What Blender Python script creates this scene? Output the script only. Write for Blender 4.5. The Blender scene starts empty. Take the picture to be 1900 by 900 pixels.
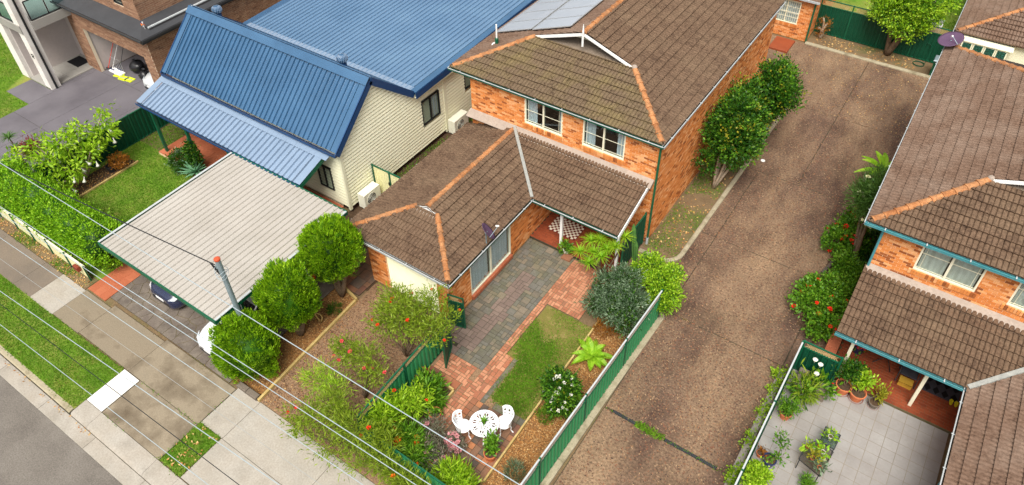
import bpy, bmesh, math, random
import numpy as np
from mathutils import Matrix, Vector
random.seed(7); RNG = np.random.default_rng(7)
scene = bpy.context.scene
COL = scene.collection
R = math.radians

# ------------------------------------------------------------------ camera
CAM_H = 21.5
def cam_axes(pitch, yaw, roll):
    cy, sy, cp, sp = math.cos(yaw), math.sin(yaw), math.cos(pitch), math.sin(pitch)
    f = Vector((sy*cp, cy*cp, -sp)); r = Vector((cy, -sy, 0)); d = f.cross(r)
    c, s = math.cos(roll), math.sin(roll)
    return r*c + d*s, d*c - r*s, f
cr, cd, cf = cam_axes(R(41.326), R(-34.863), R(1.101))
cam = bpy.data.cameras.new('camera'); camo = bpy.data.objects.new('camera', cam); COL.objects.link(camo)
cam.sensor_width = 36; cam.lens = 1363.6/1900*36; cam.shift_y = -105/1900
cam.clip_start = .5; cam.clip_end = 1500
camo.matrix_world = Matrix(((cr.x, -cd.x, -cf.x, 0), (cr.y, -cd.y, -cf.y, 0), (cr.z, -cd.z, -cf.z, CAM_H), (0, 0, 0, 1)))
scene.camera = camo
CAMP = Vector((0, 0, CAM_H))

# ------------------------------------------------------------------ sky, sun, exposure (bright overcast)
SUN_EL, SUN_AZ = R(60), R(160)          # azimuth measured from +Y towards +X
w = bpy.data.worlds.new('World'); scene.world = w; w.use_nodes = True
nt = w.node_tree; nt.nodes.clear()
sky = nt.nodes.new('ShaderNodeTexSky'); sky.sky_type = 'NISHITA'; sky.sun_disc = False
sky.sun_elevation = SUN_EL; sky.sun_rotation = SUN_AZ; sky.air_density = 1.0; sky.dust_density = 4.0; sky.ozone_density = 1.0
hs = nt.nodes.new('ShaderNodeHueSaturation'); hs.inputs['Saturation'].default_value = .10
bg = nt.nodes.new('ShaderNodeBackground'); bg.inputs['Strength'].default_value = .06
ow = nt.nodes.new('ShaderNodeOutputWorld')
nt.links.new(sky.outputs[0], hs.inputs['Color']); nt.links.new(hs.outputs[0], bg.inputs['Color']); nt.links.new(bg.outputs[0], ow.inputs['Surface'])
sun = bpy.data.lights.new('sun', 'SUN'); sun.energy = 1.5; sun.angle = R(34); sun.color = (1, .94, .84)
suno = bpy.data.objects.new('sun', sun); COL.objects.link(suno)
sd = Vector((math.sin(SUN_AZ)*math.cos(SUN_EL), math.cos(SUN_AZ)*math.cos(SUN_EL), math.sin(SUN_EL)))
suno.rotation_euler = sd.to_track_quat('Z', 'Y').to_euler(); suno.location = (0, 0, 40)
vs = scene.view_settings; vs.view_transform = 'Standard'; vs.look = 'None'; vs.gamma = 1; vs.use_curve_mapping = False
vs.exposure = 1.42

# ------------------------------------------------------------------ materials
def lin(c):
    c = [x/255 for x in c]
    return tuple((x/12.92 if x <= .04045 else ((x+.055)/1.055)**2.4) for x in c)+(1,)
MATS = {}
def mat(name, cols, scale=5., rough=.8, bump=0., bscale=60., rnd=0., fine=0., fscale=90., stain=None, sscale=.5, samt=.5, spec=.3, metal=0., trans=0., detail=5., pos=None, hardstain=.12, coat=0., stretch=None):
    m = bpy.data.materials.new(name); m.use_nodes = True; nt = m.node_tree; N = nt.nodes; L = nt.links
    b = N['Principled BSDF']; b.inputs['Roughness'].default_value = rough; b.inputs['Specular IOR Level'].default_value = spec; b.inputs['Metallic'].default_value = metal
    if coat: b.inputs['Coat Weight'].default_value = coat; b.inputs['Coat Roughness'].default_value = .08
    def math_(op, a, c):
        n = N.new('ShaderNodeMath'); n.operation = op
        for i, x in enumerate((a, c)):
            if isinstance(x, (int, float)): n.inputs[i].default_value = x
            elif x is not None: L.new(x, n.inputs[i])
        return n.outputs[0]
    g = N.new('ShaderNodeNewGeometry')
    def noise(sc, det=detail):
        n = N.new('ShaderNodeTexNoise'); n.inputs['Scale'].default_value = sc; n.inputs['Detail'].default_value = det; n.inputs['Roughness'].default_value = .6
        L.new(g.outputs['Position'], n.inputs['Vector']); return n.outputs['Fac']
    # stretch noise around .5 so the whole ramp is used
    v = math_('ADD', math_('MULTIPLY', math_('SUBTRACT', noise(scale), .5), 2.2), .5)
    if rnd:
        o = N.new('ShaderNodeObjectInfo')
        r = math_('FRACT', math_('ADD', g.outputs['Random Per Island'], o.outputs['Random']), None)
        v = math_('ADD', math_('MULTIPLY', v, 1-rnd), math_('MULTIPLY', r, rnd))
    cr_ = N.new('ShaderNodeValToRGB'); e = cr_.color_ramp.elements
    while len(e) < len(cols): e.new(.5)
    for i, c in enumerate(cols):
        p = pos[i] if pos else (i/(len(cols)-1) if len(cols) > 1 else 0)
        e[i].position = p; e[i].color = lin(c)
    if len(cols) == 1: e[1].color = lin(cols[0])
    L.new(v, cr_.inputs['Fac']); c = cr_.outputs['Color']
    if stain:
        sn = N.new('ShaderNodeMapRange'); sn.inputs['From Min'].default_value = .5-hardstain+ (0.06); sn.inputs['From Max'].default_value = .5+hardstain+.06; sn.inputs['To Max'].default_value = samt
        nz = noise(sscale, 6)
        if stretch:
            vm = N.new('ShaderNodeVectorMath'); vm.operation = 'MULTIPLY'; vm.inputs[1].default_value = stretch; L.new(g.outputs['Position'], vm.inputs[0]); L.new(vm.outputs[0], nz.node.inputs['Vector'])
        L.new(nz, sn.inputs['Value'])
        mx = N.new('ShaderNodeMix'); mx.data_type = 'RGBA'; L.new(sn.outputs[0], mx.inputs['Factor']); L.new(c, mx.inputs['A']); mx.inputs['B'].default_value = lin(stain); c = mx.outputs['Result']
    if fine:
        h = N.new('ShaderNodeHueSaturation'); L.new(c, h.inputs['Color'])
        L.new(math_('ADD', math_('MULTIPLY', math_('SUBTRACT', noise(fscale, 2), .5), fine*3), 1.0), h.inputs['Value']); c = h.outputs[0]
    L.new(c, b.inputs['Base Color'])
    if bump:
        bn = N.new('ShaderNodeBump'); bn.inputs['Strength'].default_value = min(1, bump); bn.inputs['Distance'].default_value = .02*bump
        L.new(noise(bscale, 3), bn.inputs['Height']); L.new(bn.outputs[0], b.inputs['Normal'])
    if trans:
        t = N.new('ShaderNodeBsdfTranslucent'); L.new(c, t.inputs['Color']); ms = N.new('ShaderNodeMixShader'); ms.inputs[0].default_value = trans
        L.new(b.outputs[0], ms.inputs[1]); L.new(t.outputs[0], ms.inputs[2]); L.new(ms.outputs[0], N['Material Output'].inputs['Surface'])
    MATS[name] = m
    return m
def glassmat(name, tint, alpha, rough=.03):
    m = bpy.data.materials.new(name); m.use_nodes = True; nt = m.node_tree; N = nt.nodes; L = nt.links; N.clear()
    o = N.new('ShaderNodeOutputMaterial'); t = N.new('ShaderNodeBsdfTransparent'); t.inputs[0].default_value = lin(tint)
    g = N.new('ShaderNodeBsdfGlossy'); g.inputs['Roughness'].default_value = rough; g.inputs[0].default_value = (.9, .95, 1, 1)
    f = N.new('ShaderNodeLayerWeight'); f.inputs[0].default_value = .5
    q = N.new('ShaderNodeMath'); q.operation = 'POWER'; q.inputs[1].default_value = 4; L.new(f.outputs['Facing'], q.inputs[0])
    a = N.new('ShaderNodeMath'); a.operation = 'MULTIPLY_ADD'; a.inputs[1].default_value = .8; a.inputs[2].default_value = alpha; L.new(q.outputs[0], a.inputs[0])
    mx = N.new('ShaderNodeMixShader'); L.new(a.outputs[0], mx.inputs[0]); L.new(t.outputs[0], mx.inputs[1]); L.new(g.outputs[0], mx.inputs[2]); L.new(mx.outputs[0], o.inputs[0])
    MATS[name] = m; return m

# brick and roofs
mat('brick', [(136,78,44),(164,94,48),(210,128,66),(222,144,80),(204,120,58),(234,174,120),(226,154,94)], 1.2, .85, .3, 80, rnd=.92, fine=.12, fscale=60, pos=[0,.13,.22,.5,.68,.84,1])
mat('mortar', [(238,196,158),(246,212,178)], 6, .9, .4, 120, fine=.1)
mat('brick_brown', [(118,88,70),(156,120,96),(142,106,84),(172,136,110),(108,80,66)], 1.2, .85, .3, 80, rnd=.85, fine=.12)
mat('mortar_cream', [(226,210,184),(238,222,198)], 6, .9, .3, 120)
TILE = [(60,45,35),(87,67,52),(101,80,63),(110,88,70),(76,58,45)]
mat('roof_tile', TILE, 7, .85, .5, 70, rnd=.3, fine=.3, fscale=14, stain=(128,108,86), sscale=.9, samt=.3)
mat('roof_tile_mossy', [(68,54,41),(92,75,58),(110,93,73),(101,83,66),(80,65,50)], 7, .85, .6, 60, rnd=.3, fine=.36, fscale=14, stain=(134,122,70), sscale=1.1, samt=.32)
mat('roof_tile_pale', [(80,60,48),(106,83,68),(117,94,79),(94,73,60)], 7, .85, .5, 70, rnd=.3, fine=.3, fscale=14, stain=(152,134,120), sscale=.8, samt=.35)
mat('ridge_cap', [(136,84,50),(164,108,66),(186,132,88),(150,92,56)], 4, .85, .5, 40, rnd=.4, fine=.35, fscale=18, stain=(120,92,70), sscale=3, samt=.6)
mat('roof_deck', [(52,44,40),(66,56,50)], 4, .95)
mat('flashing', [(150,136,124),(170,156,144)], 6, .7, .3, 40, fine=.15, fscale=20, stain=(150,138,128), sscale=2, samt=.5)
mat('lead', [(160,160,154),(140,142,138)], 8, .6, .4, 30, fine=.2, fscale=12)
mat('rubble', [(96,84,72),(140,126,112),(116,100,84)], 40, .95, .9, 60, fine=.5, fscale=40)
mat('gutter_inside', [(50,46,42),(84,72,58)], 5, .9, .3, 40)
mat('gutter_pale', [(172,178,180),(190,194,196)], 4, .5, spec=.5)
mat('gutter_teal', [(60,130,140),(88,150,156)], 4, .5)
mat('gutter_green', [(16,74,58),(30,92,72)], 4, .5)
mat('blue_roof', [(44,82,116),(52,92,128),(60,100,136)], .6, .26, spec=.8, coat=.35, stain=(84,120,154), sscale=.35, samt=.25, hardstain=.3, fine=.05, fscale=3)
mat('blue_pale', [(122,142,166),(134,154,178)], .6, .26, spec=.8, coat=.35, fine=.05, fscale=3)  # lighter copy of the roof blue, standing in for sky reflection on the verandah
mat('blue_sky_sheen', [(82,114,146),(88,120,152),(96,128,158)], .6, .26, spec=.8, coat=.35, stain=(136,164,190), sscale=.35, samt=.2, hardstain=.3)  # same roof paint lightened to imitate sky glancing off the rear roof
mat('blue_fascia', [(22,60,104),(28,68,114)], .8, .45, spec=.5)
mat('cream_board', [(244,242,210),(248,246,218)], .7, .6, fine=.04, fscale=4)
mat('cream_trim', [(244,242,212)], 1, .5)
mat('cream_sheet', [(222,218,168),(232,228,180)], 1, .55, fine=.06, fscale=5)
mat('carport_sheet', [(166,161,153),(175,170,163),(182,178,171)], .5, .5, spec=.4, stain=(156,146,134), sscale=.7, samt=.3, hardstain=.25)
mat('green_metal', [(8,82,56),(14,96,66)], 1, .45, spec=.5, fine=.06, fscale=8)
mat('green_sheet', [(50,132,84),(64,150,98)], 1, .5, spec=.4, fine=.08, fscale=8)
mat('green_dark_sheet', [(4,66,44),(10,78,54)], 1, .5, spec=.4, fine=.08, fscale=8)
mat('white_paint', [(232,232,230),(242,242,240)], 3, .5, fine=.04, fscale=20)
mat('white_iron', [(240,240,242),(248,248,250)], 3, .4, spec=.5)
mat('frame_cream', [(238,232,206)], 3, .45, spec=.5)
mat('frame_black', [(24,26,28)], 3, .45, spec=.5)
mat('curtain', [(242,246,250),(226,232,240)], 6, .9, trans=.15)
mat('curtain_beige', [(240,236,226),(216,210,198)], 6, .9, trans=.1)
mat('dark_room', [(40,34,32)], 3, .9)
mat('render_grey', [(196,186,182),(206,196,192)], .8, .85, fine=.06, fscale=8)
mat('render_white', [(232,226,220),(240,236,230)], .8, .85, fine=.06, fscale=8, stain=(200,190,180), sscale=1.2, samt=.4)
mat('slab_grey', [(150,148,142),(164,160,154)], 1, .85, fine=.08)
mat('charcoal', [(56,58,62),(68,70,74)], 1, .55, fine=.08, fscale=6, spec=.4)
mat('door_white', [(222,222,224)], 2, .6)
# ground
mat('earth', [(96,80,58),(120,100,74),(84,92,48)], .6, .95, .8, 30, fine=.3, fscale=18)
mat('asphalt', [(104,98,92),(118,112,105),(128,122,115)], .8, .95, .5, 90, fine=.4, fscale=24, stain=(92,86,80), sscale=.5, samt=.5, hardstain=.25)
mat('concrete_light', [(152,147,138),(168,162,153),(138,132,122)], .8, .9, .3, 60, rnd=.25, fine=.2, fscale=18, stain=(152,138,120), sscale=1.0, samt=.45, hardstain=.25)
mat('concrete_white', [(222,219,213),(232,230,225)], 1, .85, .1, 60, fine=.05)
mat('concrete_stain', [(118,108,92),(146,134,115),(104,94,79)], .9, .92, .4, 60, rnd=.25, fine=.2, fscale=24, stain=(92,78,62), sscale=.9, samt=.6, hardstain=.2)
mat('concrete_brown', [(108,98,88),(122,111,100)], .9, .92, .4, 60, rnd=.3, fine=.18, fscale=24, stain=(136,120,102), sscale=.8, samt=.4)
mat('kerb', [(148,138,116),(168,158,134),(132,122,100)], 2, .9, .5, 40, rnd=.2, fine=.2, fscale=20, stain=(120,110,84), sscale=2, samt=.5)
mat('aggregate', [(52,40,34),(84,65,54),(104,83,69),(66,50,43)], .4, .92, .8, 60, rnd=.1, fine=.7, fscale=13, stain=(176,148,116), sscale=.42, samt=.6, hardstain=.16, stretch=(1.2,.4,1))
mat('pebble', [(160,120,80),(56,42,42),(132,86,62),(46,37,39),(172,142,110),(84,58,50),(146,96,68)], 3, .7, rnd=1.)
mat('driveway_dark', [(84,80,86),(98,94,100),(108,104,110)], .5, .7, .2, 60, fine=.08, fscale=20, stain=(126,122,127), sscale=.4, samt=.5, hardstain=.25)
mat('crazy_stone', [(80,72,66),(98,89,82),(110,100,92),(88,80,76)], 1, .85, .4, 40, rnd=.4, fine=.2, fscale=16, stain=(150,140,126), sscale=1.2, samt=.4)
mat('joint_dark', [(58,54,44),(74,70,54)], 4, .95)
mat('joint_tan', [(116,100,76),(92,88,58)], 4, .95, fine=.3)
mat('terracotta_tile', [(160,86,58),(172,98,68),(184,110,80)], 2, .75, rnd=.5, fine=.08)
mat('porch_tile', [(126,58,34),(146,72,42),(112,50,30)], 2, .6, rnd=.6, fine=.1, spec=.4)
mat('grey_tile', [(146,143,140),(156,153,150),(164,161,158)], .7, .65, rnd=.4, fine=.06, fscale=14, stain=(122,113,108), sscale=.6, samt=.7, hardstain=.2)
mat('slate_paver', [(86,84,78),(112,108,100),(96,92,82),(128,116,100),(74,74,70)], 1.4, .8, .4, 40, rnd=.75, fine=.22, fscale=18, stain=(96,100,66), sscale=1.5, samt=.4)
mat('pink_paver', [(128,110,100),(114,98,90),(138,120,109)], 3, .85, .4, 60, rnd=.5, fine=.3, fscale=40)
mat('brick_paver', [(174,116,88),(190,134,104),(160,100,74),(142,102,82)], 2, .85, .4, 50, rnd=.7, fine=.2, fscale=24)
mat('mixed_paver', [(160,92,62),(132,98,76),(102,90,80),(176,116,78),(84,78,72),(146,84,58)], 2, .85, .4, 50, rnd=.9, fine=.18, fscale=24)
mat('mulch', [(128,90,50),(160,114,66),(104,72,44),(178,136,86)], 14, .95, .9, 50, fine=.5, fscale=30)
mat('chip', [(186,138,78),(142,94,52),(206,170,116),(104,72,46),(170,116,62)], 3, .9, rnd=1.)
mat('gravel', [(124,98,76),(146,117,90),(106,83,64)], 10, .95, .9, 50, fine=.5, fscale=30)
mat('leaf_litter', [(190,146,84),(160,104,56),(214,180,120),(120,84,48)], 3, .9, rnd=1.)
mat('timber_edge', [(196,172,112),(178,152,96),(206,184,128)], 4, .85, .4, 30, fine=.2, fscale=20)
mat('soil', [(70,54,40),(92,72,54)], 12, .95, .9, 60, fine=.4)
mat('dry_lawn', [(128,112,66),(112,108,52),(150,130,84)], 2.5, .95, .6, 60, fine=.4, fscale=30)
mat('lawn_base', [(74,104,26),(98,130,36),(120,128,52)], 1.2, .95, .6, 60, fine=.4, fscale=30, stain=(150,138,78), sscale=.9, samt=.5)
mat('grass', [(58,100,14),(88,136,22),(114,158,34),(146,168,54)], 1.0, .7, rnd=.45, trans=.25)
mat('grass_dry', [(120,122,40),(160,140,76),(100,124,30),(180,160,96)], 1.0, .8, rnd=.5, trans=.2)
# foliage
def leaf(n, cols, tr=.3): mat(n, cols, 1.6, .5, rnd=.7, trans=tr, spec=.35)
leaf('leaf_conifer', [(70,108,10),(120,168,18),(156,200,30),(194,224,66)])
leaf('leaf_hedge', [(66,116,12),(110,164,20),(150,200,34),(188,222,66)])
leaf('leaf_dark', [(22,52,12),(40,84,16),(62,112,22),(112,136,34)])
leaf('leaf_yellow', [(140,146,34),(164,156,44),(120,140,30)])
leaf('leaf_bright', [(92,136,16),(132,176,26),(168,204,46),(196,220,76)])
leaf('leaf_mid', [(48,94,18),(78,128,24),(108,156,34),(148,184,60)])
leaf('leaf_bottle', [(84,112,20),(120,146,30),(150,172,48),(104,130,28)])
leaf('leaf_olive', [(52,78,48),(84,110,76),(120,144,110),(160,178,148)])
leaf('leaf_needle', [(50,88,30),(74,112,40),(104,140,60)])
leaf('leaf_palm', [(110,160,20),(140,190,34),(170,206,60)])
leaf('leaf_red', [(120,40,44),(150,60,60),(96,30,40)])
leaf('leaf_grey', [(96,104,84),(128,130,104),(150,120,120)])
leaf('leaf_brown', [(150,90,30),(176,116,40),(120,74,26)])
leaf('succulent', [(96,150,110),(126,176,136),(80,130,96)], .1)
mat('bark', [(92,74,58),(120,100,80),(70,56,44)], 6, .95, .9, 30, fine=.3, fscale=20)
mat('bark_pale', [(176,160,140),(150,132,110)], 6, .95, .6, 30, fine=.3, fscale=20)
mat('petal_red', [(232,40,24),(244,70,40)], 3, .6, rnd=.8, trans=.2)
mat('petal_pink', [(226,56,80),(240,100,110)], 3, .6, rnd=.8, trans=.2)
mat('petal_rose', [(206,140,146),(226,170,172)], 3, .6, rnd=.8, trans=.2)
mat('petal_orange', [(244,110,24),(250,140,40)], 3, .6, rnd=.8, trans=.2)
mat('petal_white', [(246,244,232),(250,248,240)], 3, .6, rnd=.8, trans=.2)
mat('petal_cream', [(226,226,176),(240,238,200)], 3, .6, rnd=.8, trans=.2)
mat('cactus', [(66,106,48),(84,124,58)], 4, .7, fine=.1)
mat('pot_terracotta', [(190,104,66),(206,124,84)], 4, .8, fine=.12)
mat('pot_rust', [(120,52,36),(140,66,46)], 4, .8, fine=.12)
mat('pot_white', [(226,222,212)], 4, .7)
mat('pot_dark', [(46,46,50)], 4, .6)
mat('pot_blue', [(36,50,92)], 4, .4, spec=.5)
# misc
mat('galv', [(120,138,146),(140,156,162)], 3, .45, spec=.5, metal=.2, fine=.06)
mat('rust_cap', [(190,84,54)], 3, .8)
mat('cable_dark', [(34,36,40)], 3, .6)
mat('cable_pale', [(160,172,178)], 3, .5)  # pale tone of the street wires stands in for reflected sky
mat('cable_grey', [(150,154,154)], 3, .5)
mat('dish', [(84,62,88),(96,74,98)], 4, .6, fine=.06)
mat('solar_cell', [(176,186,200),(188,196,208)], 2, .15, spec=1., coat=1.)  # pale base colour paints in the sky reflected by the cells
mat('alu', [(206,210,214)], 3, .35, metal=.6)
mat('car_blue', [(20,30,60),(28,40,74)], 1, .18, spec=.6, coat=1.)
mat('car_white', [(236,238,242)], 1, .2, spec=.6, coat=1.)
mat('car_silver', [(206,210,212)], 1, .25, spec=.6, coat=1.)
mat('car_glass', [(18,22,28)], 1, .06, spec=.8)
mat('chrome', [(210,212,216)], 1, .15, metal=.9)
mat('rubber', [(26,26,26)], 4, .8)
mat('lamp_lens', [(220,226,232)], 1, .1, spec=.8)
mat('plastic_black', [(24,24,28),(36,36,40)], 8, .35, spec=.5)
mat('hivis', [(206,222,30),(220,232,60)], 8, .7)
mat('teal_plastic', [(40,120,110)], 4, .5)
mat('card', [(206,162,60)], 4, .8)
mat('ac_cream', [(226,224,206),(234,232,216)], 2, .5)
mat('rug_dark', [(58,58,66),(70,70,78)], 8, .95, fine=.1)
mat('rug_black', [(22,22,26)], 8, .95)
mat('mat_red', [(112,44,34)], 6, .95); mat('mat_cream', [(226,216,196)], 6, .95)
mat('yellow_toy', [(220,206,40)], 4, .5)
mat('lattice_tan', [(176,150,104),(196,172,124)], 6, .8, rnd=.4)
mat('brown_frame', [(60,40,34)], 3, .5)
glassmat('glass', (236,242,242), .06); glassmat('glass_frost', (168,206,206), .12, .25); glassmat('glass_table', (200,216,206), .14); glassmat('poly_sheet', (222,214,204), .10, .3)

# ------------------------------------------------------------------ builders
ORG = {}
class MB:
    def __init__(s): s.v = []; s.f = []
    def quad(s, *p):
        n = len(s.v); s.v += [tuple(q) for q in p]; s.f.append(tuple(range(n, n+len(p)))); return s
    def box(s, x0, x1, y0, y1, z0, z1):
        n = len(s.v)
        s.v += [(x0,y0,z0),(x1,y0,z0),(x1,y1,z0),(x0,y1,z0),(x0,y0,z1),(x1,y0,z1),(x1,y1,z1),(x0,y1,z1)]
        s.f += [tuple(n+i for i in q) for q in ((3,2,1,0),(4,5,6,7),(0,1,5,4),(1,2,6,5),(2,3,7,6),(3,0,4,7))]; return s
    def rbox(s, x0, x1, y0, y1, z0, z1, b=.01):          # box with chamfered top edge
        n = len(s.v)
        s.v += [(x0,y0,z0),(x1,y0,z0),(x1,y1,z0),(x0,y1,z0),(x0,y0,z1-b),(x1,y0,z1-b),(x1,y1,z1-b),(x0,y1,z1-b),(x0+b,y0+b,z1),(x1-b,y0+b,z1),(x1-b,y1-b,z1),(x0+b,y1-b,z1)]
        s.f += [tuple(n+i for i in q) for q in ((3,2,1,0),(0,1,5,4),(1,2,6,5),(2,3,7,6),(3,0,4,7),(4,5,9,8),(5,6,10,9),(6,7,11,10),(7,4,8,11),(8,9,10,11))]; return s
    def obox(s, c, d, w, h, L, up=(0,0,1)):              # box from point c along d, length L, width w (sideways), height h (up)
        d = Vector(d).normalized(); u = Vector(up); sd = d.cross(u).normalized(); u = sd.cross(d).normalized(); c = Vector(c); n = len(s.v)
        for a in (0, L):
            for p, q in ((-1,-1),(1,-1),(1,1),(-1,1)): s.v.append(tuple(c+d*a+sd*(p*w/2)+u*(q*h/2)))
        s.f += [tuple(n+i for i in q) for q in ((0,1,2,3),(7,6,5,4),(0,4,5,1),(1,5,6,2),(2,6,7,3),(3,7,4,0))]; return s
    def bar(s, a, b, w, h=None, up=(0,0,1)):
        a = Vector(a); b = Vector(b)
        if abs((b-a).normalized().dot(Vector(up))) > .99: up = (1,0,0)
        return s.obox(a, b-a, w, h or w, (b-a).length, up)
    def tube(s, pts, rad, n=8, cap=True):
        pts = [Vector(p) for p in pts]; k = len(pts)
        rad = rad if isinstance(rad, (list, tuple)) else [rad]*k
        base = len(s.v); prev = None
        for i, p in enumerate(pts):
            t = (pts[min(i+1, k-1)]-pts[max(i-1, 0)]).normalized()
            if prev is None: a = t.orthogonal().normalized()
            else: a = (prev - t*prev.dot(t)).normalized()
            prev = a; b = t.cross(a)
            for j in range(n):
                th = 2*math.pi*j/n; s.v.append(tuple(p+(a*math.cos(th)+b*math.sin(th))*rad[i]))
        for i in range(k-1):
            for j in range(n):
                j2 = (j+1) % n; s.f.append((base+i*n+j, base+i*n+j2, base+(i+1)*n+j2, base+(i+1)*n+j))
        if cap: s.f.append(tuple(base+j for j in range(n))[::-1]); s.f.append(tuple(base+(k-1)*n+j for j in range(n)))
        return s
    def lathe(s, prof, c=(0,0,0), n=20, capb=True, capt=False):
        base = len(s.v); k = len(prof)
        for r, z in prof:
            for j in range(n):
                th = 2*math.pi*j/n; s.v.append((c[0]+r*math.cos(th), c[1]+r*math.sin(th), c[2]+z))
        for i in range(k-1):
            for j in range(n):
                j2 = (j+1) % n; s.f.append((base+i*n+j, base+i*n+j2, base+(i+1)*n+j2, base+(i+1)*n+j))
        if capb: s.f.append(tuple(base+j for j in range(n))[::-1])
        if capt: s.f.append(tuple(base+(k-1)*n+j for j in range(n)))
        return s
    def prism(s, poly, z0, z1):                           # poly counter-clockwise in xy
        n = len(poly); b = len(s.v)
        s.v += [(p[0],p[1],z0) for p in poly]+[(p[0],p[1],z1) for p in poly]
        s.f.append(tuple(range(b+n-1, b-1, -1))); s.f.append(tuple(range(b+n, b+2*n)))
        for i in range(n): j = (i+1) % n; s.f.append((b+i, b+j, b+n+j, b+n+i))
        return s
    def extr(s, poly, d):                                 # 3d polygon extruded by vector d
        n = len(poly); b = len(s.v); d = Vector(d)
        s.v += [tuple(p) for p in poly]+[tuple(Vector(p)+d) for p in poly]
        s.f.append(tuple(range(b+n-1, b-1, -1))); s.f.append(tuple(range(b+n, b+2*n)))
        for i in range(n): j = (i+1) % n; s.f.append((b+i, b+j, b+n+j, b+n+i))
        return s
    def ball(s, c, r, n=10, m=7):
        rx, ry, rz = r if isinstance(r, (tuple, list)) else (r, r, r)
        prof = [(max(.001, math.sin(math.pi*i/m)), -math.cos(math.pi*i/m)) for i in range(m+1)]
        base = len(s.v)
        for a, z in prof:
            for j in range(n):
                th = 2*math.pi*j/n; s.v.append((c[0]+rx*a*math.cos(th), c[1]+ry*a*math.sin(th), c[2]+rz*z))
        for i in range(m):
            for j in range(n):
                j2 = (j+1) % n; s.f.append((base+i*n+j, base+i*n+j2, base+(i+1)*n+j2, base+(i+1)*n+j))
        return s
def root_org(p): return ORG.get(p.name, Vector((0,0,0))) if p else Vector((0,0,0))
def newobj(name, me, parent=None, loc=None):
    o = bpy.data.objects.new(name, me); COL.objects.link(o)
    if parent: o.parent = parent; ORG[o.name] = root_org(parent)
    else: ORG[o.name] = Vector(loc or (0,0,0)); o.location = ORG[o.name]
    return o
def mesh_from(mb, name, m, off, smooth=False):
    me = bpy.data.meshes.new(name)
    me.from_pydata([(a-off.x, b-off.y, c-off.z) for a, b, c in mb.v], [], mb.f); me.materials.append(MATS[m] if isinstance(m, str) else m)
    if smooth: me.polygons.foreach_set('use_smooth', [True]*len(me.polygons))
    me.update(); return me
def part(mb, name, m, parent=None, smooth=False, kind=None, loc=None, label=None):
    off = root_org(parent) if parent else Vector(loc or (0,0,0))
    o = newobj(name, mesh_from(mb, name, m, off, smooth), parent, loc)
    if kind: o['kind'] = kind
    if label: o['label'] = label
    return o
def thing(name, label, cat, loc=(0,0,0), group=None):
    o = newobj(name, None, None, loc); o.empty_display_size = .2; return tag(o, label, cat, group)
def tag(o, label, cat, group=None, kind=None):
    o['label'] = label; o['category'] = cat
    if group: o['group'] = group
    if kind: o['kind'] = kind
    return o
def struct(mb, name, m):
    o = part(mb, name, m); o['kind'] = 'structure'; return o
def inst(me, name, parent, M):
    o = bpy.data.objects.new(name, me); COL.objects.link(o); o.parent = parent
    o.matrix_basis = Matrix.Translation(-root_org(parent)) @ M; ORG[o.name] = root_org(parent); return o
def np_mesh(name, V, nq, m, off=Vector((0,0,0)), k=4):
    """V: (n*k,3) vertices of n separate k-gons"""
    me = bpy.data.meshes.new(name); V = np.asarray(V, np.float32) - np.array(off, np.float32)
    me.vertices.add(len(V)); me.vertices.foreach_set('co', V.ravel())
    me.loops.add(nq*k); me.loops.foreach_set('vertex_index', np.arange(nq*k, dtype=np.int32))
    me.polygons.add(nq); me.polygons.foreach_set('loop_start', np.arange(0, nq*k, k, dtype=np.int32)); me.polygons.foreach_set('loop_total', np.full(nq, k, np.int32))
    me.update(calc_edges=True); me.materials.append(MATS[m]); return me

def clip(poly, p, n):
    out = []
    for i in range(len(poly)):
        a, b = poly[i], poly[(i+1) % len(poly)]; da = (a[0]-p[0])*n[0]+(a[1]-p[1])*n[1]; db = (b[0]-p[0])*n[0]+(b[1]-p[1])*n[1]
        if da <= 1e-9: out.append(a)
        if da*db < -1e-12: t = da/(da-db); out.append((a[0]+(b[0]-a[0])*t, a[1]+(b[1]-a[1])*t))
    return out
# ---- walls of bricks: the wall runs along axis 'x' at y=c or along 'y' at x=c; out = +1/-1 outward side
def P3(ax, a, c, z): return (a, c, z) if ax == 'x' else (c, a, z)
def cut_rects(a0, a1, z0, z1, holes):
    zs = sorted({z0, z1} | {h[2] for h in holes if z0 < h[2] < z1} | {h[3] for h in holes if z0 < h[3] < z1}); out = []
    for lo, hi in zip(zs, zs[1:]):
        mid = (lo+hi)/2; segs = [(a0, a1)]
        for h in holes:
            if h[2] <= mid <= h[3]:
                ns = []
                for s, e in segs:
                    if h[0] > s: ns.append((s, min(e, h[0])))
                    if h[1] < e: ns.append((max(s, h[1]), e))
                segs = [q for q in ns if q[1]-q[0] > .001]
        out += [(s, e, lo, hi) for s, e in segs]
    return out
def wbox(mb, ax, a0, a1, c0, c1, z0, z1):
    c0, c1 = min(c0, c1), max(c0, c1)
    return mb.box(a0, a1, c0, c1, z0, z1) if ax == 'x' else mb.box(c0, c1, a0, a1, z0, z1)
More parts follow.
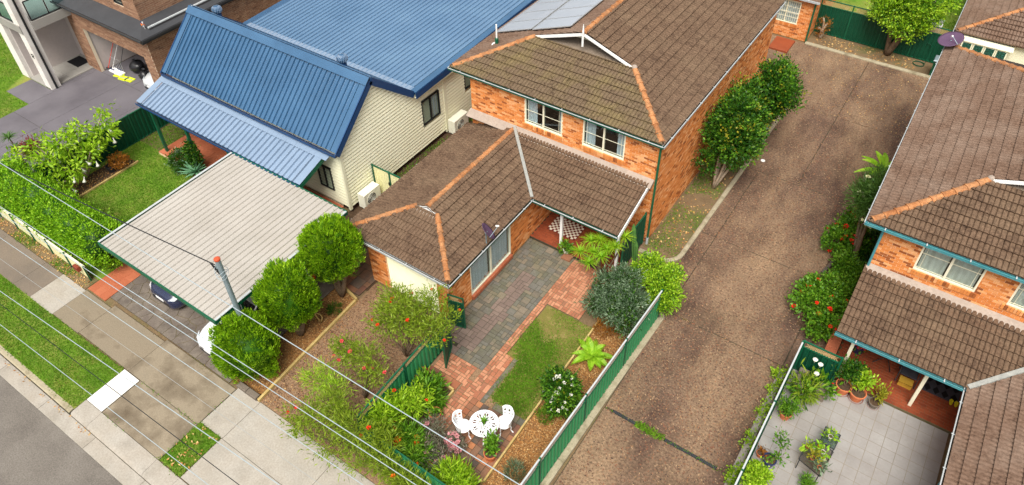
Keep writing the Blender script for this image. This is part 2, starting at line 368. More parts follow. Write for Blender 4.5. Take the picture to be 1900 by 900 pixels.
class Bricks:
    """collects the bricks of one house: whole ones can become single objects"""
    def __init__(s, wall, m, L=.23, h=.076, d=.012):
        s.wall, s.m, s.L, s.h, s.d = wall, m, L, h, d; s.full = []; s.rest = MB()
    def wall_face(s, ax, c, out, a0, a1, z0, z1, holes=(), top=None):
        J = .013; row = 0; z = z0
        while z + s.h <= z1 + .02:
            segs = [(a0, a1)]
            for h in holes:
                if z + s.h > h[2]+.01 and z < h[3]-.01:
                    ns = []
                    for a, b in segs:
                        if h[0] > a: ns.append((a, min(b, h[0])))
                        if h[1] < b: ns.append((max(a, h[1]), b))
                    segs = ns
            off = (s.L+J)/2*(row % 2)
            for a, b in segs:
                if top: a, b = max(a, top(z)[0]), min(b, top(z)[1])
                k = math.floor((a-a0-off)/(s.L+J)); x = a0+off+k*(s.L+J)
                while x < b:
                    lo, hi = max(x, a), min(x+s.L, b)
                    if hi-lo > .03:
                        if hi-lo > s.L-.001: s.full.append((ax, c, out, lo, z))
                        else: s._add(ax, c, out, lo, hi, z)
                    x += s.L+J
            z += s.h+J; row += 1
    def _add(s, ax, c, out, lo, hi, z):
        e = c+out*s.d; p = lambda a, zz, cc: P3(ax, a, cc, zz); n = len(s.rest.v); jz = random.uniform(-.003, .003); e += random.uniform(-.003, .003)*1
        s.rest.v += [p(lo,z,c), p(hi,z,c), p(hi,z+s.h,c), p(lo,z+s.h,c), p(lo,z,e), p(hi,z,e), p(hi,z+s.h,e), p(lo,z+s.h,e)]
        F = ((4,5,6,7),(0,1,5,4),(1,2,6,5),(2,3,7,6),(3,0,4,7))
        if (ax == 'x') == (out > 0): F = tuple(q[::-1] for q in F)
        s.rest.f += [tuple(n+i for i in q) for q in F]
    def finish(s, focus, n=300, seen=None):
        def key(b):
            p = Vector(P3(b[0], b[3], b[1], b[4])); return (0 if (seen is None or seen(p, b)) else 1e3)+(p-Vector(focus)).length
        s.full.sort(key=key); mesh = {}
        for i, b in enumerate(s.full):
            ax, c, out, lo, z = b
            if i < n:
                k = (ax, out)
                if k not in mesh:
                    t = Bricks(None, s.m, s.L, s.h, s.d); random.seed(1); t._add(ax, 0, out, 0, s.L, 0); mesh[k] = mesh_from(t.rest, 'brick', s.m, Vector((0,0,0)))
                inst(mesh[k], 'brick', s.wall, Matrix.Translation(P3(ax, lo, c+random.uniform(-.003, .003), z)))
            else: s._add(ax, c, out, lo, lo+s.L, z)
        part(s.rest, 'brick', s.m, s.wall, kind='stuff')

# ---- roofs of concrete tiles
TW, TG, TT = .30, .335, .082
def tile_shape(L=TG+.10):
    prof = []
    for i in range(2):
        prof += [(i*.15+a, h) for a, h in ((0,0),(.022,.036),(.075,.046),(.128,.036))]
    prof.append((.30, 0))
    V = []; F = []
    for t, (vv, lift) in enumerate(((0, TT), (L, 0.002))):
        for a, h in prof: V.append((a, vv, h+lift))
    for a, h in prof: V.append((a, .012, h*.9-.01))
    for i in range(8): F.append((i, i+1, 10+i, 9+i)); F.append((18+i, 19+i, i+1, i))
    return np.array(V), F
class Tiles:
    def __init__(s, roof, m): s.roof, s.m = roof, m; s.whole = []; s.V = []; s.F = []; s.deck = MB(); s.ms = {}
    def plane(s, O, u, v, poly, m=None, eave=-.045, split=None):
        us0 = min(p[0] for p in poly)
        if split is None: return s._plane(O, u, v, poly, m, eave, us0)
        s._plane(O, u, v, clip(poly, (0, split), (0, 1)), m, eave, us0); s._plane(O, u, v, clip(poly, (0, split), (0, -1)), m, eave, us0)
    def _plane(s, O, u, v, poly, m, eave, us0):
        O = Vector(O); u = Vector(u).normalized(); v = Vector(v); v = (v-u*v.dot(u)).normalized(); n = u.cross(v)
        if n.z < 0: raise ValueError('u x v must point up')
        s.deck.quad(*[O+u*a+v*b-n*.012 for a, b in poly])
        us = [p[0] for p in poly]; vs_ = [p[1] for p in poly]
        area = sum(poly[i][0]*poly[(i+1) % len(poly)][1]-poly[(i+1) % len(poly)][0]*poly[i][1] for i in range(len(poly)))
        pl = poly if area > 0 else poly[::-1]
        edges = []
        for i in range(len(pl)):
            a, b = pl[i], pl[(i+1) % len(pl)]; dx, dy = b[0]-a[0], b[1]-a[1]; l = math.hypot(dx, dy)
            if l < 1e-6: continue
            nx, ny = dy/l, -dx/l                                  # outward
            if abs(a[1]) < .01 and abs(b[1]) < .01: continue      # eave: tiles overhang
            edges.append((a, (nx, ny)))
        V0, F0 = tile_shape(); bm = bmesh.new(); nrow = int((max(vs_)-eave)/TG)+1; u0 = us0-.02
        for r in range(nrow):
            vv = eave+r*TG
            for c in range(int((max(us)-u0)/TW)+1):
                uu = u0+c*TW
                cs = [(uu, vv), (uu+TW, vv), (uu+TW, vv+TG), (uu, vv+TG)]
                out = max(min((x-a[0])*nn[0]+(y-a[1])*nn[1] for x, y in cs) for a, nn in edges) if edges else -1
                if out > -1e-4: continue
                inn = max(max((x-a[0])*nn[0]+(y-a[1])*nn[1] for x, y in cs) for a, nn in edges) if edges else -1
                P = O+u*uu+v*vv; j = random.uniform(-.003, .004)
                M = Matrix(((u.x, v.x, n.x, P.x+n.x*j), (u.y, v.y, n.y, P.y+n.y*j), (u.z, v.z, n.z, P.z+n.z*j), (0,0,0,1)))
                if inn < -.02: s.whole.append((M, m or s.m, (P-CAMP).length))
                else:
                    vs2 = [bm.verts.new(M @ Vector(q)) for q in V0]
                    for f in F0: bm.faces.new([vs2[i] for i in f])
        for a, nn in edges:
            geom = bm.verts[:]+bm.edges[:]+bm.faces[:]
            bmesh.ops.bisect_plane(bm, geom=geom, dist=1e-5, plane_co=O+u*a[0]+v*a[1], plane_no=u*nn[0]+v*nn[1], clear_outer=True)
        bm.verts.index_update(); s._extend([tuple(q.co) for q in bm.verts], [tuple(q.index for q in f.verts) for f in bm.faces], m or s.m); bm.free()
    def _extend(s, V, F, m):
        if m not in s.ms: s.ms[m] = MB()
        b = s.ms[m]; n = len(b.v); b.v += V; b.f += [tuple(n+i for i in f) for f in F]
    def finish(s, n=300, vis=None):
        part(s.deck, 'roof_deck', 'roof_deck', s.roof)
        V0, F0 = tile_shape(); mesh = {}
        s.whole.sort(key=lambda t: (0 if vis is None or vis(t[0].translation) else 1e3)+t[2])
        for i, (M, m, d) in enumerate(s.whole):
            if i < n:
                if m not in mesh:
                    b = MB(); b.v = [tuple(q) for q in V0]; b.f = F0; mesh[m] = mesh_from(b, 'roof_tile', m, Vector((0,0,0)))
                inst(mesh[m], 'roof_tile', s.roof, M)
            else: s._extend([tuple(M @ Vector(q)) for q in V0], F0, m)
        me = None; big = MB(); idx = []; ml = []
        for k, (m, b) in enumerate(s.ms.items()):
            o = len(big.v); big.v += b.v; big.f += [tuple(o+i for i in f) for f in b.f]; idx += [k]*len(b.f); ml.append(m)
        o = part(big, 'roof_tile', ml[0], s.roof, kind='stuff')
        for m in ml[1:]: o.data.materials.append(MATS[m])
        o.data.polygons.foreach_set('material_index', idx)
CAPM = {}
def caps(parent, a, b, m='ridge_cap', r=.125, L=.40, name='ridge_cap'):
    """half-round ridge caps from a up to b"""
    a = Vector(a); b = Vector(b); d = (b-a); n = max(1, round(d.length/L)); st = d.length/n; d.normalize(); sd = d.cross(Vector((0,0,1))).normalized(); up = sd.cross(d)
    key = (m, round(r, 3), round(st, 2))
    if key not in CAPM:
        mb = MB(); k = 9
        rows = [(0, r*1.12), (.05, r*1.12), (.055, r*.98), (st+.03, r*.82)]
        for y, rr in rows:
            for i in range(k):
                th = math.pi*(i/(k-1)); mb.v.append((math.cos(th)*rr, y, math.sin(th)*rr*.85))
        for q in range(3):
            for i in range(k-1): mb.f.append((q*k+i, q*k+i+1, (q+1)*k+i+1, (q+1)*k+i))
        mb.f.append(tuple(range(k))[::-1]); mb.f.append(tuple(3*k+i for i in range(k)))
        CAPM[key] = mesh_from(mb, name, m, Vector((0,0,0)))
    for i in range(n):
        P = a+d*(st*i)+up*random.uniform(-.004, .004)
        inst(CAPM[key], name, parent, Matrix(((sd.x, d.x, up.x, P.x), (sd.y, d.y, up.y, P.y), (sd.z, d.z, up.z, P.z), (0,0,0,1))))
def gutter(parent, a, b, out, lipmat, h=.085, wd=.10, brackets=True):
    """U-shaped gutter from a to b (top edge at a.z); out = horizontal outward vector"""
    a = Vector(a); b = Vector(b); o = Vector(out); z = Vector((0,0,1)); t = .012
    mb = MB()
    for p0, p1, w_, h_ in ((o*wd, o*wd, t, h), (o*0, o*0, t, h)):
        mb.extr([a+p0, a+p0+o*w_, a+p0+o*w_-z*h_, a+p0-z*h_], b-a)
    mb.extr([a-z*(h-t), a+o*wd-z*(h-t), a+o*wd-z*h, a-z*h], b-a)
    g = part(mb, 'gutter', lipmat, parent)
    lp = MB(); lp.extr([a+o*(wd-.010)+z*.012, a+o*(wd+.022)+z*.012, a+o*(wd+.022)-z*.010, a+o*(wd-.010)+z*.0005], b-a); part(lp, 'gutter_lip', lipmat if lipmat in ('charcoal','blue_fascia') else ('gutter_teal' if lipmat == 'gutter_teal' else 'gutter_pale'), g)
    mi = MB(); mi.extr([a+o*t-z*.055, a+o*wd-z*.055, a+o*wd-z*.06, a+o*t-z*.06], b-a); part(mi, 'gutter_dark_floor', 'gutter_inside', g)  # dark brown sheet laid inside the channel
    if brackets:
        L = (b-a).length; k = int(L/1.2)
        mk = MB(); dd = (b-a).normalized()
        for i in range(k): c = a+dd*(L*(i+.5)/k); mk.obox(c-o*.05+z*.018, o, .035, .008, wd+.10)
        if k: part(mk, 'gutter_bracket', 'gutter_pale', g)
    return g
def ribbed(O, u, v, lu, lv, pitch=.25, h=.03, top=.035, slope=.018, th=0):
    """sheet with trapezoid ribs running along v"""
    O = Vector(O); u = Vector(u).normalized(); v = Vector(v).normalized(); n = u.cross(v); mb = MB(); prof = [(0, 0)]
    k = max(1, int(lu/pitch)); pt = lu/k
    for i in range(k):
        c = (i+.5)*pt
        prof += [(c-top/2-slope, 0), (c-top/2, h), (c+top/2, h), (c+top/2+slope, 0)]
    prof.append((lu, 0))
    for a, hh in prof:
        mb.v.append(tuple(O+u*a+n*hh)); mb.v.append(tuple(O+u*a+n*hh+v*lv))
    for i in range(len(prof)-1): mb.f.append((2*i, 2*i+2, 2*i+3, 2*i+1))
    return mb
# ---- windows
def window(parent, ax, c, out, a0, a1, z0, z1, fm='frame_cream', split=(.5,), rails=(), curtain=None, open_=(1,), name='window', bars=True, depth=.07, th=.055, curt_span=None, room=True):
    W = newobj(name, None, parent) if False else None
    b = lambda mb, p0, p1, q0, q1, e0, e1: wbox(mb, ax, p0, p1, c+out*e0, c+out*e1, q0, q1)
    mb = MB(); d0, d1 = -depth, .015
    b(mb, a0, a1, z0, z0+th, d0, d1); b(mb, a0, a1, z1-th, z1, d0, d1)
    b(mb, a0, a0+th, z0+th, z1-th, d0, d1-.001); b(mb, a1-th, a1, z0+th, z1-th, d0, d1-.001)
    xs = [a0+th]
    for s in split:
        m_ = a0+(a1-a0)*s; b(mb, m_-th*.6, m_+th*.6, z0+th, z1-th, d0, d1-.003); xs += [m_-th*.6, m_+th*.6]
    xs.append(a1-th)
    W = part(mb, name, fm, parent)
    for i in range(0, len(xs), 2):
        pm = MB(); b(pm, xs[i], xs[i+1], z0+th, z1-th, -.035, -.030); part(pm, 'pane', 'glass', W)
    if bars:
        bm_ = MB(); t = .009
        for i in range(0, len(xs), 2):
            x0, x1 = xs[i], xs[i+1]; H = z1-z0
            for q in rails: b(bm_, x0, x1, z0+H*q-t, z0+H*q+t, -.03, -.018)
            for q in ((x0+.11,) if i == 0 else (x1-.11,)): b(bm_, q-t*.7, q+t*.7, z0+th, z1-th, -.03, -.0185)
        if bm_.v: part(bm_, 'glazing_bar', fm, W)
    if curtain:
        for (s0, s1) in (curt_span or ((0, 1),)):
            cm = MB(); A0 = a0+th+(a1-a0-2*th)*s0; A1 = a0+th+(a1-a0-2*th)*s1; k = max(6, int((A1-A0)/.035)); n0 = 0
            for i in range(k+1):
                a = A0+(A1-A0)*i/k; e = c-out*(.095+.028*math.sin(i*1.25)+.012*math.sin(i*.53))
                cm.v += [P3(ax, a, e, z0+.06), P3(ax, a, e, z1-.05)]
            for i in range(k): cm.f.append((2*i, 2*i+2, 2*i+3, 2*i+1))
            part(cm, 'curtain', curtain, W, smooth=True)
    return W
# ---- leaves
def unit(a): return a/np.maximum(np.linalg.norm(a, axis=1, keepdims=True), 1e-9)
def leaf_quads(P, D, Nn, L, W, fold=.0):
    S = unit(np.cross(D, Nn)); L = L[:, None]; W = W[:, None]; Nn = unit(np.cross(S, D))
    V = np.empty((len(P), 4, 3)); V[:, 0] = P; V[:, 1] = P+D*L*.5+S*W*.5+Nn*W*fold; V[:, 2] = P+D*L; V[:, 3] = P+D*L*.5-S*W*.5+Nn*W*fold
    return V.reshape(-1, 3)
def crown(name, m, parent, blobs, n, L=.1, W=.05, clump=40, cr=.12, spread=(.72, 1.05), axis=(1., .8, .3), loc=None, lowcut=-9, shell=True, kind=None, seed=None, flat=None):
    """n leaves in clumps over ellipsoids blobs=(x,y,z,rx,ry,rz); axis=(outward, random, upward) weights of the leaf direction"""
    rg = np.random.default_rng(seed if seed is not None else RNG.integers(1e9))
    B = np.array(blobs, float); wt = (B[:, 3]*B[:, 4]+B[:, 4]*B[:, 5]+B[:, 3]*B[:, 5]); wt /= wt.sum(); K = max(1, n//clump)
    bi = rg.choice(len(B), K, p=wt); d = unit(rg.normal(size=(K, 3))); d[:, 2] = np.where(d[:, 2] < lowcut, -d[:, 2], d[:, 2])
    f = rg.uniform(*spread, size=(K, 1)); cc = B[bi, :3]+d*f*B[bi, 3:]; out = unit(d/B[bi, 3:])
    ci = np.repeat(np.arange(K), clump); N = len(ci)
    P = cc[ci]+rg.normal(size=(N, 3))*cr*rg.uniform(.6, 1.3, size=(K, 1))[ci]
    O = out[ci]; up = np.array([[0, 0, 1.]])
    D = unit(O*axis[0]+rg.normal(size=(N, 3))*axis[1]*.6+up*axis[2]); Nn = unit(O+rg.normal(size=(N, 3))*.5+up*.4)
    keep = P[:, 2] > .01; P, D, Nn = P[keep], D[keep], Nn[keep]; N = len(P)
    V = leaf_quads(P, D, Nn, L*rg.uniform(.6, 1.3, N), W*rg.uniform(.7, 1.25, N), .15)
    off = root_org(parent) if parent else Vector(loc or (0,0,0))
    o = newobj(name, np_mesh(name, V, N, m, off), parent, loc)
    if kind: o['kind'] = kind
    return o
def pts_in(poly, n, rg):
    poly = np.array(poly); lo, hi = poly.min(0), poly.max(0); out = []
    while len(out) < n:
        q = rg.uniform(lo, hi, (n*2, 2)); x, y = q[:, 0], q[:, 1]; ins = np.zeros(len(q), bool); j = len(poly)-1
        for i in range(len(poly)):
            xi, yi = poly[i]; xj, yj = poly[j]
            c = ((yi > y) != (yj > y)) & (x < (xj-xi)*(y-yi)/(yj-yi+1e-12)+xi); ins ^= c; j = i
        out += list(q[ins])
    return np.array(out[:n])
def grass(name, label, poly, dens, z=0., m='grass', h=.05, cat='grass', bare=None, w=.012, jit=.03):
    rg = np.random.default_rng(len(label)+int(dens)); pa = np.array(poly); A = abs(sum(pa[i][0]*pa[(i+1) % len(pa)][1]-pa[(i+1) % len(pa)][0]*pa[i][1] for i in range(len(pa))))/2
    n = int(A*dens); q = pts_in(poly, n, rg)+rg.normal(size=(n, 2))*jit
    if bare is not None:
        k = np.sin(q[:, 0]*2.3+1.3*np.sin(q[:, 1]*1.7))+np.sin(q[:, 1]*2.9+1.1*np.sin(q[:, 0]*2.1)); q = q[k+rg.normal(size=len(q))*.5 > bare]; n = len(q)
    P = np.c_[q, np.full(n, z)]; D = unit(np.c_[rg.normal(size=(n, 2))*.55, np.ones(n)]); S = unit(np.cross(D, rg.normal(size=(n, 3))))
    hh = h*rg.uniform(.5, 1.5, (n, 1)); V = np.empty((n, 3, 3)); V[:, 0] = P-S*w; V[:, 1] = P+S*w; V[:, 2] = P+D*hh
    o = newobj(name, np_mesh(name, V.reshape(-1, 3), n, m, k=3)); return tag(o, label, cat, kind='stuff')
def chips(name, label, poly, dens, z, m, size=.035, cat='mulch', flat=.35):
    rg = np.random.default_rng(len(label)*3+int(dens)); pa = np.array(poly); A = abs(sum(pa[i][0]*pa[(i+1) % len(pa)][1]-pa[(i+1) % len(pa)][0]*pa[i][1] for i in range(len(pa))))/2
    n = int(A*dens); q = pts_in(poly, n, rg); P = np.c_[q, z+rg.uniform(.003, .02, n)]
    D = unit(np.c_[rg.normal(size=(n, 2)), rg.normal(size=n)*flat]); Nn = unit(np.c_[rg.normal(size=(n, 2))*flat, np.ones(n)])
    V = leaf_quads(P, D, Nn, size*rg.uniform(.6, 1.5, n), size*rg.uniform(.35, .8, n))
    o = newobj(name, np_mesh(name, V, n, m)); return tag(o, label, cat, kind='stuff')
FLW = {}
def flowers(parent, m, pts, r=.05, n=26, name='flower'):
    if (m, r) not in FLW:
        rg = np.random.default_rng(3); d = unit(rg.normal(size=(n, 3))); d[:, 2] = np.abs(d[:, 2])*.8
        V = leaf_quads(d*r*.25, unit(d+rg.normal(size=(n, 3))*.2), unit(rg.normal(size=(n, 3))), np.full(n, r), np.full(n, r*.7)); FLW[(m, r)] = np_mesh('flower', V, n, m)
    for p in pts: inst(FLW[(m, r)], name, parent, Matrix.Translation(p) @ Matrix.Rotation(random.uniform(0, 6), 4, 'Z') @ Matrix.Scale(random.uniform(.8, 1.2), 4))
def blob_pts(blob, k, up=.3, rg=None):
    rg = rg or RNG; c = np.array(blob[:3]); r = np.array(blob[3:]); d = unit(rg.normal(size=(k, 3))+np.array([[0.15, -.25, up]])*1.2)
    return [tuple(c+r*q*1.04) for q in d]

# ================================================================== GROUND, ROAD, PATHS
g = MB(); g.quad((-300,-200,-.22),(300,-200,-.22),(300,2.68,-.22),(-300,2.68,-.22)); g.quad((-300,2.68,-.22),(300,2.68,-.22),(300,2.68,-.035),(-300,2.68,-.035)); g.quad((-300,2.68,-.035),(300,2.68,-.035),(300,400,-.035),(-300,400,-.035))
struct(g, 'ground', 'earth')
g = MB(); g.box(-120,120,-60,2.12,-.3,-.12); struct(g, 'road', 'asphalt')
def slabs(name, rects, z=0., bed=-.012, jm='joint_dark', m='concrete_light', gap=.012, b=.006, pname='slab'):
    """structure: a bed with its slabs as children; rect = (x0,x1,y0,y1[,material])"""
    x0 = min(r[0] for r in rects); x1 = max(r[1] for r in rects); y0 = min(r[2] for r in rects); y1 = max(r[3] for r in rects)
    s = MB()
    for r in rects: s.box(r[0], r[1], r[2], r[3], z-.10, z+bed)
    s = struct(s, name, jm)
    for r in rects:
        k = MB(); k.rbox(r[0]+gap/2, r[1]-gap/2, r[2]+gap/2, r[3]-gap/2, z-.09, z+random.uniform(-.002, .002), b); part(k, pname, r[4] if len(r) > 4 else m, s)
    return s
# kerb, gutter tray and lay-back
K = [(x, x+2.6, 2.12, 2.60, 'concrete_light') for x in np.arange(-60, 15, 2.6)]
slabs('gutter_tray', K, z=-.105, jm='joint_dark')
K = MB(); K.box(-60.2,-19.86,2.6,2.80,-.2,-.03); K = struct(K, 'kerb', 'joint_dark')
for x in np.arange(-60.2, -20, 2.69):
    k = MB(); x1 = min(x+2.68, -19.9); k.extr([(x,2.60,-.2),(x,2.80,-.2),(x,2.80,.0),(x,2.66,.0),(x,2.615,-.03)][::-1], (x1-x,0,0)); part(k, 'kerb_stone', 'kerb', K)
K = MB(); K.quad((-19.85,2.6,-.115),(15,2.6,-.115),(15,3.28,-.02),(-19.85,3.1,-.02)); K = struct(K, 'driveway_layback', 'joint_dark')
for x in (-19.85,-18.95,-16.0,-14.9,-12.0,-9,-6,-3,0,3):
    x1 = min({-19.85:-18.96,-18.95:-16.01,-16.0:-14.91,-14.9:-12.01}.get(x, x+2.99), 15)
    k = MB(); k.extr([(x,2.61,-.2),(x,3.22,-.2),(x,3.22,.004),(x,2.74,-.012),(x,2.66,-.03),(x,2.61,-.10)][::-1], (x1-x,0,0)); part(k, 'slab', 'concrete_light', K)
# footpath and crossings
FP = [(-19.85,-19.0,3.23,4.68,'concrete_white'), (-18.97,-15.95,3.23,4.70,'concrete_stain'),
      (-40,-36.6,4.62,6.0,'concrete_brown'),(-36.6,-33.2,4.62,6.0,'concrete_brown'),(-33.2,-29.8,4.62,6.0,'concrete_brown'),(-29.8,-27.0,4.62,6.0,'concrete_brown'),(-27.0,-25.83,4.62,6.0,'concrete_brown'),
      (-25.83,-24.3,4.62,6.02,'concrete_light'),(-24.3,-22.68,4.65,6.05,'concrete_stain'),(-22.68,-19.68,4.70,6.2,'concrete_stain'),(-19.68,-15.95,4.70,6.3,'concrete_stain'),
      (-15.93,-14.87,4.82,6.4,'concrete_light'),(-14.87,-11.33,4.82,6.42,'concrete_light'),(-14.9,-12.0,3.25,4.82,'concrete_light'),(-12.0,-9.0,3.25,4.82,'concrete_light'),(-11.33,-8.0,4.82,6.42,'concrete_light'),
      (-9.0,-5.5,3.25,4.82,'concrete_light'),(-8.0,-5.5,4.82,6.42,'concrete_light')]
slabs('footpath', FP, z=.004)
struct(MB().quad((-60,2.79,-.006),(-19.87,2.79,-.006),(-19.87,4.64,-.006),(-60,4.64,-.006)), 'verge_soil', 'lawn_base')
grass('verge_grass', 'mown green grass on the verge beside the road kerb', [(-45,2.84),(-19.88,2.84),(-19.88,4.68),(-27,4.6),(-45,4.6)], 1500, -.01, h=.065)
grass('verge_dry_grass', 'straw coloured dry blades scattered through the verge grass', [(-45,2.84),(-19.88,2.84),(-19.88,4.68),(-27,4.6),(-45,4.6)], 260, -.01, m='grass_dry', h=.06, bare=.2)
struct(MB().quad((-15.93,3.26,-.004),(-14.93,3.26,-.004),(-14.93,4.8,-.004),(-15.93,4.8,-.004)), 'verge_patch_soil', 'lawn_base')
grass('verge_patch_grass', 'small square of shaggy grass between the two concrete driveways', [(-15.95,3.24),(-14.9,3.24),(-14.9,4.82),(-15.95,4.82)], 1700, -.01, h=.08)
chips('fallen_leaves', 'dry fallen leaves lying in the street gutter', [(-30,2.46),(-18.6,2.46),(-18.6,2.61),(-30,2.61)], 60, -.1, 'leaf_litter', .07, 'leaves')
chips('verge_leaf_litter', 'dry leaves scattered over the small square of verge grass', [(-15.9,3.3),(-14.95,3.3),(-14.95,4.7),(-15.9,4.7)], 40, .05, 'leaf_litter', .09, 'leaves')
for lb, y0_, y1_, x0_, x1_ in (('weeds in the joint between driveway slabs and footpath', 4.66, 4.73, -19.0, -16.0),('weeds along the joint behind the kerb layback', 3.2, 3.26, -18.9, -14.9),('moss and weeds between the footpath and pale slabs', 4.66, 6.3, -15.97, -15.92),('weeds along the back of the road kerb', 2.76, 2.86, -32, -19.9)):
    grass('joint_weeds', lb, [(x0_,y0_),(x1_,y0_),(x1_,y1_),(x0_,y1_)], 420, 0, h=.05, w=.018, bare=.1)
# strip between footpath and low front fence
struct(MB().quad((-45,6.03,-.012),(-24.4,6.03,-.012),(-24.4,6.6,-.012),(-45,6.6,-.012)), 'fence_strip_soil', 'earth')
grass('fence_strip_grass', 'scruffy grass and weeds along the low cream front fence', [(-34,6.02),(-24.45,6.02),(-24.45,6.45),(-34,6.45)], 900, -.012, h=.09, bare=-.6)
chips('fence_strip_litter', 'brown leaf litter below the low cream front fence', [(-34,6.02),(-24.45,6.02),(-24.45,6.42),(-34,6.42)], 120, .0, 'leaf_litter', .08, 'leaves')
# terracotta entry path of the blue house
TP = [(-24.33+i*.37, -24.33+(i+1)*.37, 6.12+j*.37, 6.12+(j+1)*.37) for i in range(3) for j in range(19)]
slabs('terracotta_path', TP, z=.012, bed=-.004, jm='terracotta_tile', m='terracotta_tile', gap=.008, b=.003, pname='tile')
# crazy paving of the carport
def crazy(name, x0, x1, y0, y1, cell, m, jm, z=0., gap=.022):
    s = struct(MB().box(x0, x1, y0, y1, z-.08, z-.012), name, jm); pts = []
    for i in range(int((x1-x0)/cell)):
        for j in range(int((y1-y0)/cell)): pts.append((x0+(i+.5+random.uniform(-.42,.42))*cell, y0+(j+.5+random.uniform(-.42,.42))*cell))
    for p in pts:
        poly = [(x0,y0),(x1,y0),(x1,y1),(x0,y1)]
        for q in pts:
            if q is p: continue
            dx, dy = q[0]-p[0], q[1]-p[1]; d = math.hypot(dx, dy)
            if d < cell*3: n = (dx/d, dy/d); poly = clip(poly, (p[0]+dx/2-n[0]*gap/2, p[1]+dy/2-n[1]*gap/2), n)
            if not poly: break
        if len(poly) > 2: part(MB().prism(poly, z-.06, z+random.uniform(-.003,.003)), 'paving_stone', m, s)
crazy('crazy_paving', -23.2, -16.35, 6.34, 13.0, .46, 'crazy_stone', 'joint_tan', z=.006)
grass('paving_edge_weeds', 'thin line of moss and weeds along the crazy paving edge', [(-23,6.1),(-16.2,6.18),(-16.2,6.36),(-23,6.3)], 260, 0, h=.05, m='grass_dry', bare=.3)
# blue house lawn, bed along the green fence
struct(MB().quad((-31,6.6,-.018),(-24.35,6.6,-.018),(-24.35,13.0,-.018),(-31,13.0,-.018)), 'front_lawn_soil', 'lawn_base')
grass('front_lawn', 'green front lawn between the hedge and the blue house verandah', [(-29.5,8.2),(-24.4,8.0),(-24.4,13.2),(-29.1,13.2),(-29.3,15),(-30.8,15),(-30.8,11.9),(-29.5,11.9)], 1300, -.018, h=.06)
struct(MB().quad((-30.6,8.6,-.012),(-29.5,8.6,-.012),(-29.5,11.9,-.012),(-30.6,11.9,-.012)), 'trumpet_bed_soil', 'soil')
chips('trumpet_bed_bark', 'brown leaf litter in the bed under the trumpet shrub', [(-30.6,8.6),(-29.5,8.6),(-29.5,11.9),(-30.6,11.9)], 160, -.01, 'leaf_litter', .07)
b = part(MB().box(-29.54,-29.46,8.7,11.95,-.03,.07), 'bed_edging', 'timber_edge', loc=(-29.5,10,0)); tag(b, 'weathered timber edging between the front lawn and trumpet shrub bed', 'edging')
# modern house: dark driveway, lawn
MD = [(-38.42,-36.05,10.9,15.6),(-38.42,-36.05,5.9,10.9),(-36.05,-33.5,10.9,15.6),(-36.05,-33.5,5.9,10.9),(-33.5,-31.05,10.9,15.6),(-33.5,-31.05,5.9,10.9),(-40.6,-38.42,11.7,13.08),(-38.85,-38.42,13.08,15.6),
      (-38.0,-35.4,15.6,18.4),(-35.4,-32.3,15.6,18.4),(-38.0,-35.4,18.4,21.9),(-35.4,-32.3,18.4,21.9),(-36.05,-31.05,0.0,0.0)][:-1]
slabs('grey_driveway', MD, z=.002, m='driveway_dark', jm='joint_dark', gap=.016)
struct(MB().quad((-60,6.02,-.02),(-38.4,6.02,-.02),(-38.4,18,-.02),(-60,18,-.02)), 'side_lawn_soil', 'lawn_base')
grass('side_lawn', 'bright green lawn beside the dark grey driveway', [(-52,6.2),(-38.43,6.2),(-38.43,11.68),(-40.62,11.68),(-41.4,13.0),(-41.5,16),(-52,16)], 700, -.02, h=.07)
# topiary bed, timber edge, gravel yard
struct(MB().quad((-16.34,6.42,-.014),(-15.1,6.42,-.014),(-15.1,11.5,-.014),(-16.34,11.5,-.014)), 'topiary_bed_soil', 'mulch')
chips('topiary_bed_mulch', 'brown bark mulch under the clipped conifers', [(-16.3,6.45),(-15.1,6.45),(-15.1,11.45),(-16.3,11.45)], 500, -.01, 'chip', .05)
e = MB().bar((-14.93,6.40,.05),(-15.2,11.35,.05),.09,.13); tag(part(e, 'timber_edging', 'timber_edge', loc=(-15.06,9,0)), 'long timber sleeper edging the clipped conifer bed', 'edging')
e = MB().bar((-15.2,11.42,.05),(-15.95,11.6,.05),.09,.13); tag(part(e, 'timber_edging', 'timber_edge', loc=(-15.5,11.5,0)), 'short timber sleeper closing the conifer bed by the pavers', 'edging')
for xa, xb, lb in ((-15.98,-15.52,'grey concrete garden block at the stained driveway end of the conifer bed'),(-15.5,-15.02,'grey concrete garden block touching the long timber sleeper')):
    b = part(MB().rbox(xa, xb, 6.36, 6.56, -.03, .16, .02), 'garden_block', 'concrete_brown', loc=((xa+xb)/2,6.45,0)); tag(b, lb, 'block', 'blocks at the conifer bed')
struct(MB().quad((-15.05,6.43,-.010),(-5.6,6.43,-.010),(-5.6,12.5,-.010),(-15.2,12.5,-.010)), 'gravel_yard', 'gravel')
chips('yard_gravel', 'pinkish brown gravel in front of the roller door', [(-15.0,6.5),(-11.1,6.5),(-11.1,12.4),(-15.1,12.4)], 420, -.008, 'pebble', .05, 'gravel')
chips('yard_leaf_litter', 'tan leaf litter along the gravel yard edge', [(-15.0,6.45),(-13.6,6.45),(-14.2,9.6),(-15.0,11)], 90, .0, 'chip', .06, 'leaves')
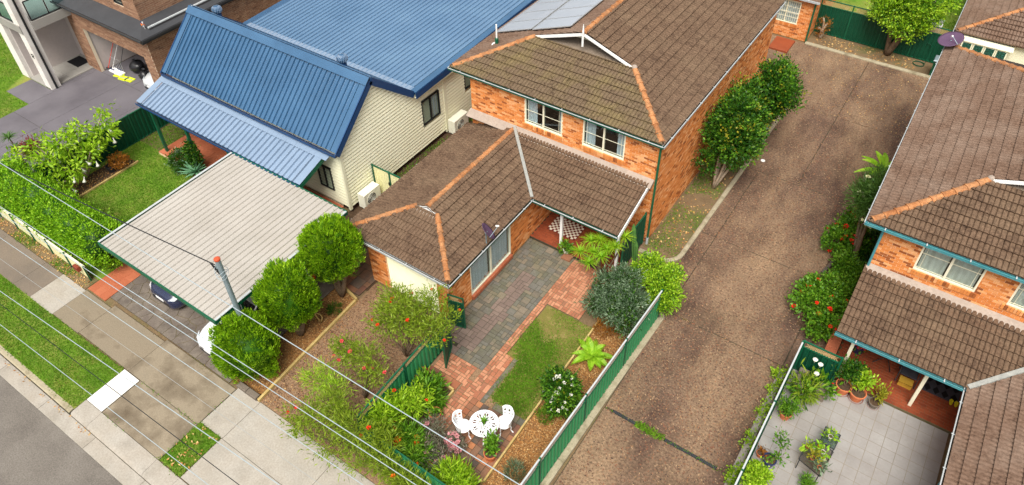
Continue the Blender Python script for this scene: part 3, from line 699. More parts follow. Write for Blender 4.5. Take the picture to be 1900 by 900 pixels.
# coloured pavers beside the garage
def ashlar(name, x0, x1, y0, y1, cell, m, jm, z=.006, gap=.014, sizes=((2,1),(1,2),(1,1),(2,2)), skip=None, pname='paver', bed=True, parent=None):
    nx, ny = round((x1-x0)/cell), round((y1-y0)/cell); used = set(); cx, cy = (x1-x0)/nx, (y1-y0)/ny
    s = parent or struct(MB().box(x0, x1, y0, y1, z-.08, z-.010), name, jm); cnt = 0
    for j in range(ny):
        for i in range(nx):
            if (i, j) in used: continue
            opts = list(sizes); random.shuffle(opts)
            for a, b in opts+[(1, 1)]:
                cells = [(i+p, j+q) for p in range(a) for q in range(b)]
                if all(c[0] < nx and c[1] < ny and c not in used for c in cells): break
            used.update(cells); xa, ya = x0+i*cx, y0+j*cy
            if skip and skip(xa+a*cx/2, ya+b*cy/2): continue
            mm = m(xa+a*cx/2, ya+b*cy/2) if callable(m) else m
            part(MB().rbox(xa+gap/2, xa+a*cx-gap/2, ya+gap/2, ya+b*cy-gap/2, z-.05, z+random.uniform(-.004,.005), .005), pname, mm, s); cnt += 1
    return s
ashlar('side_paving', -16.75, -15.3, 11.65, 14.2, .24, 'mixed_paver', 'joint_dark', sizes=((2,1),(1,2),(2,2),(1,1)))
struct(MB().quad((-18.9,12.0,-.02),(-15.2,12.0,-.02),(-15.2,34,-.02),(-18.9,34,-.02)), 'side_passage', 'soil')
crazy('side_passage_paving', -17.9, -16.4, 15.2, 26.0, .55, 'crazy_stone', 'joint_dark', z=-.002, gap=.05)
grass('side_passage_weeds', 'weeds along the foot of the cream weatherboard wall', [(-18.75,17.5),(-18.0,17.5),(-18.0,30),(-18.75,30)], 300, -.02, h=.14, bare=-.4)
# courtyard garden: slate path, brick strips, lawn, beds
def slm(x, y):
    if -10.75 < x < -10.15 and 12.0 < y < 16.2: return 'pink_paver'
    if y < 12.6 and x < -10.6: return 'pink_paver'
    return 'slate_paver'
ashlar('slate_paving', -11.55, -9.42, 11.52, 17.78, .15, slm, 'joint_dark', sizes=((2,1),(2,1),(1,2),(2,2),(1,1)), skip=lambda x, y: x < -10.9 and y < 12.0)
ashlar('brick_strip', -9.42, -9.12, 11.0, 17.75, .118, 'brick_paver', 'joint_tan', z=.008, gap=.018, sizes=((2,1),(2,1),(1,2)))
ashlar('brick_patch', -10.95, -9.62, 10.72, 11.52, .118, 'brick_paver', 'joint_tan', z=.008, gap=.018, sizes=((2,1),(2,1),(1,2)))
ashlar('old_paving', -11.05, -9.72, 10.38, 10.72, .17, 'mixed_paver', 'joint_dark', z=.006)
ashlar('brick_walk', -9.66, -9.06, 8.9, 11.0, .118, 'brick_paver', 'joint_tan', z=.008, gap=.018, sizes=((2,1),(2,1),(1,2)))
ashlar('brick_apron', -9.12, -7.75, 15.25, 17.75, .118, 'brick_paver', 'joint_tan', z=.008, gap=.016, sizes=((2,1),(1,2)))
ashlar('block_edging', -9.12, -8.62, 10.5, 12.55, .17, lambda x, y: 'slate_paver' if x > -8.8 else 'brick_paver', 'joint_tan', z=.007, sizes=((1,1),(1,1),(1,2)))
ashlar('table_paving', -9.06, -7.08, 8.3, 10.5, .21, 'mixed_paver', 'joint_dark', z=.006, sizes=((1,1),(2,1),(1,1),(1,2)))
ashlar('lawn_end_paving', -8.3, -7.1, 10.5, 10.75, .22, 'slate_paver', 'joint_dark', z=.006)
LAWN = [(-8.55,10.8),(-7.15,10.75),(-7.08,15.2),(-9.08,15.2),(-9.1,12.55),(-8.6,12.5)]
struct(MB().quad(*[(x,y,-.004) for x, y in LAWN]), 'courtyard_lawn_soil', 'dry_lawn')
grass('courtyard_lawn', 'patchy green lawn in the courtyard garden', [(-8.55,10.8),(-7.25,10.8),(-7.5,12.4),(-7.7,13.6),(-8.3,14.6),(-9.0,14.4),(-9.1,12.55),(-8.6,12.5)], 3200, -.004, h=.07, bare=-1.3, jit=.13)
grass('courtyard_thin_lawn', 'thin dry end of the courtyard lawn near the olive bush', LAWN, 1300, -.004, h=.05, bare=-.5)
grass('courtyard_dry_grass', 'dry straw coloured grass patches in the courtyard lawn', LAWN, 500, -.004, m='grass_dry', h=.045, bare=-.1, jit=.08)
struct(MB().quad((-7.04,7.3,-.006),(-5.6,7.3,-.006),(-5.45,17.3,-.006),(-7.08,17.3,-.006)), 'fence_bed_soil', 'mulch')
chips('fence_bed_mulch', 'golden brown bark mulch along the green boundary fence', [(-7.0,7.3),(-5.66,7.3),(-5.45,16.8),(-7.05,16.8)], 750, -.004, 'chip', .055)
for a, b, lb in (((-7.03,8.3,.05),(-7.07,11.7,.05),'timber edging between table paving and the bark bed'),((-7.07,11.72,.05),(-7.09,15.6,.05),'timber edging between courtyard lawn and the bark bed')):
    tag(part(MB().bar(a, b, .06, .15), 'timber_edging', 'timber_edge', loc=((a[0]+b[0])/2,(a[1]+b[1])/2,0)), lb, 'edging')
struct(MB().quad((-10.95,7.25,-.002),(-7.1,7.25,-.002),(-7.1,8.3,-.002),(-9.7,8.9,-.002),(-9.7,10.3,-.002),(-10.95,10.4,-.002)), 'flower_bed_soil', 'soil')
for a, b, lb in (((-10.85,10.42,.06),(-9.74,10.32,.06),'short timber sleeper at the gate end of the flower bed'),((-9.72,10.3,.06),(-9.75,9.4,.06),'timber sleeper along the flower bed beside the brick walk'),((-9.0,8.25,.06),(-7.05,8.25,.06),'timber sleeper between the flower bed and table paving')):
    tag(part(MB().bar(a, b, .06, .14), 'timber_edging', 'timber_edge', loc=((a[0]+b[0])/2,(a[1]+b[1])/2,0)), lb, 'edging')
# shared driveway of exposed aggregate
DW = [(-5.25,-.9,4.0,8.3),(-5.25,-.9,8.3,12.6),(-5.25,-.9,12.64,17.4),(-5.25,-.9,17.4,22.0),(-7.6,-5.25,17.35,22.0),(-7.6,-5.25,22.0,27.0),(-5.25,-.9,22.0,27.0),(-7.6,-3.5,27.0,33.0),(-3.5,.2,27.0,33.0),(-7.6,-3.5,33.0,39.1),(-3.5,.2,33.0,39.1),(-.9,.2,17.4,27.0),(-9.5,-7.6,33.2,39.1)]
slabs('shared_driveway', DW, z=0., m='aggregate', jm='joint_dark', gap=.036, b=.010)
chips('driveway_pebbles', 'coloured pebbles set in the shared driveway', [(-5.2,5),(-1.0,5),(-1.0,17.4),(.15,27),(.15,39),(-7.4,39),(-7.4,20),(-5.2,17.3)], 300, -.012, 'pebble', .06, 'pebbles', .1)
chips('driveway_leaves', 'small dry leaves scattered over the shared driveway', [(-7.0,33),(0,33),(0,39),(-7.0,39)], 14, .0, 'leaf_litter', .07, 'leaves')
drain = thing('strip_drain', 'black slotted strip drain across the shared driveway', 'drain', (-3,12.6,0))
for a, b in ((-4.95,-4.1),(-3.1,-1.35)):
    part(MB().box(a, b, 12.565, 12.68, -.03, .010), 'channel', 'plastic_black', drain); mb = MB()
    for x in np.arange(a+.04, b-.03, .05): mb.box(x, x+.028, 12.575, 12.67, .0101, .015)
    part(mb, 'grate', 'charcoal', drain)
grass('drain_weeds', 'green weeds growing in the strip drain joint', [(-5.2,12.56),(-1.0,12.56),(-1.0,12.68),(-5.2,12.68)], 500, 0, h=.05, w=.02)
grass('drain_clump', 'bright tuft of weeds over the middle of the strip drain', [(-4.15,12.5),(-3.2,12.5),(-3.1,12.75),(-4.1,12.75)], 1800, 0, h=.09, w=.02)
grass('joint_weeds', 'dry weeds in the driveway joint near the olive shrub', [(-5.3,17.3),(-4.2,17.36),(-4.2,17.44),(-5.3,17.5)], 500, 0, h=.05, m='grass_dry')
for x, y, lb in ((-5.35,27.8,'white round inspection cap on the driveway beside the dark side trees'),(-1.05,24.9,'white round inspection cap on the driveway beside the geraniums')):
    tag(part(MB().lathe([(.10,.0),(.10,.012),(.085,.02),(.02,.022)], (x,y,0), 16, True, True), 'drive_cap', 'white_paint', loc=(x,y,0)), lb, 'cap', 'white driveway caps')
# kerbs of the driveway
def kerb_run(name, label, pts, w=.17, h=.13, step=None, m='kerb'):
    t = thing(name, label, 'kerb', (pts[0][0], pts[0][1], 0))
    for a, b in zip(pts, pts[1:]):
        a = Vector((a[0],a[1],h/2-.04)); b = Vector((b[0],b[1],h/2-.04)); n = max(1, round((b-a).length/2.2)); d = (b-a)/n
        for i in range(n):
            p = a+d*i+d.normalized()*.0; mb = MB(); sd = d.normalized().cross(Vector((0,0,1))); z = Vector((0,0,1)); ex = d.normalized()*.01
            q = [p-sd*w/2-z*(h/2+.04), p+sd*w/2-z*(h/2+.04), p+sd*w/2+z*(h/2-.03), p+sd*(w/2-.04)+z*h/2, p-sd*(w/2-.04)+z*h/2, p-sd*w/2+z*(h/2-.03)]
            mb.extr(q[::-1], d-ex if n > 1 or len(pts) < 4 else d); part(mb, 'kerb_segment', m, t)
    return t
def arc(cx, cy, r, a0, a1, n=8): return [(cx+r*math.cos(R(a0+(a1-a0)*i/n)), cy+r*math.sin(R(a0+(a1-a0)*i/n))) for i in range(n+1)]
kerb_run('driveway_kerb', 'concrete kerb at the foot of the green boundary fence', [(-5.52,6.5),(-5.42,12.0),(-5.30,16.9)]+arc(-5.48,16.95,.2,0,110,5), .24)
kerb_run('garden_kerb', 'curved concrete kerb around the grass strip beside the brick side wall', [(-7.5,19.62)]+arc(-6.7,20.32,.72,-100,0,8)+[(-5.88,27.7),(-5.85,32.4)], .19)
kerb_run('rear_kerb', 'concrete kerb in front of the rear green fence', [(-7.0,39.15),(-.35,39.15)], .25)
kerb_run('courtyard_kerb', 'pale concrete kerb outside the tiled courtyard fence', [(-.86,8.5),(-.84,17.2)], .22, m='concrete_light')
struct(MB().quad((-7.5,19.9,-.0),(-6.0,19.9,-.0),(-5.95,32.4,.03),(-7.5,32.4,.03)), 'side_strip_soil', 'earth')
grass('side_strip_grass', 'sparse grass and moss in the strip beside the brick side wall', [(-7.4,20.0),(-6.1,20.0),(-6.0,32),(-7.4,32)], 800, .01, h=.06, m='grass', bare=-.3)
chips('side_strip_leaves', 'fallen leaves on the strip beside the brick side wall', [(-7.4,20.0),(-6.1,20.0),(-6.0,28),(-7.4,28)], 25, .02, 'leaf_litter', .1, 'leaves')
# right garden bed and courtyard
struct(MB().quad((-1.1,19.4,.004),(.35,19.4,.004),(.35,33,.004),(-.3,33,.004),(-1.0,26,.004)), 'unit_bed_soil', 'soil')
tag(part(MB().bar((-1.05,22.3,.06),(-.82,23.4,.06),.12,.18), 'bed_edging', 'mixed_paver', loc=(-.95,22.8,0)), 'low brick edging between the two geranium bushes', 'edging')
CT = [(-.62+i*.41, -.62+(i+1)*.41, 9.6+j*.41, 9.6+(j+1)*.41) for i in range(12) for j in range(20)]
slabs('courtyard_tiles', CT, z=.012, bed=-.004, jm='concrete_stain', m='grey_tile', gap=.011, b=.003, pname='tile')
# rear bed behind the rear kerb and neighbouring yard
struct(MB().quad((-7,39.2,.01),(-.3,39.2,.01),(-.3,40.7,.01),(-7,40.7,.01)), 'rear_bed_soil', 'earth')
chips('rear_bed_leaves', 'dry brown leaf litter under the tree by the rear fence', [(-6.8,39.3),(-1.4,39.3),(-1.4,40.5),(-6.8,40.5)], 60, .012, 'leaf_litter', .1, 'leaves')
struct(MB().quad((-12,40.8,-.01),(0,40.8,-.01),(0,60,-.01),(-12,60,-.01)), 'rear_yard_soil', 'lawn_base')
grass('rear_yard_grass', 'grass in the yard beyond the rear fence', [(-1.6,41),(0,41),(0,50),(-1.6,50)], 500, 0, h=.07)
slabs('rear_yard_path', [(-2.9,-1.7,41+i*1.2,42.2+i*1.2) for i in range(8)], z=.006, m='concrete_stain')

# ================================================================== BRICK HOUSE WITH TILED ROOFS (centre)
H1 = thing('brick_house', 'two storey orange brick house with brown tiled roofs, solar panels and front wing', 'house', (-12,20.2,0))
E2, E1, tM, t1 = 5.1, 2.35, .39, .33
def make_wall(house, faces, mortar='mortar', th=.16, name='wall'):
    mb = MB()
    for ax, c, out, a0, a1, z0, z1, holes in faces:
        for s, e, lo, hi in cut_rects(a0, a1, z0, z1, holes): wbox(mb, ax, s, e, c, c-out*th, lo, hi)
    return part(mb, name, mortar, house)
W1, W2 = (-13.38,-11.62,3.63,4.90), (-10.69,-8.87,3.63,4.92)
DOOR = (-11.42,-10.5,.1,2.15); SL = (13.86,16.47,.24,2.02); GD = (-14.52,-12.1,.0,2.02)
F = [('x',20.22,-1,-16.08,-7.50,0,5.02,[W1,W2,DOOR]), ('y',-7.50,1,20.23,33.0,0,5.02,[]), ('y',-16.08,-1,20.23,33.0,0,5.0,[]), ('x',33.0,1,-16.07,-7.51,0,5.0,[]),
     ('x',12.6,-1,-15.38,-11.6,0,2.28,[GD]), ('y',-11.6,1,12.61,20.06,0,2.28,[SL]), ('y',-15.38,-1,12.61,20.06,0,2.28,[])]
wall1 = make_wall(H1, F)
BR = Bricks(wall1, 'brick')
for ax, c, out, a0, a1, z0, z1, holes in F:
    if ax == 'x' and c == 33.0: continue
    BR.wall_face(ax, c, out, a0-(.012 if ax == 'y' else 0), a1, z0+.004, z1, holes)
BR.finish((-10.5,20.2,4.2), 300, lambda p, b: b[0] == 'x' and b[1] == 20.22 and p.z > 3.1)
def soldier_sill(house, ax, c, out, a0, a1, z, m='brick'):
    n = round((a1-a0+.2)/.086); st = (a1-a0+.2)/n; k = None
    for i in range(n):
        a = a0-.1+i*st; mb = MB(); q = [P3(ax,a+.005,c,z-.004), P3(ax,a+.005,c+out*.05,z-.02), P3(ax,a+.005,c+out*.045,z-.2), P3(ax,a+.005,c,z-.2)]
        mb.extr(q if ax == 'x' else q[::-1], P3(ax, st-.01, 0, 0)); part(mb, 'sill_brick', m, house)
for w_ in (W1, W2): soldier_sill(wall1, 'x', 20.22, -1, w_[0], w_[1], w_[2])
window(H1, 'x', 20.22, -1, *W1, rails=(.52,.12), curtain='curtain', curt_span=((.02,.3),(.93,.99)))
window(H1, 'x', 20.22, -1, *W2, rails=(.52,.12), curtain='curtain', curt_span=((.02,.26),(.82,.99)))
sw = window(H1, 'y', -11.6, 1, *SL, rails=(), curtain='curtain', bars=False, name='sliding_door', curt_span=((0,.46),(.54,.97)))
mb = MB()
for i in range(11): mb.rbox(-11.6,-11.48,13.85+i*.238,13.85+i*.238+.228,.06,.235,.01)
part(mb, 'sill', 'terracotta_tile', sw)
# roller door of thin horizontal slats
rd = part(MB().box(-14.52,-12.1,12.66,12.68,.0,2.02), 'roller_door', 'cream_trim', H1)
for i in range(25):
    z = .02+i*.08; s = MB(); s.extr([(-14.5,12.66,z),(-14.5,12.64,z+.02),(-14.5,12.635,z+.04),(-14.5,12.64,z+.06),(-14.5,12.66,z+.078)], (2.38,0,0)); part(s, 'slat', 'cream_board', rd)
dr = part(MB().box(-11.40,-10.52,20.24,20.28,.1,2.13), 'front_door', 'green_dark_sheet', H1)
mb = MB()
for a, b, c_, d_ in ((-11.42,-11.36,.1,2.15),(-10.56,-10.5,.1,2.15),(-11.36,-10.56,2.09,2.15),(-11.36,-10.56,1.05,1.12)): mb.box(a, b, 20.19, 20.238, c_, d_)
part(mb, 'door_frame', 'green_metal', dr); part(MB().ball((-10.62,20.17,1.08),.035), 'door_knob', 'chrome', dr)
# main roof
roof1 = part(MB().box(-12.35,-11.99,22.9,33,6.72,6.9), 'roof', 'roof_deck', H1)
T = Tiles(roof1, 'roof_tile'); sf = math.sqrt(1+tM*tM); hw = 4.785; TT_ = hw*sf; s0 = 2.5
xl, xr, yf, yb = -16.95, -7.38, 20.1, 33.1; zR = E2+hw*tM
T.plane((xr,yf,E2), (0,1,0), (-1,0,tM), [(0,0),(13,0),(13,TT_),(s0,TT_),(s0,s0*sf)], split=s0*sf)
T.plane((xl,yb,E2), (0,-1,0), (1,0,tM), [(0,0),(13,0),(13-s0,s0*sf),(13-s0,TT_),(0,TT_)], 'roof_tile_pale', split=s0*sf)  # paler tile copy paints in the sky reflection seen on this slope
T.plane((xl,yf,E2), (1,0,0), (0,1,tM), [(0,0),(9.57,0),(9.57-s0,s0*sf),(s0,s0*sf)], 'roof_tile_mossy')
# wing and porch roofs
wl, wr, wy, hw1 = -16.3, -11.42, 12.45, 2.44; sf1 = math.sqrt(1+t1*t1); TW1 = hw1*sf1; sg = 1.95; zr1 = E1+hw1*t1; yv = 17.7; wx = -13.86
T.plane((wl,20.2,E1), (0,-1,0), (1,0,t1), [(0,0),(7.75,0),(7.75-sg,sg*sf1),(7.75-sg,TW1),(0,TW1)], split=sg*sf1)
T.plane((wr,wy,E1), (0,1,0), (-1,0,t1), [(0,0),(yv-wy,0),(yv-wy+hw1,TW1),(sg,TW1),(sg,sg*sf1)], split=sg*sf1)
T.plane((wl,wy,E1), (1,0,0), (0,1,t1), [(0,0),(4.88,0),(4.88-sg,sg*sf1),(sg,sg*sf1)])
T.plane((wr,yv,E1), (1,0,0), (0,1,t1), [(0,0),(3.77,0),(3.77,2.5*sf1),(-hw1,hw1*sf1)])
T.finish(300)
caps(roof1, (xr-.06,yf+.06,E2+.05), (xr-s0,yf+s0,E2+s0*tM+.05)); caps(roof1, (xl+.06,yf+.06,E2+.05), (xl+s0,yf+s0,E2+s0*tM+.05)); caps(roof1, (-12.165,22.55,zR+.03), (-12.165,33.1,zR+.03))
caps(roof1, (wr-.05,wy+.05,E1+.05), (wr-sg,wy+sg,E1+sg*t1+.05), r=.115); caps(roof1, (wl+.05,wy+.05,E1+.05), (wl+sg,wy+sg,E1+sg*t1+.05), r=.115); caps(roof1, (wx,wy+sg+.05,zr1+.03), (wx,20.05,zr1+.03), r=.115)
part(MB().ball((xr-s0-.02,yf+s0+.02,E2+s0*tM+.1),(.12,.12,.1)), 'cap_end_mortar', 'flashing', roof1)
# gablets
gy = yf+s0; zg = E2+s0*tM; gx0, gx1 = xl+s0, xr-s0
gb = part(MB().extr([(gx0+.25,gy+.75,zg+.1),(gx1-.25,gy+.75,zg+.1),(-12.165,gy+.75,zR-.06)], (0,.05,0)), 'gablet', 'white_paint', H1)
for i in range(6):
    z = zg+.12+i*.12; hx = (zR-.08-z)/tM*.86
    if hx > .1: part(MB().box(-12.165-hx,-12.165+hx,gy+.725,gy+.748,z,z+.105), 'board', 'cream_board', gb)
part(MB().quad((gx0-.05,gy-.02,zg+.012),(gx1+.05,gy-.02,zg+.012),(gx1-.3,gy+.75,zg+.16),(gx0+.3,gy+.75,zg+.16)), 'gablet_apron', 'rubble', gb)
part(MB().bar((gx0+.15,gy-.02,zg+.04),(gx1-.1,gy-.02,zg+.04),.06,.03), 'flashing_strip', 'lead', gb)
for s in (-1, 1):
    a = Vector((-12.165+s*.02, gy-.03, zR-.06)); b = Vector((-12.165+s*(hw-s0+.02), gy-.03, zg+.02)); part(MB().bar(a, b, .03, .12, up=(0,0,1)), 'barge_board', 'white_paint', gb)
part(MB().tube([(-12.165,gy-.08,zR-.55),(-12.165,gy-.08,zR+.1),(-12.165,gy-.08,zR+.42)], [.045,.045,.012], 8), 'finial', 'white_paint', gb)
part(MB().extr([(wl+sg+.06,wy+sg+.0,E1+sg*t1+.03),(wr-sg-.06,wy+sg+.0,E1+sg*t1+.03),(wx+.02,wy+sg+.06,zr1+.02)], (0,.03,0)), 'wing_gablet', 'white_paint', H1)
part(MB().quad((wl+sg-.15,wy+sg-.3,E1+(sg-.3)*t1+.05),(wr-sg+.15,wy+sg-.3,E1+(sg-.3)*t1+.05),(wr-sg,wy+sg+.02,E1+sg*t1+.055),(wl+sg,wy+sg+.02,E1+sg*t1+.055)), 'flashing_sheet', 'flashing', roof1)
# valley, apron flashing, fascia, barge
part(MB().bar((wr+.05,yv-.05,E1+.10),(wr-hw1,yv+hw1,zr1+.13),.12,.09), 'valley', 'lead', roof1)
ya = 20.2
part(MB().extr([(-16.15,ya-.36,E1+(ya-.36-yv)*t1+.055),(-16.15,ya+.0,E1+(ya-yv)*t1+.13),(-16.15,ya+.0,E1+(ya-yv)*t1+.0),(-16.15,ya-.3,E1+(ya-.36-yv)*t1-.02)][::-1], (8.62,0,0)), 'apron_flashing', 'flashing', roof1)
bb = MB().extr([(-7.64,yv-.05,E1-.18),(-7.64,yv-.05,E1+.02),(-7.64,ya-.02,E1+(ya-yv)*t1+.05),(-7.64,ya-.02,E1+(ya-yv)*t1-.16)][::-1], (.035,0,0)); part(bb, 'barge_board', 'white_paint', H1)
part(MB().quad((-7.66,yv+.02,E1-.02),(-7.66,ya-.03,E1+(ya-yv)*t1-.02),(-11.5,ya-.03,E1+(ya-yv)*t1-.02),(-11.5,yv+.02,E1-.02)), 'porch_ceiling', 'white_paint', H1)
# soffits
so = MB(); so.box(xl+.02,-16.08,yf+.02,yb,E2-.1,E2-.08); so.box(wl+.02,-15.38,wy+.02,20.0,E1-.1,E1-.08); part(so, 'soffit', 'cream_trim', H1)
gutter(H1, (xl-.1,yf-.02,E2), (xr+.1,yf-.02,E2), (0,-1,0), 'gutter_green'); gutter(H1, (xr+.01,yf-.1,E2), (xr+.01,33.1,E2), (1,0,0), 'gutter_pale'); gutter(H1, (xl-.01,yf-.1,E2), (xl-.01,33.1,E2), (-1,0,0), 'gutter_pale')
gutter(H1, (wl-.1,wy-.02,E1), (wr+.1,wy-.02,E1), (0,-1,0), 'gutter_pale'); gutter(H1, (wl-.01,wy-.1,E1), (wl-.01,20,E1), (-1,0,0), 'gutter_pale'); gutter(H1, (wr+.01,wy-.1,E1), (wr+.01,yv-.02,E1), (1,0,0), 'gutter_green'); gutter(H1, (wr+.02,yv-.02,E1), (-7.62,yv-.02,E1), (0,-1,0), 'gutter_green')
part(MB().tube([(-7.40,20.08,5.0),(-7.43,20.12,4.85),(-7.43,20.12,.35)], .045, 8), 'downpipe', 'green_metal', H1); part(MB().tube([(-7.43,20.12,.36),(-7.43,20.12,0)], .055, 8), 'downpipe_foot', 'gutter_pale', H1)
# porch
pf = part(MB().box(-11.58,-7.62,17.82,20.2,-.02,.09), 'porch_floor', 'joint_dark', H1)
mb = MB(); cnt = 0
for j in range(20):
    for i in range(18):
        xa = -11.58+(i+(j % 2)*.5)*.235-.06; xb = min(xa+.227, -7.63); xa = max(xa, -11.57); ya_, yb_ = 17.83+j*.118, 17.83+j*.118+.110
        if xb-xa < .05 or yb_ > 20.2: continue
        k = MB().rbox(xa, xb, ya_, yb_, .05, .1+random.uniform(-.001,.002), .004)
        if cnt < 300: part(k, 'floor_brick', 'porch_tile', pf); cnt += 1
        else: n = len(mb.v); mb.v += k.v; mb.f += [tuple(n+i_ for i_ in f) for f in k.f]
if mb.v: part(mb, 'floor_brick', 'porch_tile', pf, kind='stuff')
for i, (x, y) in enumerate(((-10.2,18.0),(-7.74,17.98))): part(MB().box(x-.05,x+.05,y-.05,y+.05,.1,E1-.08), 'post', 'white_paint', H1)
part(MB().rbox(-9.9,-9.5,17.5,17.82,0,.09,.01), 'step', 'mixed_paver', H1)
# side screen panel of the porch
t = thing('porch_screen', 'dark green metal screen closing the end of the porch', 'screen', (-7.62,19,0))
part(ribbed((-7.58,18.15,.1), (0,1,0), (0,0,1), 1.85, 1.55, .2, .02), 'panel', 'green_dark_sheet', t)
part(MB().bar((-7.58,18.12,.05),(-7.58,18.12,1.75),.06), 'post', 'green_metal', t); part(MB().bar((-7.58,19.98,.05),(-7.58,19.98,1.75),.06), 'post', 'green_metal', t); part(MB().bar((-7.58,18.15,1.68),(-7.58,19.95,1.68),.05), 'rail', 'green_metal', t)
# checkered mat, drawn from small square tufts
t = thing('checkered_mat', 'brown and cream checkered mat on the brick porch floor', 'mat', (-10.6,18.9,.1))
part(MB().box(-11.2,-9.9,18.55,19.5,.103,.112), 'backing', 'mat_red', t); mb = MB()
for i in range(13):
    for j in range(9):
        if (i+j) % 2: mb.box(-11.2+i*.1,-11.1+i*.1,18.57+j*.1,18.67+j*.1,.112,.118)
part(mb, 'check', 'mat_cream', t)
# solar panels on the left slope (two rows)
nv = Vector((-tM,0,1)).normalized(); uv = Vector((0,1,0)); vv = Vector((1,0,tM)).normalized()
for row, (d0, y0, nn) in enumerate(((.28,23.1,6),(2.35,23.0,6))):
    for i in range(nn):
        L, Wd = 1.95, 1.0; O = Vector((xl,0,E2))+vv*d0+uv*(y0+i*1.02)+nv*.16
        t = thing('solar_panel', f"grey blue solar panel, {('first','second','third','fourth','fifth','sixth')[i]} from the roof vent in the {('lower row above the gutter','upper row below the ridge')[row]}", 'solar panel', tuple(O), 'solar panels on the tiled roof')
        part(MB().extr([O, O+uv*Wd, O+uv*Wd+vv*L, O+vv*L][::-1], nv*.035), 'panel_back', 'frame_black', t)
        a, b = .03, .03; q = O+nv*.037
        part(MB().quad(q+uv*a+vv*b, q+vv*(L-b)+uv*a, q+uv*(Wd-a)+vv*(L-b), q+uv*(Wd-a)+vv*b), 'cells', 'solar_cell', t)
        fr = MB(); q = O+nv*.025
        for p0, p1 in ((q,q+uv*Wd),(q+vv*L,q+vv*L+uv*Wd)): fr.bar(p0, p1, .035, .035, nv)
        for p0, p1 in ((q+vv*.018,q+vv*(L-.018)),(q+uv*Wd+vv*.018,q+uv*Wd+vv*(L-.018))): fr.bar(p0, p1, .035, .0345, nv)
        part(fr, 'frame', 'alu', t)
        ft = MB()
        for e in (.3, 1.6): p = O+vv*e+uv*.1; part(MB().bar(p-nv*.15, p, .05, .05, uv), 'foot', 'alu', t)
t = thing('roof_vent', 'white roof vent pipe with green collar beside the solar panels', 'vent', (-16.0,22.05,5.45))
part(MB().lathe([(.24,-.08),(.22,.05),(.09,.10)], (-16.0,22.05,5.47), 14), 'flashing', 'white_paint', t); part(MB().lathe([(.075,.0),(.08,.3),(.05,.34)], (-16.0,22.05,5.5), 10), 'collar', 'green_metal', t); part(MB().tube([(-16.0,22.05,5.8),(-16.0,22.05,6.45)], .035, 8), 'pipe', 'white_paint', t)
# satellite dish
def dish(label, base, mast, c, nrm, r, arm=.5):
    t = thing('satellite_dish', label, 'satellite dish', base); nrm = Vector(nrm).normalized(); a = nrm.orthogonal().normalized(); b = nrm.cross(a); c = Vector(c); mb = MB(); n = 20
    for sgn in (0, .012):
        for i in range(6):
            rr = r*i/5
            for j in range(n): th = 2*math.pi*j/n; mb.v.append(tuple(c+(a*math.cos(th)+b*math.sin(th)*.92)*rr+nrm*(.12*(i/5)**2*r*1.4-sgn)))
    for k in (0, 1):
        for i in range(5):
            for j in range(n):
                q = (k*6*n+i*n+j, k*6*n+i*n+(j+1) % n, k*6*n+(i+1)*n+(j+1) % n, k*6*n+(i+1)*n+j); mb.f.append(q if k == 0 else q[::-1])
    for j in range(n): mb.f.append((5*n+j, 5*n+(j+1) % n, 11*n+(j+1) % n, 11*n+j))
    part(mb, 'reflector', 'dish', t, smooth=True); part(MB().tube([base, mast, c-nrm*.06], .022, 8), 'mast', 'galv', t); part(MB().ball(c-nrm*.05,.06), 'bracket', 'galv', t)
    f = c+nrm*arm-Vector((0,0,.0)); part(MB().tube([c-b*r*.9+nrm*.1*r, f-b*.08], .012, 6), 'feed_arm', 'galv', t); part(MB().tube([f-b*.1, f-b*.02-nrm*.1], .035, 8), 'receiver', 'white_paint', t)
    return t
dish('purple grey satellite dish on the front wing gutter', (-11.40,14.68,2.28), (-11.40,14.68,2.92), (-11.36,14.72,3.02), (.55,.55,.6), .36)
# ---- right brick unit
H2 = thing('brick_unit', 'two storey orange brick unit beside the driveway with paler tiled roof and tiled courtyard', 'house', (4,20.3,0))
V1, V2 = (1.47,3.27,3.74,4.93), (4.16,5.96,3.75,4.95); D2 = (3.3,4.0,.1,2.1); PW = (1.0,2.6,.9,2.0)
F = [('x',20.3,-1,.3,9.2,0,5.02,[V1,V2,D2,PW]), ('y',.3,-1,20.31,32.6,0,5.02,[]), ('x',32.6,1,.31,9.19,0,5.0,[]), ('y',4.4,-1,8,20.13,0,2.28,[]), ('y',9.2,1,20.31,32.6,0,5.0,[])]
wall2 = make_wall(H2, F); BR = Bricks(wall2, 'brick')
for ax, c, out, a0, a1, z0, z1, holes in F[:2]+F[3:4]: BR.wall_face(ax, c, out, a0-(.012 if ax == 'y' else 0), a1, z0+.004, z1, holes)
BR.finish((2.2,20.3,4.2), 300, lambda p, b: b[0] == 'x' and p.z > 3.0)
for w_ in (V1, V2): soldier_sill(wall2, 'x', 20.3, -1, w_[0], w_[1], w_[2])
window(H2, 'x', 20.3, -1, *V1, rails=(.62,.1), curtain='curtain_beige', curt_span=((.02,.46),(.5,.98))); window(H2, 'x', 20.3, -1, *V2, rails=(.62,.1), curtain='curtain_beige', curt_span=((.02,.98),))
window(H2, 'x', 20.3, -1, *PW, rails=(), bars=False, curtain='curtain_beige', curt_span=((.02,.98),))
part(MB().box(3.3,4.0,20.34,20.38,.1,2.1), 'front_door', 'brown_frame', H2)
roof2 = part(MB().box(4.4,4.73,22.9,29,6.72,6.9), 'roof', 'roof_deck', H2); T = Tiles(roof2, 'roof_tile_pale'); ul, uy, ub = -.22, 20.1, 32.95; s2 = 2.65; Lr = ub-uy
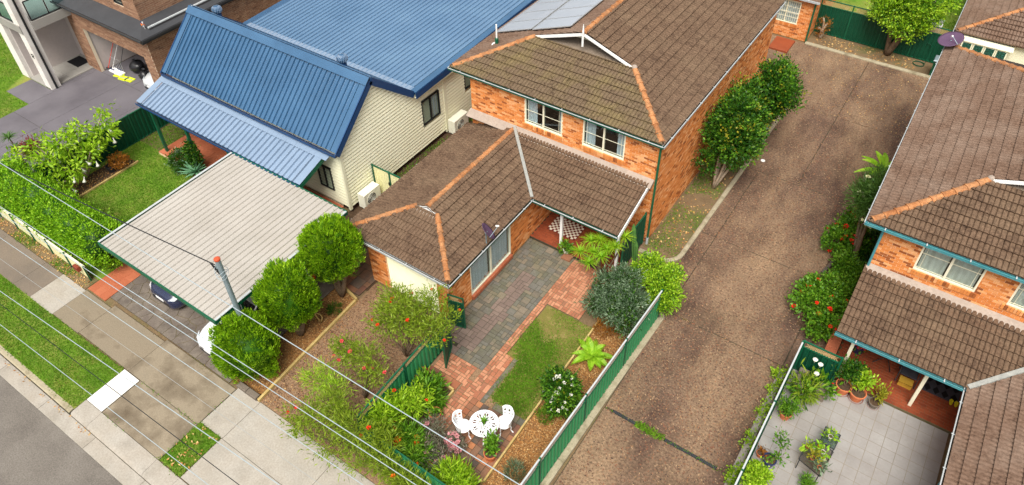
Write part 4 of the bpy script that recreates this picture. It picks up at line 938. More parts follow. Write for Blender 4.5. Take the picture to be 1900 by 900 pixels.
T.plane((ul,ub,E2), (0,-1,0), (1,0,tM), [(0,0),(Lr,0),(Lr-s2,s2*sf),(Lr-s2,TT_),(hw,TT_)], split=s2*sf)
T.plane((ul,uy,E2), (1,0,0), (0,1,tM), [(0,0),(9.57,0),(9.57-s2,s2*sf),(s2,s2*sf)], 'roof_tile')
T.plane((.18,17.75,E1), (1,0,0), (0,1,t1), [(0,0),(3.87,0),(3.87+hw1,TW1),(0,2.5*sf1)], 'roof_tile')
T.plane((4.05,20.19,E1), (0,-1,0), (1,0,t1), [(2.44,0),(12.2,0),(12.2,TW1),(0,TW1)], 'roof_tile_pale')
T.plane((9.35,uy,E2), (0,1,0), (-1,0,tM), [(0,0),(Lr,0),(Lr-hw,TT_),(s2,TT_),(s2,s2*sf)], split=s2*sf); T.plane((8.93,8,E1), (0,1,0), (-1,0,t1), [(0,0),(12.2,0),(12.2,TW1),(0,TW1)])
T.deck.quad((9.35,ub,E2),(ul,ub,E2),(4.565,ub-hw,zR)); part(MB().box(8.5,8.66,8,20.1,0,2.28), 'wing_wall', 'brick', H2)
T.finish(300)
caps(roof2, (ul+.06,uy+.06,E2+.05), (ul+s2,uy+s2,E2+s2*tM+.05)); caps(roof2, (ul+.06,ub-.06,E2+.05), (ul+hw,ub-hw,zR+.05)); caps(roof2, (4.565,uy+s2,zR+.03), (4.565,ub-hw,zR+.03)); caps(roof2, (6.49,8,zr1+.03), (6.49,20,zr1+.03), r=.115)
gy2 = uy+s2; zg2 = E2+s2*tM
gb = part(MB().extr([(ul+s2+.25,gy2+.6,zg2+.1),(9.35-s2-.25,gy2+.6,zg2+.1),(4.565,gy2+.6,zR-.06)], (0,.05,0)), 'gablet', 'white_paint', H2)
part(MB().quad((ul+s2,gy2-.02,zg2+.012),(9.35-s2,gy2-.02,zg2+.012),(9.05-s2,gy2+.6,zg2+.12),(ul+s2+.3,gy2+.6,zg2+.12)), 'gablet_apron', 'rubble', gb)
for s in (-1, 1): part(MB().bar((4.565+s*.02,gy2-.03,zR-.06),(4.565+s*(hw-s2+.02),gy2-.03,zg2+.02),.03,.12), 'barge_board', 'white_paint', gb)
part(MB().ball((ul+s2+.03,gy2+.03,zg2+.1),(.11,.11,.1)), 'cap_end_mortar', 'flashing', roof2)
part(MB().bar((4.0,17.7,E1+.10),(4.05+hw1,17.75+hw1,zr1+.13),.14,.09), 'valley', 'lead', roof2)
part(MB().extr([(.22,ya+.08-.36,E1+(ya-.28-17.75)*t1+.055),(.22,ya+.08,E1+(ya+.08-17.75)*t1+.13),(.22,ya+.08,E1+(ya-17.75)*t1),(.22,ya-.22,E1+(ya-.28-17.75)*t1-.02)][::-1], (6.2,0,0)), 'apron_flashing', 'flashing', roof2)
part(MB().quad((.22,17.78,E1-.02),(.22,20.28,E1+2.5*t1-.02),(4.4,20.28,E1+2.5*t1-.02),(4.4,17.78,E1-.02)), 'porch_ceiling', 'white_paint', H2)
part(MB().extr([(.19,17.72,E1-.12),(.19,17.72,E1+.03),(.19,20.25,E1+2.5*t1+.03),(.19,20.25,E1+2.5*t1-.12)], (.03,0,0)), 'barge_board', 'gutter_teal', H2)
gutter(H2, (ul-.1,uy-.02,E2), (9.45,uy-.02,E2), (0,-1,0), 'gutter_teal'); gutter(H2, (ul-.01,uy-.1,E2), (ul-.01,ub+.1,E2), (-1,0,0), 'gutter_pale'); gutter(H2, (.16,17.73,E1), (4.03,17.73,E1), (0,-1,0), 'gutter_teal'); gutter(H2, (4.04,17.72,E1), (4.04,8,E1), (-1,0,0), 'gutter_pale')
part(MB().tube([(.26,20.2,4.98),(.26,20.2,3.0)], .04, 8), 'downpipe', 'gutter_teal', H2); part(MB().tube([(4.0,15.6,2.2),(4.25,15.6,2.0),(4.33,15.6,1.9),(4.33,15.6,0)], .045, 8), 'downpipe', 'gutter_teal', H2)
pf = part(MB().box(.5,4.38,17.82,20.28,-.02,.09), 'porch_floor', 'joint_tan', H2); mb = MB(); cnt = 0
for j in range(20):
    for i in range(18):
        xa = .5+(i+(j % 2)*.5)*.235-.06; xb = min(xa+.227, 4.38); xa = max(xa, .5); ya_ = 17.83+j*.118; yb_ = ya_+.110
        if xb-xa < .05 or yb_ > 20.28: continue
        k = MB().rbox(xa, xb, ya_, yb_, .05, .1+random.uniform(-.001,.002), .004)
        if cnt < 300: part(k, 'floor_brick', 'porch_tile', pf); cnt += 1
        else: n = len(mb.v); mb.v += k.v; mb.f += [tuple(n+i_ for i_ in f) for f in k.f]
if mb.v: part(mb, 'floor_brick', 'porch_tile', pf, kind='stuff')
for x, y in ((.78,18.05),(3.02,18.12)): part(MB().box(x-.05,x+.05,y-.05,y+.05,.1,E1-.08), 'post', 'frame_cream', H2)
lw = part(MB().box(.12,.42,17.95,20.2,0,.55), 'low_wall', 'mortar', H2)
k = Bricks(lw, 'brick'); k.wall_face('x',17.95,-1,.12,.42,.01,.52); k.wall_face('y',.12,-1,17.95,20.2,.01,.52); k.finish((0,17,0),0)
for i in range(7): part(MB().rbox(.08,.46,17.9+i*.33,17.9+i*.33+.32,.55,.61,.01), 'coping_tile', 'terracotta_tile', lw)
dish('dark purple satellite dish on the rear corner of the courtyard unit roof', (-.24,32.6,5.08), (-.24,32.6,5.42), (-.2,32.62,5.5), (.25,.35,-.95) if False else (-.25,-.25,.93), .5, .3)
# ---- rear unit behind the driveway end (only its corner shows)
H3 = thing('rear_brick_unit', 'orange brick unit at the far end of the driveway with a barred window', 'house', (-10,39.4,0))
RW = (-9.2,-7.75,.85,2.2); F = [('x',39.3,-1,-14,-7.05,0,2.5,[RW]),('y',-7.05,1,39.31,46,0,2.5,[])]; w3 = make_wall(H3, F); BR = Bricks(w3, 'brick')
for ax, c, out, a0, a1, z0, z1, holes in F: BR.wall_face(ax, c, out, a0-(.012 if ax == 'y' else 0), a1, z0+.004, z1, holes)
BR.finish((-7.5,39.3,1.2), 120, lambda p, b: b[0] == 'x')
W = window(H3, 'x', 39.3, -1, *RW, rails=(), bars=False, curtain='curtain', curt_span=((.02,.98),)); mb = MB()
for q in range(13): x = RW[0]+.05+q*(RW[1]-RW[0]-.1)/12; mb.bar((x,39.26,RW[2]+.03),(x,39.26,RW[3]-.03),.018)
for z in (.9,1.25,1.5,1.55,1.85,2.16): mb.bar((RW[0],39.255,z),(RW[1],39.255,z),.018)
part(mb, 'security_grille', 'frame_cream', W); soldier_sill(w3, 'x', 39.3, -1, RW[0], RW[1], RW[2])
part(MB().tube([(-7.02,39.24,2.45),(-7.02,39.24,0)], .05, 8), 'downpipe', 'green_metal', H3)
part(MB().quad((-14.2,39.1,2.55),(-6.85,39.1,2.55),(-8.9,41.2,3.3),(-14.2,41.2,3.3)), 'roof', 'roof_tile_pale', H3); part(MB().quad((-6.85,39.1,2.55),(-6.85,46,2.55),(-8.9,46,3.3),(-8.9,41.2,3.3)), 'roof_side', 'roof_tile_pale', H3)
gutter(H3, (-14.2,39.1,2.55), (-6.8,39.1,2.55), (0,-1,0), 'gutter_pale')
part(MB().rbox(-8.55,-7.5,37.5,38.9,0,.12,.01), 'entry_step', 'porch_tile', H3)
# ---- unit behind the right unit
H4 = thing('rear_tiled_unit', 'single storey tiled unit behind the rear fence with cream awning windows', 'house', (3,41,0))
part(MB().box(.1,8,40.2,48,0,2.3), 'wall', 'cream_board', H4)
roof4 = part(MB().box(3.5,4,46,47,2.2,3), 'roof', 'roof_deck', H4); T = Tiles(roof4, 'roof_tile_pale'); u4, y4 = -.2, 40.0; TL4 = 4.2*sf1
T.plane((u4,52,2.4), (0,-1,0), (1,0,t1), [(0,0),(12,0),(7.8,TL4),(0,TL4)]); T.plane((u4,y4,2.4), (1,0,0), (0,1,t1), [(0,0),(8.4,0),(4.2,TL4)]); T.finish(60)
caps(roof4, (u4+.06,y4+.06,2.45), (u4+4.2,y4+4.2,2.45+4.2*t1)); gutter(H4, (u4-.01,y4-.1,2.4), (u4-.01,52,2.4), (-1,0,0), 'gutter_pale')
for i in range(4):
    x = .25+i*.52; f = part(MB().box(x, x+.5, 39.55, 39.6, 1.7, 2.25), 'awning_window', 'cream_trim', H4); part(MB().box(x+.06, x+.44, 39.53, 39.548, 1.76, 2.19), 'pane', 'glass_frost', f)
part(MB().box(.1,2.5,39.5,40.2,2.26,2.3), 'window_hood', 'cream_trim', H4)
aw = thing('patio_awning', 'clear corrugated awning behind the ridge of the courtyard unit', 'awning', (2.5,35,0))
part(ribbed((.5,34.0,2.6), (1,0,0), (0,1,.05), 5, 3.4, .12, .02, .03, .02), 'sheet', 'poly_sheet', aw)
for x in (.55,5.4): part(MB().bar((x,37.2,0),(x,37.2,2.7),.08), 'post', 'brown_frame', aw)
part(MB().bar((.45,34.05,2.56),(5.5,34.05,2.56),.05,.08), 'beam', 'frame_cream', aw); part(MB().bar((.45,37.2,2.72),(5.5,37.2,2.72),.05,.08), 'beam', 'frame_cream', aw)
for x in (.55,5.4): part(MB().bar((x,34.05,0),(x,34.05,2.52),.08), 'post', 'brown_frame', aw)

# ================================================================== BLUE ROOFED WEATHERBOARD HOUSE
HB = thing('weatherboard_house', 'cream weatherboard house with blue ribbed metal roof and verandah', 'house', (-24,17,0))
bx0, bx1 = -29.6, -18.58; ry, rz = 17.02, 5.62; fy, fz = 14.66, 3.42; gyb, gz = 19.4, 3.62; WX = -18.8
def topy(z):
    lo, hi = 14.94, 31.0
    if z > 3.35:
        k = (rz-.12-z)/(rz-.12-3.35); lo = ry-(ry-14.94)*k; hi = ry+(gyb-ry)*max(0, (rz-.1-z)/(rz-.1-3.5)) if z > 3.5 else 31.0
    return lo, hi
bw = part(MB().box(-29.4,WX-.06,15.02,31,0,3.3), 'wall', 'cream_trim', HB); part(MB().extr([(WX-.06,14.98,3.2),(WX-.06,19.5,3.3),(WX-.06,17.02,rz-.2)], (-10.4,0,0)), 'gable_core', 'cream_trim', HB)
SWN = (19.95,21.2,1.4,2.7); SW2 = (23.1,23.7,1.6,2.5); z = .28
while z < rz-.35:
    lo, hi = topy(z); segs = [(lo, hi)]
    for h in (SWN, SW2):
        if z+.15 > h[2] and z < h[3]:
            ns = []
            for s, e in segs:
                if h[0] > s: ns.append((s, min(e, h[0])))
                if h[1] < e: ns.append((max(s, h[1]), e))
            segs = ns
    for s, e in segs:
        if e-s > .02: part(MB().extr([(WX-.05,s,z),(WX+.06,s,z),(WX+.035,s,z+.118),(WX-.05,s,z+.118)], (0,e-s,0)), 'weatherboard', 'cream_board', bw)
    z += .17
z = .28
while z < 3.2:
    part(MB().extr([(-29.4,15.02,z),(-29.4,14.88,z),(-29.4,14.905,z+.118),(-29.4,15.02,z+.118)][::-1], (29.4-18.84,0,0)), 'weatherboard', 'cream_board', bw); z += .17
part(MB().box(WX-.03,WX+.075,14.86,14.99,.15,3.3), 'corner_trim', 'cream_trim', HB); part(MB().box(WX-.03,WX+.075,21.5,21.68,.1,3.4), 'joint_trim', 'cream_trim', HB)
part(MB().box(WX-.5,WX-.02,15,31,-.02,.27), 'base', 'brown_frame', HB)
window(HB, 'y', WX+.05, 1, *SWN, fm='frame_black', curtain='curtain', curt_span=((.5,.98),), bars=False, th=.05); window(HB, 'y', WX+.05, 1, *SW2, fm='frame_black', bars=False, split=(), th=.05)
window(HB, 'x', 14.85, -1, -20.3, -19.5, .9, 2.1, fm='frame_black', bars=False, th=.05); part(MB().box(-25.6,-24.7,14.88,14.93,.15,2.2), 'front_door', 'brown_frame', HB)
# roofs
sl = math.hypot(ry-fy, rz-fz)
rb = part(ribbed((bx0+.25,fy,fz), (1,0,0), (0,ry-fy,rz-fz), bx1-bx0-.5, sl, .255, .075, .05, .012), 'front_roof_sheet', 'blue_roof', HB)
slb = math.hypot(gyb-ry, rz-gz)
part(ribbed((bx1-.25,gyb,gz), (-1,0,0), (0,ry-gyb,rz-gz), bx1-bx0-.5, slb, .255, .06, .05, .012), 'back_roof_sheet', 'blue_roof', HB)
up = Vector((0,-(rz-fz),ry-fy)).normalized()
def strip(a, b, w_, n, m, name, th=.02):
    a = Vector(a); b = Vector(b); part(MB().bar(a, b, w_, th, up=n), name, m, HB)
o_ = up*.055
strip(Vector((bx0+.12,fy,fz))+o_, Vector((bx0+.12,ry,rz))+o_, .34, up, 'blue_roof', 'barge_cap'); strip(Vector((bx1-.15,fy,fz))+o_, Vector((bx1-.15,ry,rz))+o_, .34, up, 'blue_roof', 'barge_cap')
strip(Vector((bx0-.03,ry-.13,rz-.05))+o_*1.3, Vector((bx1+.03,ry-.13,rz-.05))+o_*1.3, .36, up, 'blue_roof', 'ridge_flashing')
up2 = Vector((0,(rz-gz),gyb-ry)).normalized(); strip(Vector((bx0-.03,ry+.1,rz-.03))+up2*.07, Vector((bx1+.03,ry+.1,rz-.03))+up2*.07, .3, up2, 'blue_roof', 'ridge_flashing')
fa = MB()
for a, b in (((bx1,fy-.03,fz-.1),(bx1,ry,rz-.08)),((bx1,ry,rz-.08),(bx1,gyb,gz-.1))): fa.bar(a, b, .04, .3)
part(fa, 'fascia', 'blue_fascia', HB); fa = MB()
for a, b in (((bx0,fy-.03,fz-.1),(bx0,ry,rz-.08)),((bx0,ry,rz-.08),(bx0,gyb,gz-.1))): fa.bar(a, b, .04, .3)
part(fa, 'fascia', 'blue_fascia', HB); gutter(HB, (bx0,fy-.02,fz-.05), (bx1,fy-.02,fz-.05), (0,-1,0), 'blue_fascia', brackets=False)
# rear low roof
ry1 = 33.0; rs = .035
part(ribbed((bx0+.1,gyb,gz), (1,0,0), (0,1,rs), bx1-bx0-.25, ry1-gyb, .255, .06, .05, .012), 'rear_roof_sheet', 'blue_sky_sheen', HB)
strip((bx1-.05,gyb-.02,gz+.055), (bx1-.05,ry1,gz+.055+rs*(ry1-gyb)), .3, (0,0,1), 'blue_roof', 'edge_flashing'); strip((bx0+.1,gyb,gz+.055), (bx0+.1,ry1,gz+.055+rs*(ry1-gyb)), .3, (0,0,1), 'blue_roof', 'edge_flashing')
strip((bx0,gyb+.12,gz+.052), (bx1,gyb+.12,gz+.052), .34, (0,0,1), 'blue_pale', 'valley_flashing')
part(MB().bar((bx1+.1,gyb,gz-.13),(bx1+.1,ry1,gz-.13+rs*(ry1-gyb)),.04,.32), 'fascia', 'blue_fascia', HB); part(MB().box(WX-.1,bx1+.1,gyb+.05,31,gz-.3,gz-.27), 'soffit', 'cream_trim', HB); part(MB().bar((bx0-.02,gyb,gz-.13),(bx0-.02,ry1,gz-.13+rs*(ry1-gyb)),.04,.32), 'fascia', 'blue_fascia', HB)
# verandah
vy, vz, vx0, vx1, ty, tz = 13.1, 2.6, -29.7, -19.3, 14.68, 3.12
vs_ = math.hypot(ty-vy, tz-vz); upv = Vector((0,-(tz-vz),ty-vy)).normalized()
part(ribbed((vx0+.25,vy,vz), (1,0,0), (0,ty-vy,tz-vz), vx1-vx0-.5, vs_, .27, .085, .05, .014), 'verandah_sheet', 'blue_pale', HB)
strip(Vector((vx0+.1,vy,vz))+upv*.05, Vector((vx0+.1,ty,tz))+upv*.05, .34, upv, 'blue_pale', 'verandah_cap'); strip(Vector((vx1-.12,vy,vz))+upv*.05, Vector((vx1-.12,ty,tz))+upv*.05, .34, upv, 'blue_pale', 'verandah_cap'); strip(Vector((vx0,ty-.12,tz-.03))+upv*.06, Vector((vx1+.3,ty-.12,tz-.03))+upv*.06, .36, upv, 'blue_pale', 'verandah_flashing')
gutter(HB, (vx0-.02,vy-.01,vz), (vx1+.02,vy-.01,vz), (0,-1,0), 'blue_fascia', brackets=False); part(MB().bar((vx0,vy+.08,vz-.12),(vx1,vy+.08,vz-.12),.06,.14), 'verandah_beam', 'green_metal', HB); part(MB().bar((vx1+.02,vy+.05,vz-.1),(vx1+.02,ty,tz-.1),.06,.16), 'verandah_beam', 'green_metal', HB)
for x in (-28.84,-26.4,-23.6,-19.4): part(MB().box(x-.06,x+.06,13.05,13.17,.15,vz-.19), 'verandah_post', 'green_metal', HB)
vf = part(MB().box(-29.15,-19.2,12.85,14.9,-.02,.14), 'verandah_floor', 'mortar', HB)
for i in range(30):
    for j in range(6): part(MB().rbox(-29.15+i*.333,-29.15+i*.333+.325,12.85+j*.34,12.85+j*.34+.332,.13,.152,.003), 'floor_tile', 'terracotta_tile', vf)
# whirlybird vents
def whirly(x, y, z, label):
    t = thing('turbine_vent', label, 'roof vent', (x,y,z)); part(MB().lathe([(.16,-.35),(.16,.1)], (x,y,z), 14), 'throat', 'blue_fascia', t); b = part(MB().lathe([(.15,.1),(.22,.16),(.235,.26),(.2,.36),(.1,.42),(.01,.44)], (x,y,z), 18), 'dome', 'blue_roof', t)
    mb = MB()
    for i in range(18):
        a = 2*math.pi*i/18; mb.tube([(x+r_*math.cos(a+k*.12), y+r_*math.sin(a+k*.12), z+zz) for k, (r_, zz) in enumerate(((.16,.1),(.228,.16),(.243,.26),(.208,.36),(.11,.425)))], .012, 4)
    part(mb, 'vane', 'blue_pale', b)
whirly(-29.35, 18.1, 4.85, 'blue turbine vent on the brick house end of the blue ridge'); whirly(-21.3, 18.15, 4.85, 'blue turbine vent behind the blue ridge near the weatherboard gable')
# air conditioners
def aircon(x0, x1, y0, y1, h, label):
    t = thing('air_conditioner', label, 'air conditioner', ((x0+x1)/2,(y0+y1)/2,0)); part(MB().rbox(x0,x1,y0,y1,.1,h,.015), 'case', 'ac_cream', t)
    mb = MB(); yc = y0+(y1-y0)*.42; r = min(.26,(h-.2)/2)
    for k in range(1, 5):
        for i in range(20):
            a, b = 2*math.pi*i/20, 2*math.pi*(i+1)/20; mb.bar((x1+.008,yc+r*k/4*math.cos(a),(h+.1)/2+r*k/4*math.sin(a)),(x1+.008,yc+r*k/4*math.cos(b),(h+.1)/2+r*k/4*math.sin(b)),.012)
    part(MB().extr([(x1-.01,yc+r*math.cos(2*math.pi*i/20),(h+.1)/2+r*math.sin(2*math.pi*i/20)) for i in range(20)], (.014,0,0)), 'fan', 'charcoal', t); part(mb, 'grille', 'ac_cream', t)
    for ya2 in (y0+.06, y1-.12): part(MB().box(x0+.02,x1-.02,ya2,ya2+.06,0,.1), 'foot', 'charcoal', t)
aircon(-18.65,-18.25,15.3,16.25,.85, 'cream air conditioner beside the cream side gate'); aircon(-18.66,-18.25,21.55,22.6,.85, 'cream air conditioner under the side wall of the blue roofed house')
# side gate
t = thing('side_gate', 'cream ribbed side gate with green posts between the two houses', 'gate', (-18.2,16.45,0))
for x in (-19.05+.35,-17.75,-16.6): part(MB().bar((x,16.45,0),(x,16.45,1.62),.07), 'post', 'green_metal', t)
part(MB().bar((-18.7,16.45,1.58),(-16.6,16.45,1.58),.05), 'rail', 'green_metal', t)
for a, b in ((-18.66,-17.79),(-17.71,-16.64)): part(ribbed((a,16.45,.06), (1,0,0), (0,0,1), b-a, 1.48, .1, .02, .03, .015), 'panel', 'cream_sheet', t)
part(MB().box(-17.82,-17.76,16.38,16.42,.9,1.05), 'latch', 'plastic_black', t)
# ---- carport
CP = thing('carport', 'flat carport with pale ribbed metal roof and green fascia', 'carport', (-19.9,10,0)); cx0, cx1, cy0, cy1, cz = -23.15, -16.7, 6.9, 13.0, 2.5
part(ribbed((cx0+.05,cy0,cz), (1,0,0), (0,1,.012), cx1-cx0-.1, cy1-cy0, .25, .048, .06, .015), 'roof_sheet', 'carport_sheet', CP)
for a, b in (((cx0,cy0-.02,cz-.06),(cx1,cy0-.02,cz-.06)),((cx0,cy1+.03,cz+.02),(cx1,cy1+.03,cz+.02))): part(MB().bar(a, b, .05, .17), 'fascia', 'green_metal', CP)
for x in (cx0-.01, cx1+.01): part(MB().bar((x,cy0-.04,cz-.04),(x,cy1+.05,cz+.03),.05,.17), 'fascia', 'green_metal', CP); part(MB().bar((x-.0,cy0,cz+.055),(x,cy1,cz+.12),.09,.02), 'edge_cap', 'gutter_pale', CP)
for x in (cx0+.2, -19.9, cx1-.15):
    for y in (cy0+1.1, 10, cy1-.2):
        if x == -19.9 and y < 12: continue
        part(MB().box(x-.045,x+.045,y-.045,y+.045,0,cz-.09), 'post', 'cream_trim' if y < 8 and x < -22 else 'green_metal', CP)
for y in (cy0+.25, 10, cy1-.2): part(MB().bar((cx0,y,cz-.05),(cx1,y,cz-.05),.06,.08), 'beam', 'green_metal', CP)
# ---- cars
def car(label, paint, x, y, group=None, name='parked_car', rot=0):
    t = thing(name, label, 'car', (x,y,0), group); L, Wd = 4.4, 1.78
    # stations from front (v=0) to back: (v, half width low, half width high, z of top surface)
    St = [(0,.52,.50,.56),(.06,.68,.62,.66),(.18,.80,.70,.74),(.45,.87,.78,.84),(.9,.89,.80,.92),(1.25,.89,.80,.97),(1.3,.89,.80,.98),(2.2,.89,.80,.98),(3.2,.89,.80,1.0),(3.9,.88,.78,1.02),(4.25,.84,.74,1.0),(4.4,.72,.62,.9)]
    mb = MB(); n = 9
    for v_, a, b, zt in St:
        for fx, fz in ((-.96,.22),(-1,.38),(-1,.58),(-.96,.86),(-.82,.97),(-.4,1.0),(.4,1.0),(.82,.97),(.96,.86),(1,.58),(1,.38),(.96,.22)):
            w2 = a if fz < .7 else b*1.04; mb.v.append((x+fx*w2, y+v_, max(.2, fz*zt)))
    n = 12
    for i in range(len(St)-1):
        for j in range(n): mb.f.append((i*n+j, (i+1)*n+j, (i+1)*n+(j+1) % n, i*n+(j+1) % n))
    mb.f.append(tuple(range(n))); mb.f.append(tuple((len(St)-1)*n+j for j in range(n))[::-1])
    part(mb, 'body', paint, t, smooth=True)
    cab = [(1.2,.76,.97),(1.95,.62,1.43),(3.1,.60,1.45),(4.0,.70,1.0)]; gm = MB()
    for v_, hw_, zt in cab: gm.v += [(x-hw_,y+v_,zt),(x+hw_,y+v_,zt)]
    gm.v += [(x-.77,y+1.2,.95),(x+.77,y+1.2,.95),(x+.74,y+4.0,.98),(x-.74,y+4.0,.98)]
    gm.f += [(0,1,3,2),(4,5,7,6),(8,0,2,4,6,11),(1,9,10,7,5,3)]; part(gm, 'window', 'car_glass', t)
    rf = MB(); rf.extr([(x-.63,y+1.9,1.425),(x+.63,y+1.9,1.425),(x+.61,y+3.15,1.445),(x-.61,y+3.15,1.445)], (0,0,.03)); part(rf, 'roof', paint, t)
    for s in (-1, 1):
        for a, b in (((.765,1.22,.97),(.625,1.95,1.44)),((.61,3.1,1.45),(.70,4.0,1.02)),((.745,2.5,.97),(.615,2.55,1.44))): part(MB().bar((x+s*a[0],y+a[1],a[2]),(x+s*b[0],y+b[1],b[2]),.05), 'pillar', paint, t)
    for s in (-1, 1):
        part(MB().extr([(x+s*.50,y+.035,.58),(x+s*.74,y+.15,.60),(x+s*.82,y+.36,.70),(x+s*.62,y+.16,.69)][::s], (0,-.012,.03)), 'headlight', 'lamp_lens', t); part(MB().ball((x+s*.95,y+1.5,.98),(.1,.07,.07)), 'mirror', paint, t); part(MB().box(x+s*.66-.12,x+s*.66+.12,y+4.33,y+4.42,.62,.8), 'tail_light', 'petal_red', t)
        for v_ in (.85, 3.45):
            c = (x+s*.80, y+v_, .31); wm = MB(); k = 18
            for e, r_ in ((-.1,.26),(-.1,.31),(.1,.31),(.1,.26)):
                for j in range(k): th = 2*math.pi*j/k; wm.v.append((c[0]+e, c[1]+r_*math.cos(th), c[2]+r_*math.sin(th)))
            for i in range(3):
                for j in range(k): wm.f.append((i*k+j, i*k+(j+1) % k, (i+1)*k+(j+1) % k, (i+1)*k+j))
            wh = part(wm, 'wheel', 'rubber', t); hm = MB(); hm.extr([(c[0]-.08,c[1]+.255*math.cos(2*math.pi*j/k),c[2]+.255*math.sin(2*math.pi*j/k)) for j in range(k)], (.16,0,0)); part(hm, 'rim', 'chrome', wh)
    part(MB().bar((x-.4,y+.02,.5),(x+.4,y+.02,.5),.05,.05), 'grille', 'chrome', t); part(MB().box(x-.5,x+.5,y-.005,y+.1,.24,.38), 'air_intake', 'plastic_black', t); part(MB().box(x-.22,x+.22,y-.018,y-.006,.4,.5), 'number_plate', 'white_paint', t)
    part(MB().bar((x-.5,y+.2,.725),(x+.5,y+.2,.725),.02,.02), 'bonnet_line', 'plastic_black', t)
    return t
car('dark blue car nosing out from under the pale carport roof', 'car_blue', -21.1, 7.2)
car('white car under the carport beside the clipped conifers', 'car_white', -17.6, 6.62)
# private pole with service cable
t = thing('service_pole', 'grey steel service pole with rusty cap beside the carport', 'pole', (-16.2,7.5,0))
part(MB().tube([(-16.2,7.5,0),(-16.2,7.5,5.18)], .085, 12), 'pole', 'galv', t); part(MB().lathe([(.1,0),(.1,.06),(.06,.09)], (-16.2,7.5,5.18), 12, True, True), 'cap', 'rust_cap', t)
lp = MB()
for k in range(3):
    pts = [(-16.2-.02+.2*math.cos(a+k)*(1-.12*k), 7.5+.2*math.sin(a+k), 4.72-.12*k+.07*math.cos(a*2+k)) for a in np.linspace(0, 6.28, 16)]; lp.tube(pts, .008, 5)
part(lp, 'cable_loop', 'cable_pale', t); part(MB().box(-16.32,-16.22,7.42,7.58,4.8,4.95), 'bracket', 'galv', t)
lp = MB()
for k in range(4): lp.tube([(-16.45-.04*k,7.42,4.9),(-16.38-.03*k,7.45,4.75-.05*k),(-16.3,7.48,4.6-.08*k),(-16.28,7.5,4.75)], .011, 5)
part(lp, 'service_lead', 'cable_dark', t)
def sag(a, b, s, n=24): a = Vector(a); b = Vector(b); return [tuple(a.lerp(b, i/n)-Vector((0,0,4*s*(i/n)*(1-i/n)))) for i in range(n+1)]
tag(part(MB().tube(sag((-16.3,7.45,4.92),(-42,2.9,9.5),.35), .018, 6), 'service_cable', 'cable_dark', loc=(-16.3,7.45,4.9)), 'dark service cable running from the steel pole over the hedge', 'cable')
# overhead wires along the street (heights solved so that they hang over the verge)
WIRES = [((0,302,960,897),4.2,.0085,'cable_pale','pale overhead wire passing above the pole base and the round white table'),((0,383,799,900),3.9,.0085,'cable_pale','pale overhead wire, upper of the close pair crossing the clipped conifer'),((0,395,769,898),3.9,.0078,'cable_pale','pale overhead wire, lower of the close pair crossing the clipped conifer'),
         ((0,441,671,898),3.6,.0078,'cable_pale','pale overhead wire crossing the white footpath slab and stained driveway'),((0,480,400,762),3.2,.004,'cable_grey','very thin grey overhead wire above the footpath'),((0,540,480,873),2.6,.0085,'cable_pale','thick pale overhead wire above the verge grass'),
         ((0,564,444,900),2.4,.008,'cable_dark','dark overhead wire between two pale ones above the verge grass'),((0,602,387,900),2.1,.007,'cable_pale','pale overhead wire nearest the road kerb')]
def ray_y(px, py, Y):
    d = cr*((px-950)/1363.6)+cd*((py-345)/1363.6)+cf; t_ = Y/d.y; return CAMP+d*t_
for w_, Y, r_, m_, lb in WIRES:
    a = ray_y(w_[0], w_[1], Y); b = ray_y(w_[2], w_[3], Y); d = b-a; p0 = a-d*1.6; p1 = b+d*.9
    tag(part(MB().tube([tuple(p0.lerp(p1, i/12)) for i in range(13)], r_, 6), 'overhead_wire', m_, loc=tuple(p0)), lb, 'wire', 'overhead wires along the street')
# ================================================================== MODERN BROWN BRICK HOUSE
HM = thing('modern_brick_house', 'modern brown brick house with open garage, rendered column and glass balcony', 'house', (-36,15.6,0))
GO = (-38.0,-32.75,.0,2.68); UW = (-34.2,-33.5,5.0,6.6)
F = [('x',15.6,-1,-39.15,-32.0,0,4.08,[GO]), ('y',-32.0,1,15.61,32,0,4.08,[]), ('x',16.25,-1,-39.15,-33.05,4.1,7.6,[(-34.9,-34.1,4.75,6.4),(-36.6,-36.0,4.75,6.4)]), ('y',-33.05,1,16.26,32,4.1,7.6,[])]
wm_ = make_wall(HM, F, 'mortar_cream'); BR = Bricks(wm_, 'brick_brown', .29, .086)
for ax, c, out, a0, a1, z0, z1, holes in F: BR.wall_face(ax, c, out, a0-(.012 if ax == 'y' else 0), a1, z0+.004, z1, holes)
BR.finish((-32.5,15.6,3.4), 300, lambda p, b: b[1] in (15.6,-32.0))
for w_ in ((-34.9,-34.1,4.75,6.4),(-36.6,-36.0,4.75,6.4)): window(HM, 'x', 16.25, -1, *w_, fm='frame_black', split=(), bars=False)
sk = MB(); z0, z1 = 4.09, 4.3
sk.quad((-39.2,15.25,z0),(-31.65,15.25,z0),(-33.0,16.22,z1),(-39.2,16.22,z1)); sk.quad((-31.65,15.25,z0),(-31.65,32,z0),(-33.0,32,z1),(-33.0,16.22,z1)); sk.box(-39.2,-31.66,15.26,15.3,3.85,4.085); sk.box(-31.70,-31.655,15.301,32,3.85,4.085); part(sk, 'skirt_roof', 'charcoal', HM)
gutter(HM, (-39.2,15.25,4.1), (-31.6,15.25,4.1), (0,-1,0), 'charcoal', brackets=False); gutter(HM, (-31.65,15.2,4.1), (-31.65,32,4.1), (1,0,0), 'charcoal', brackets=False)
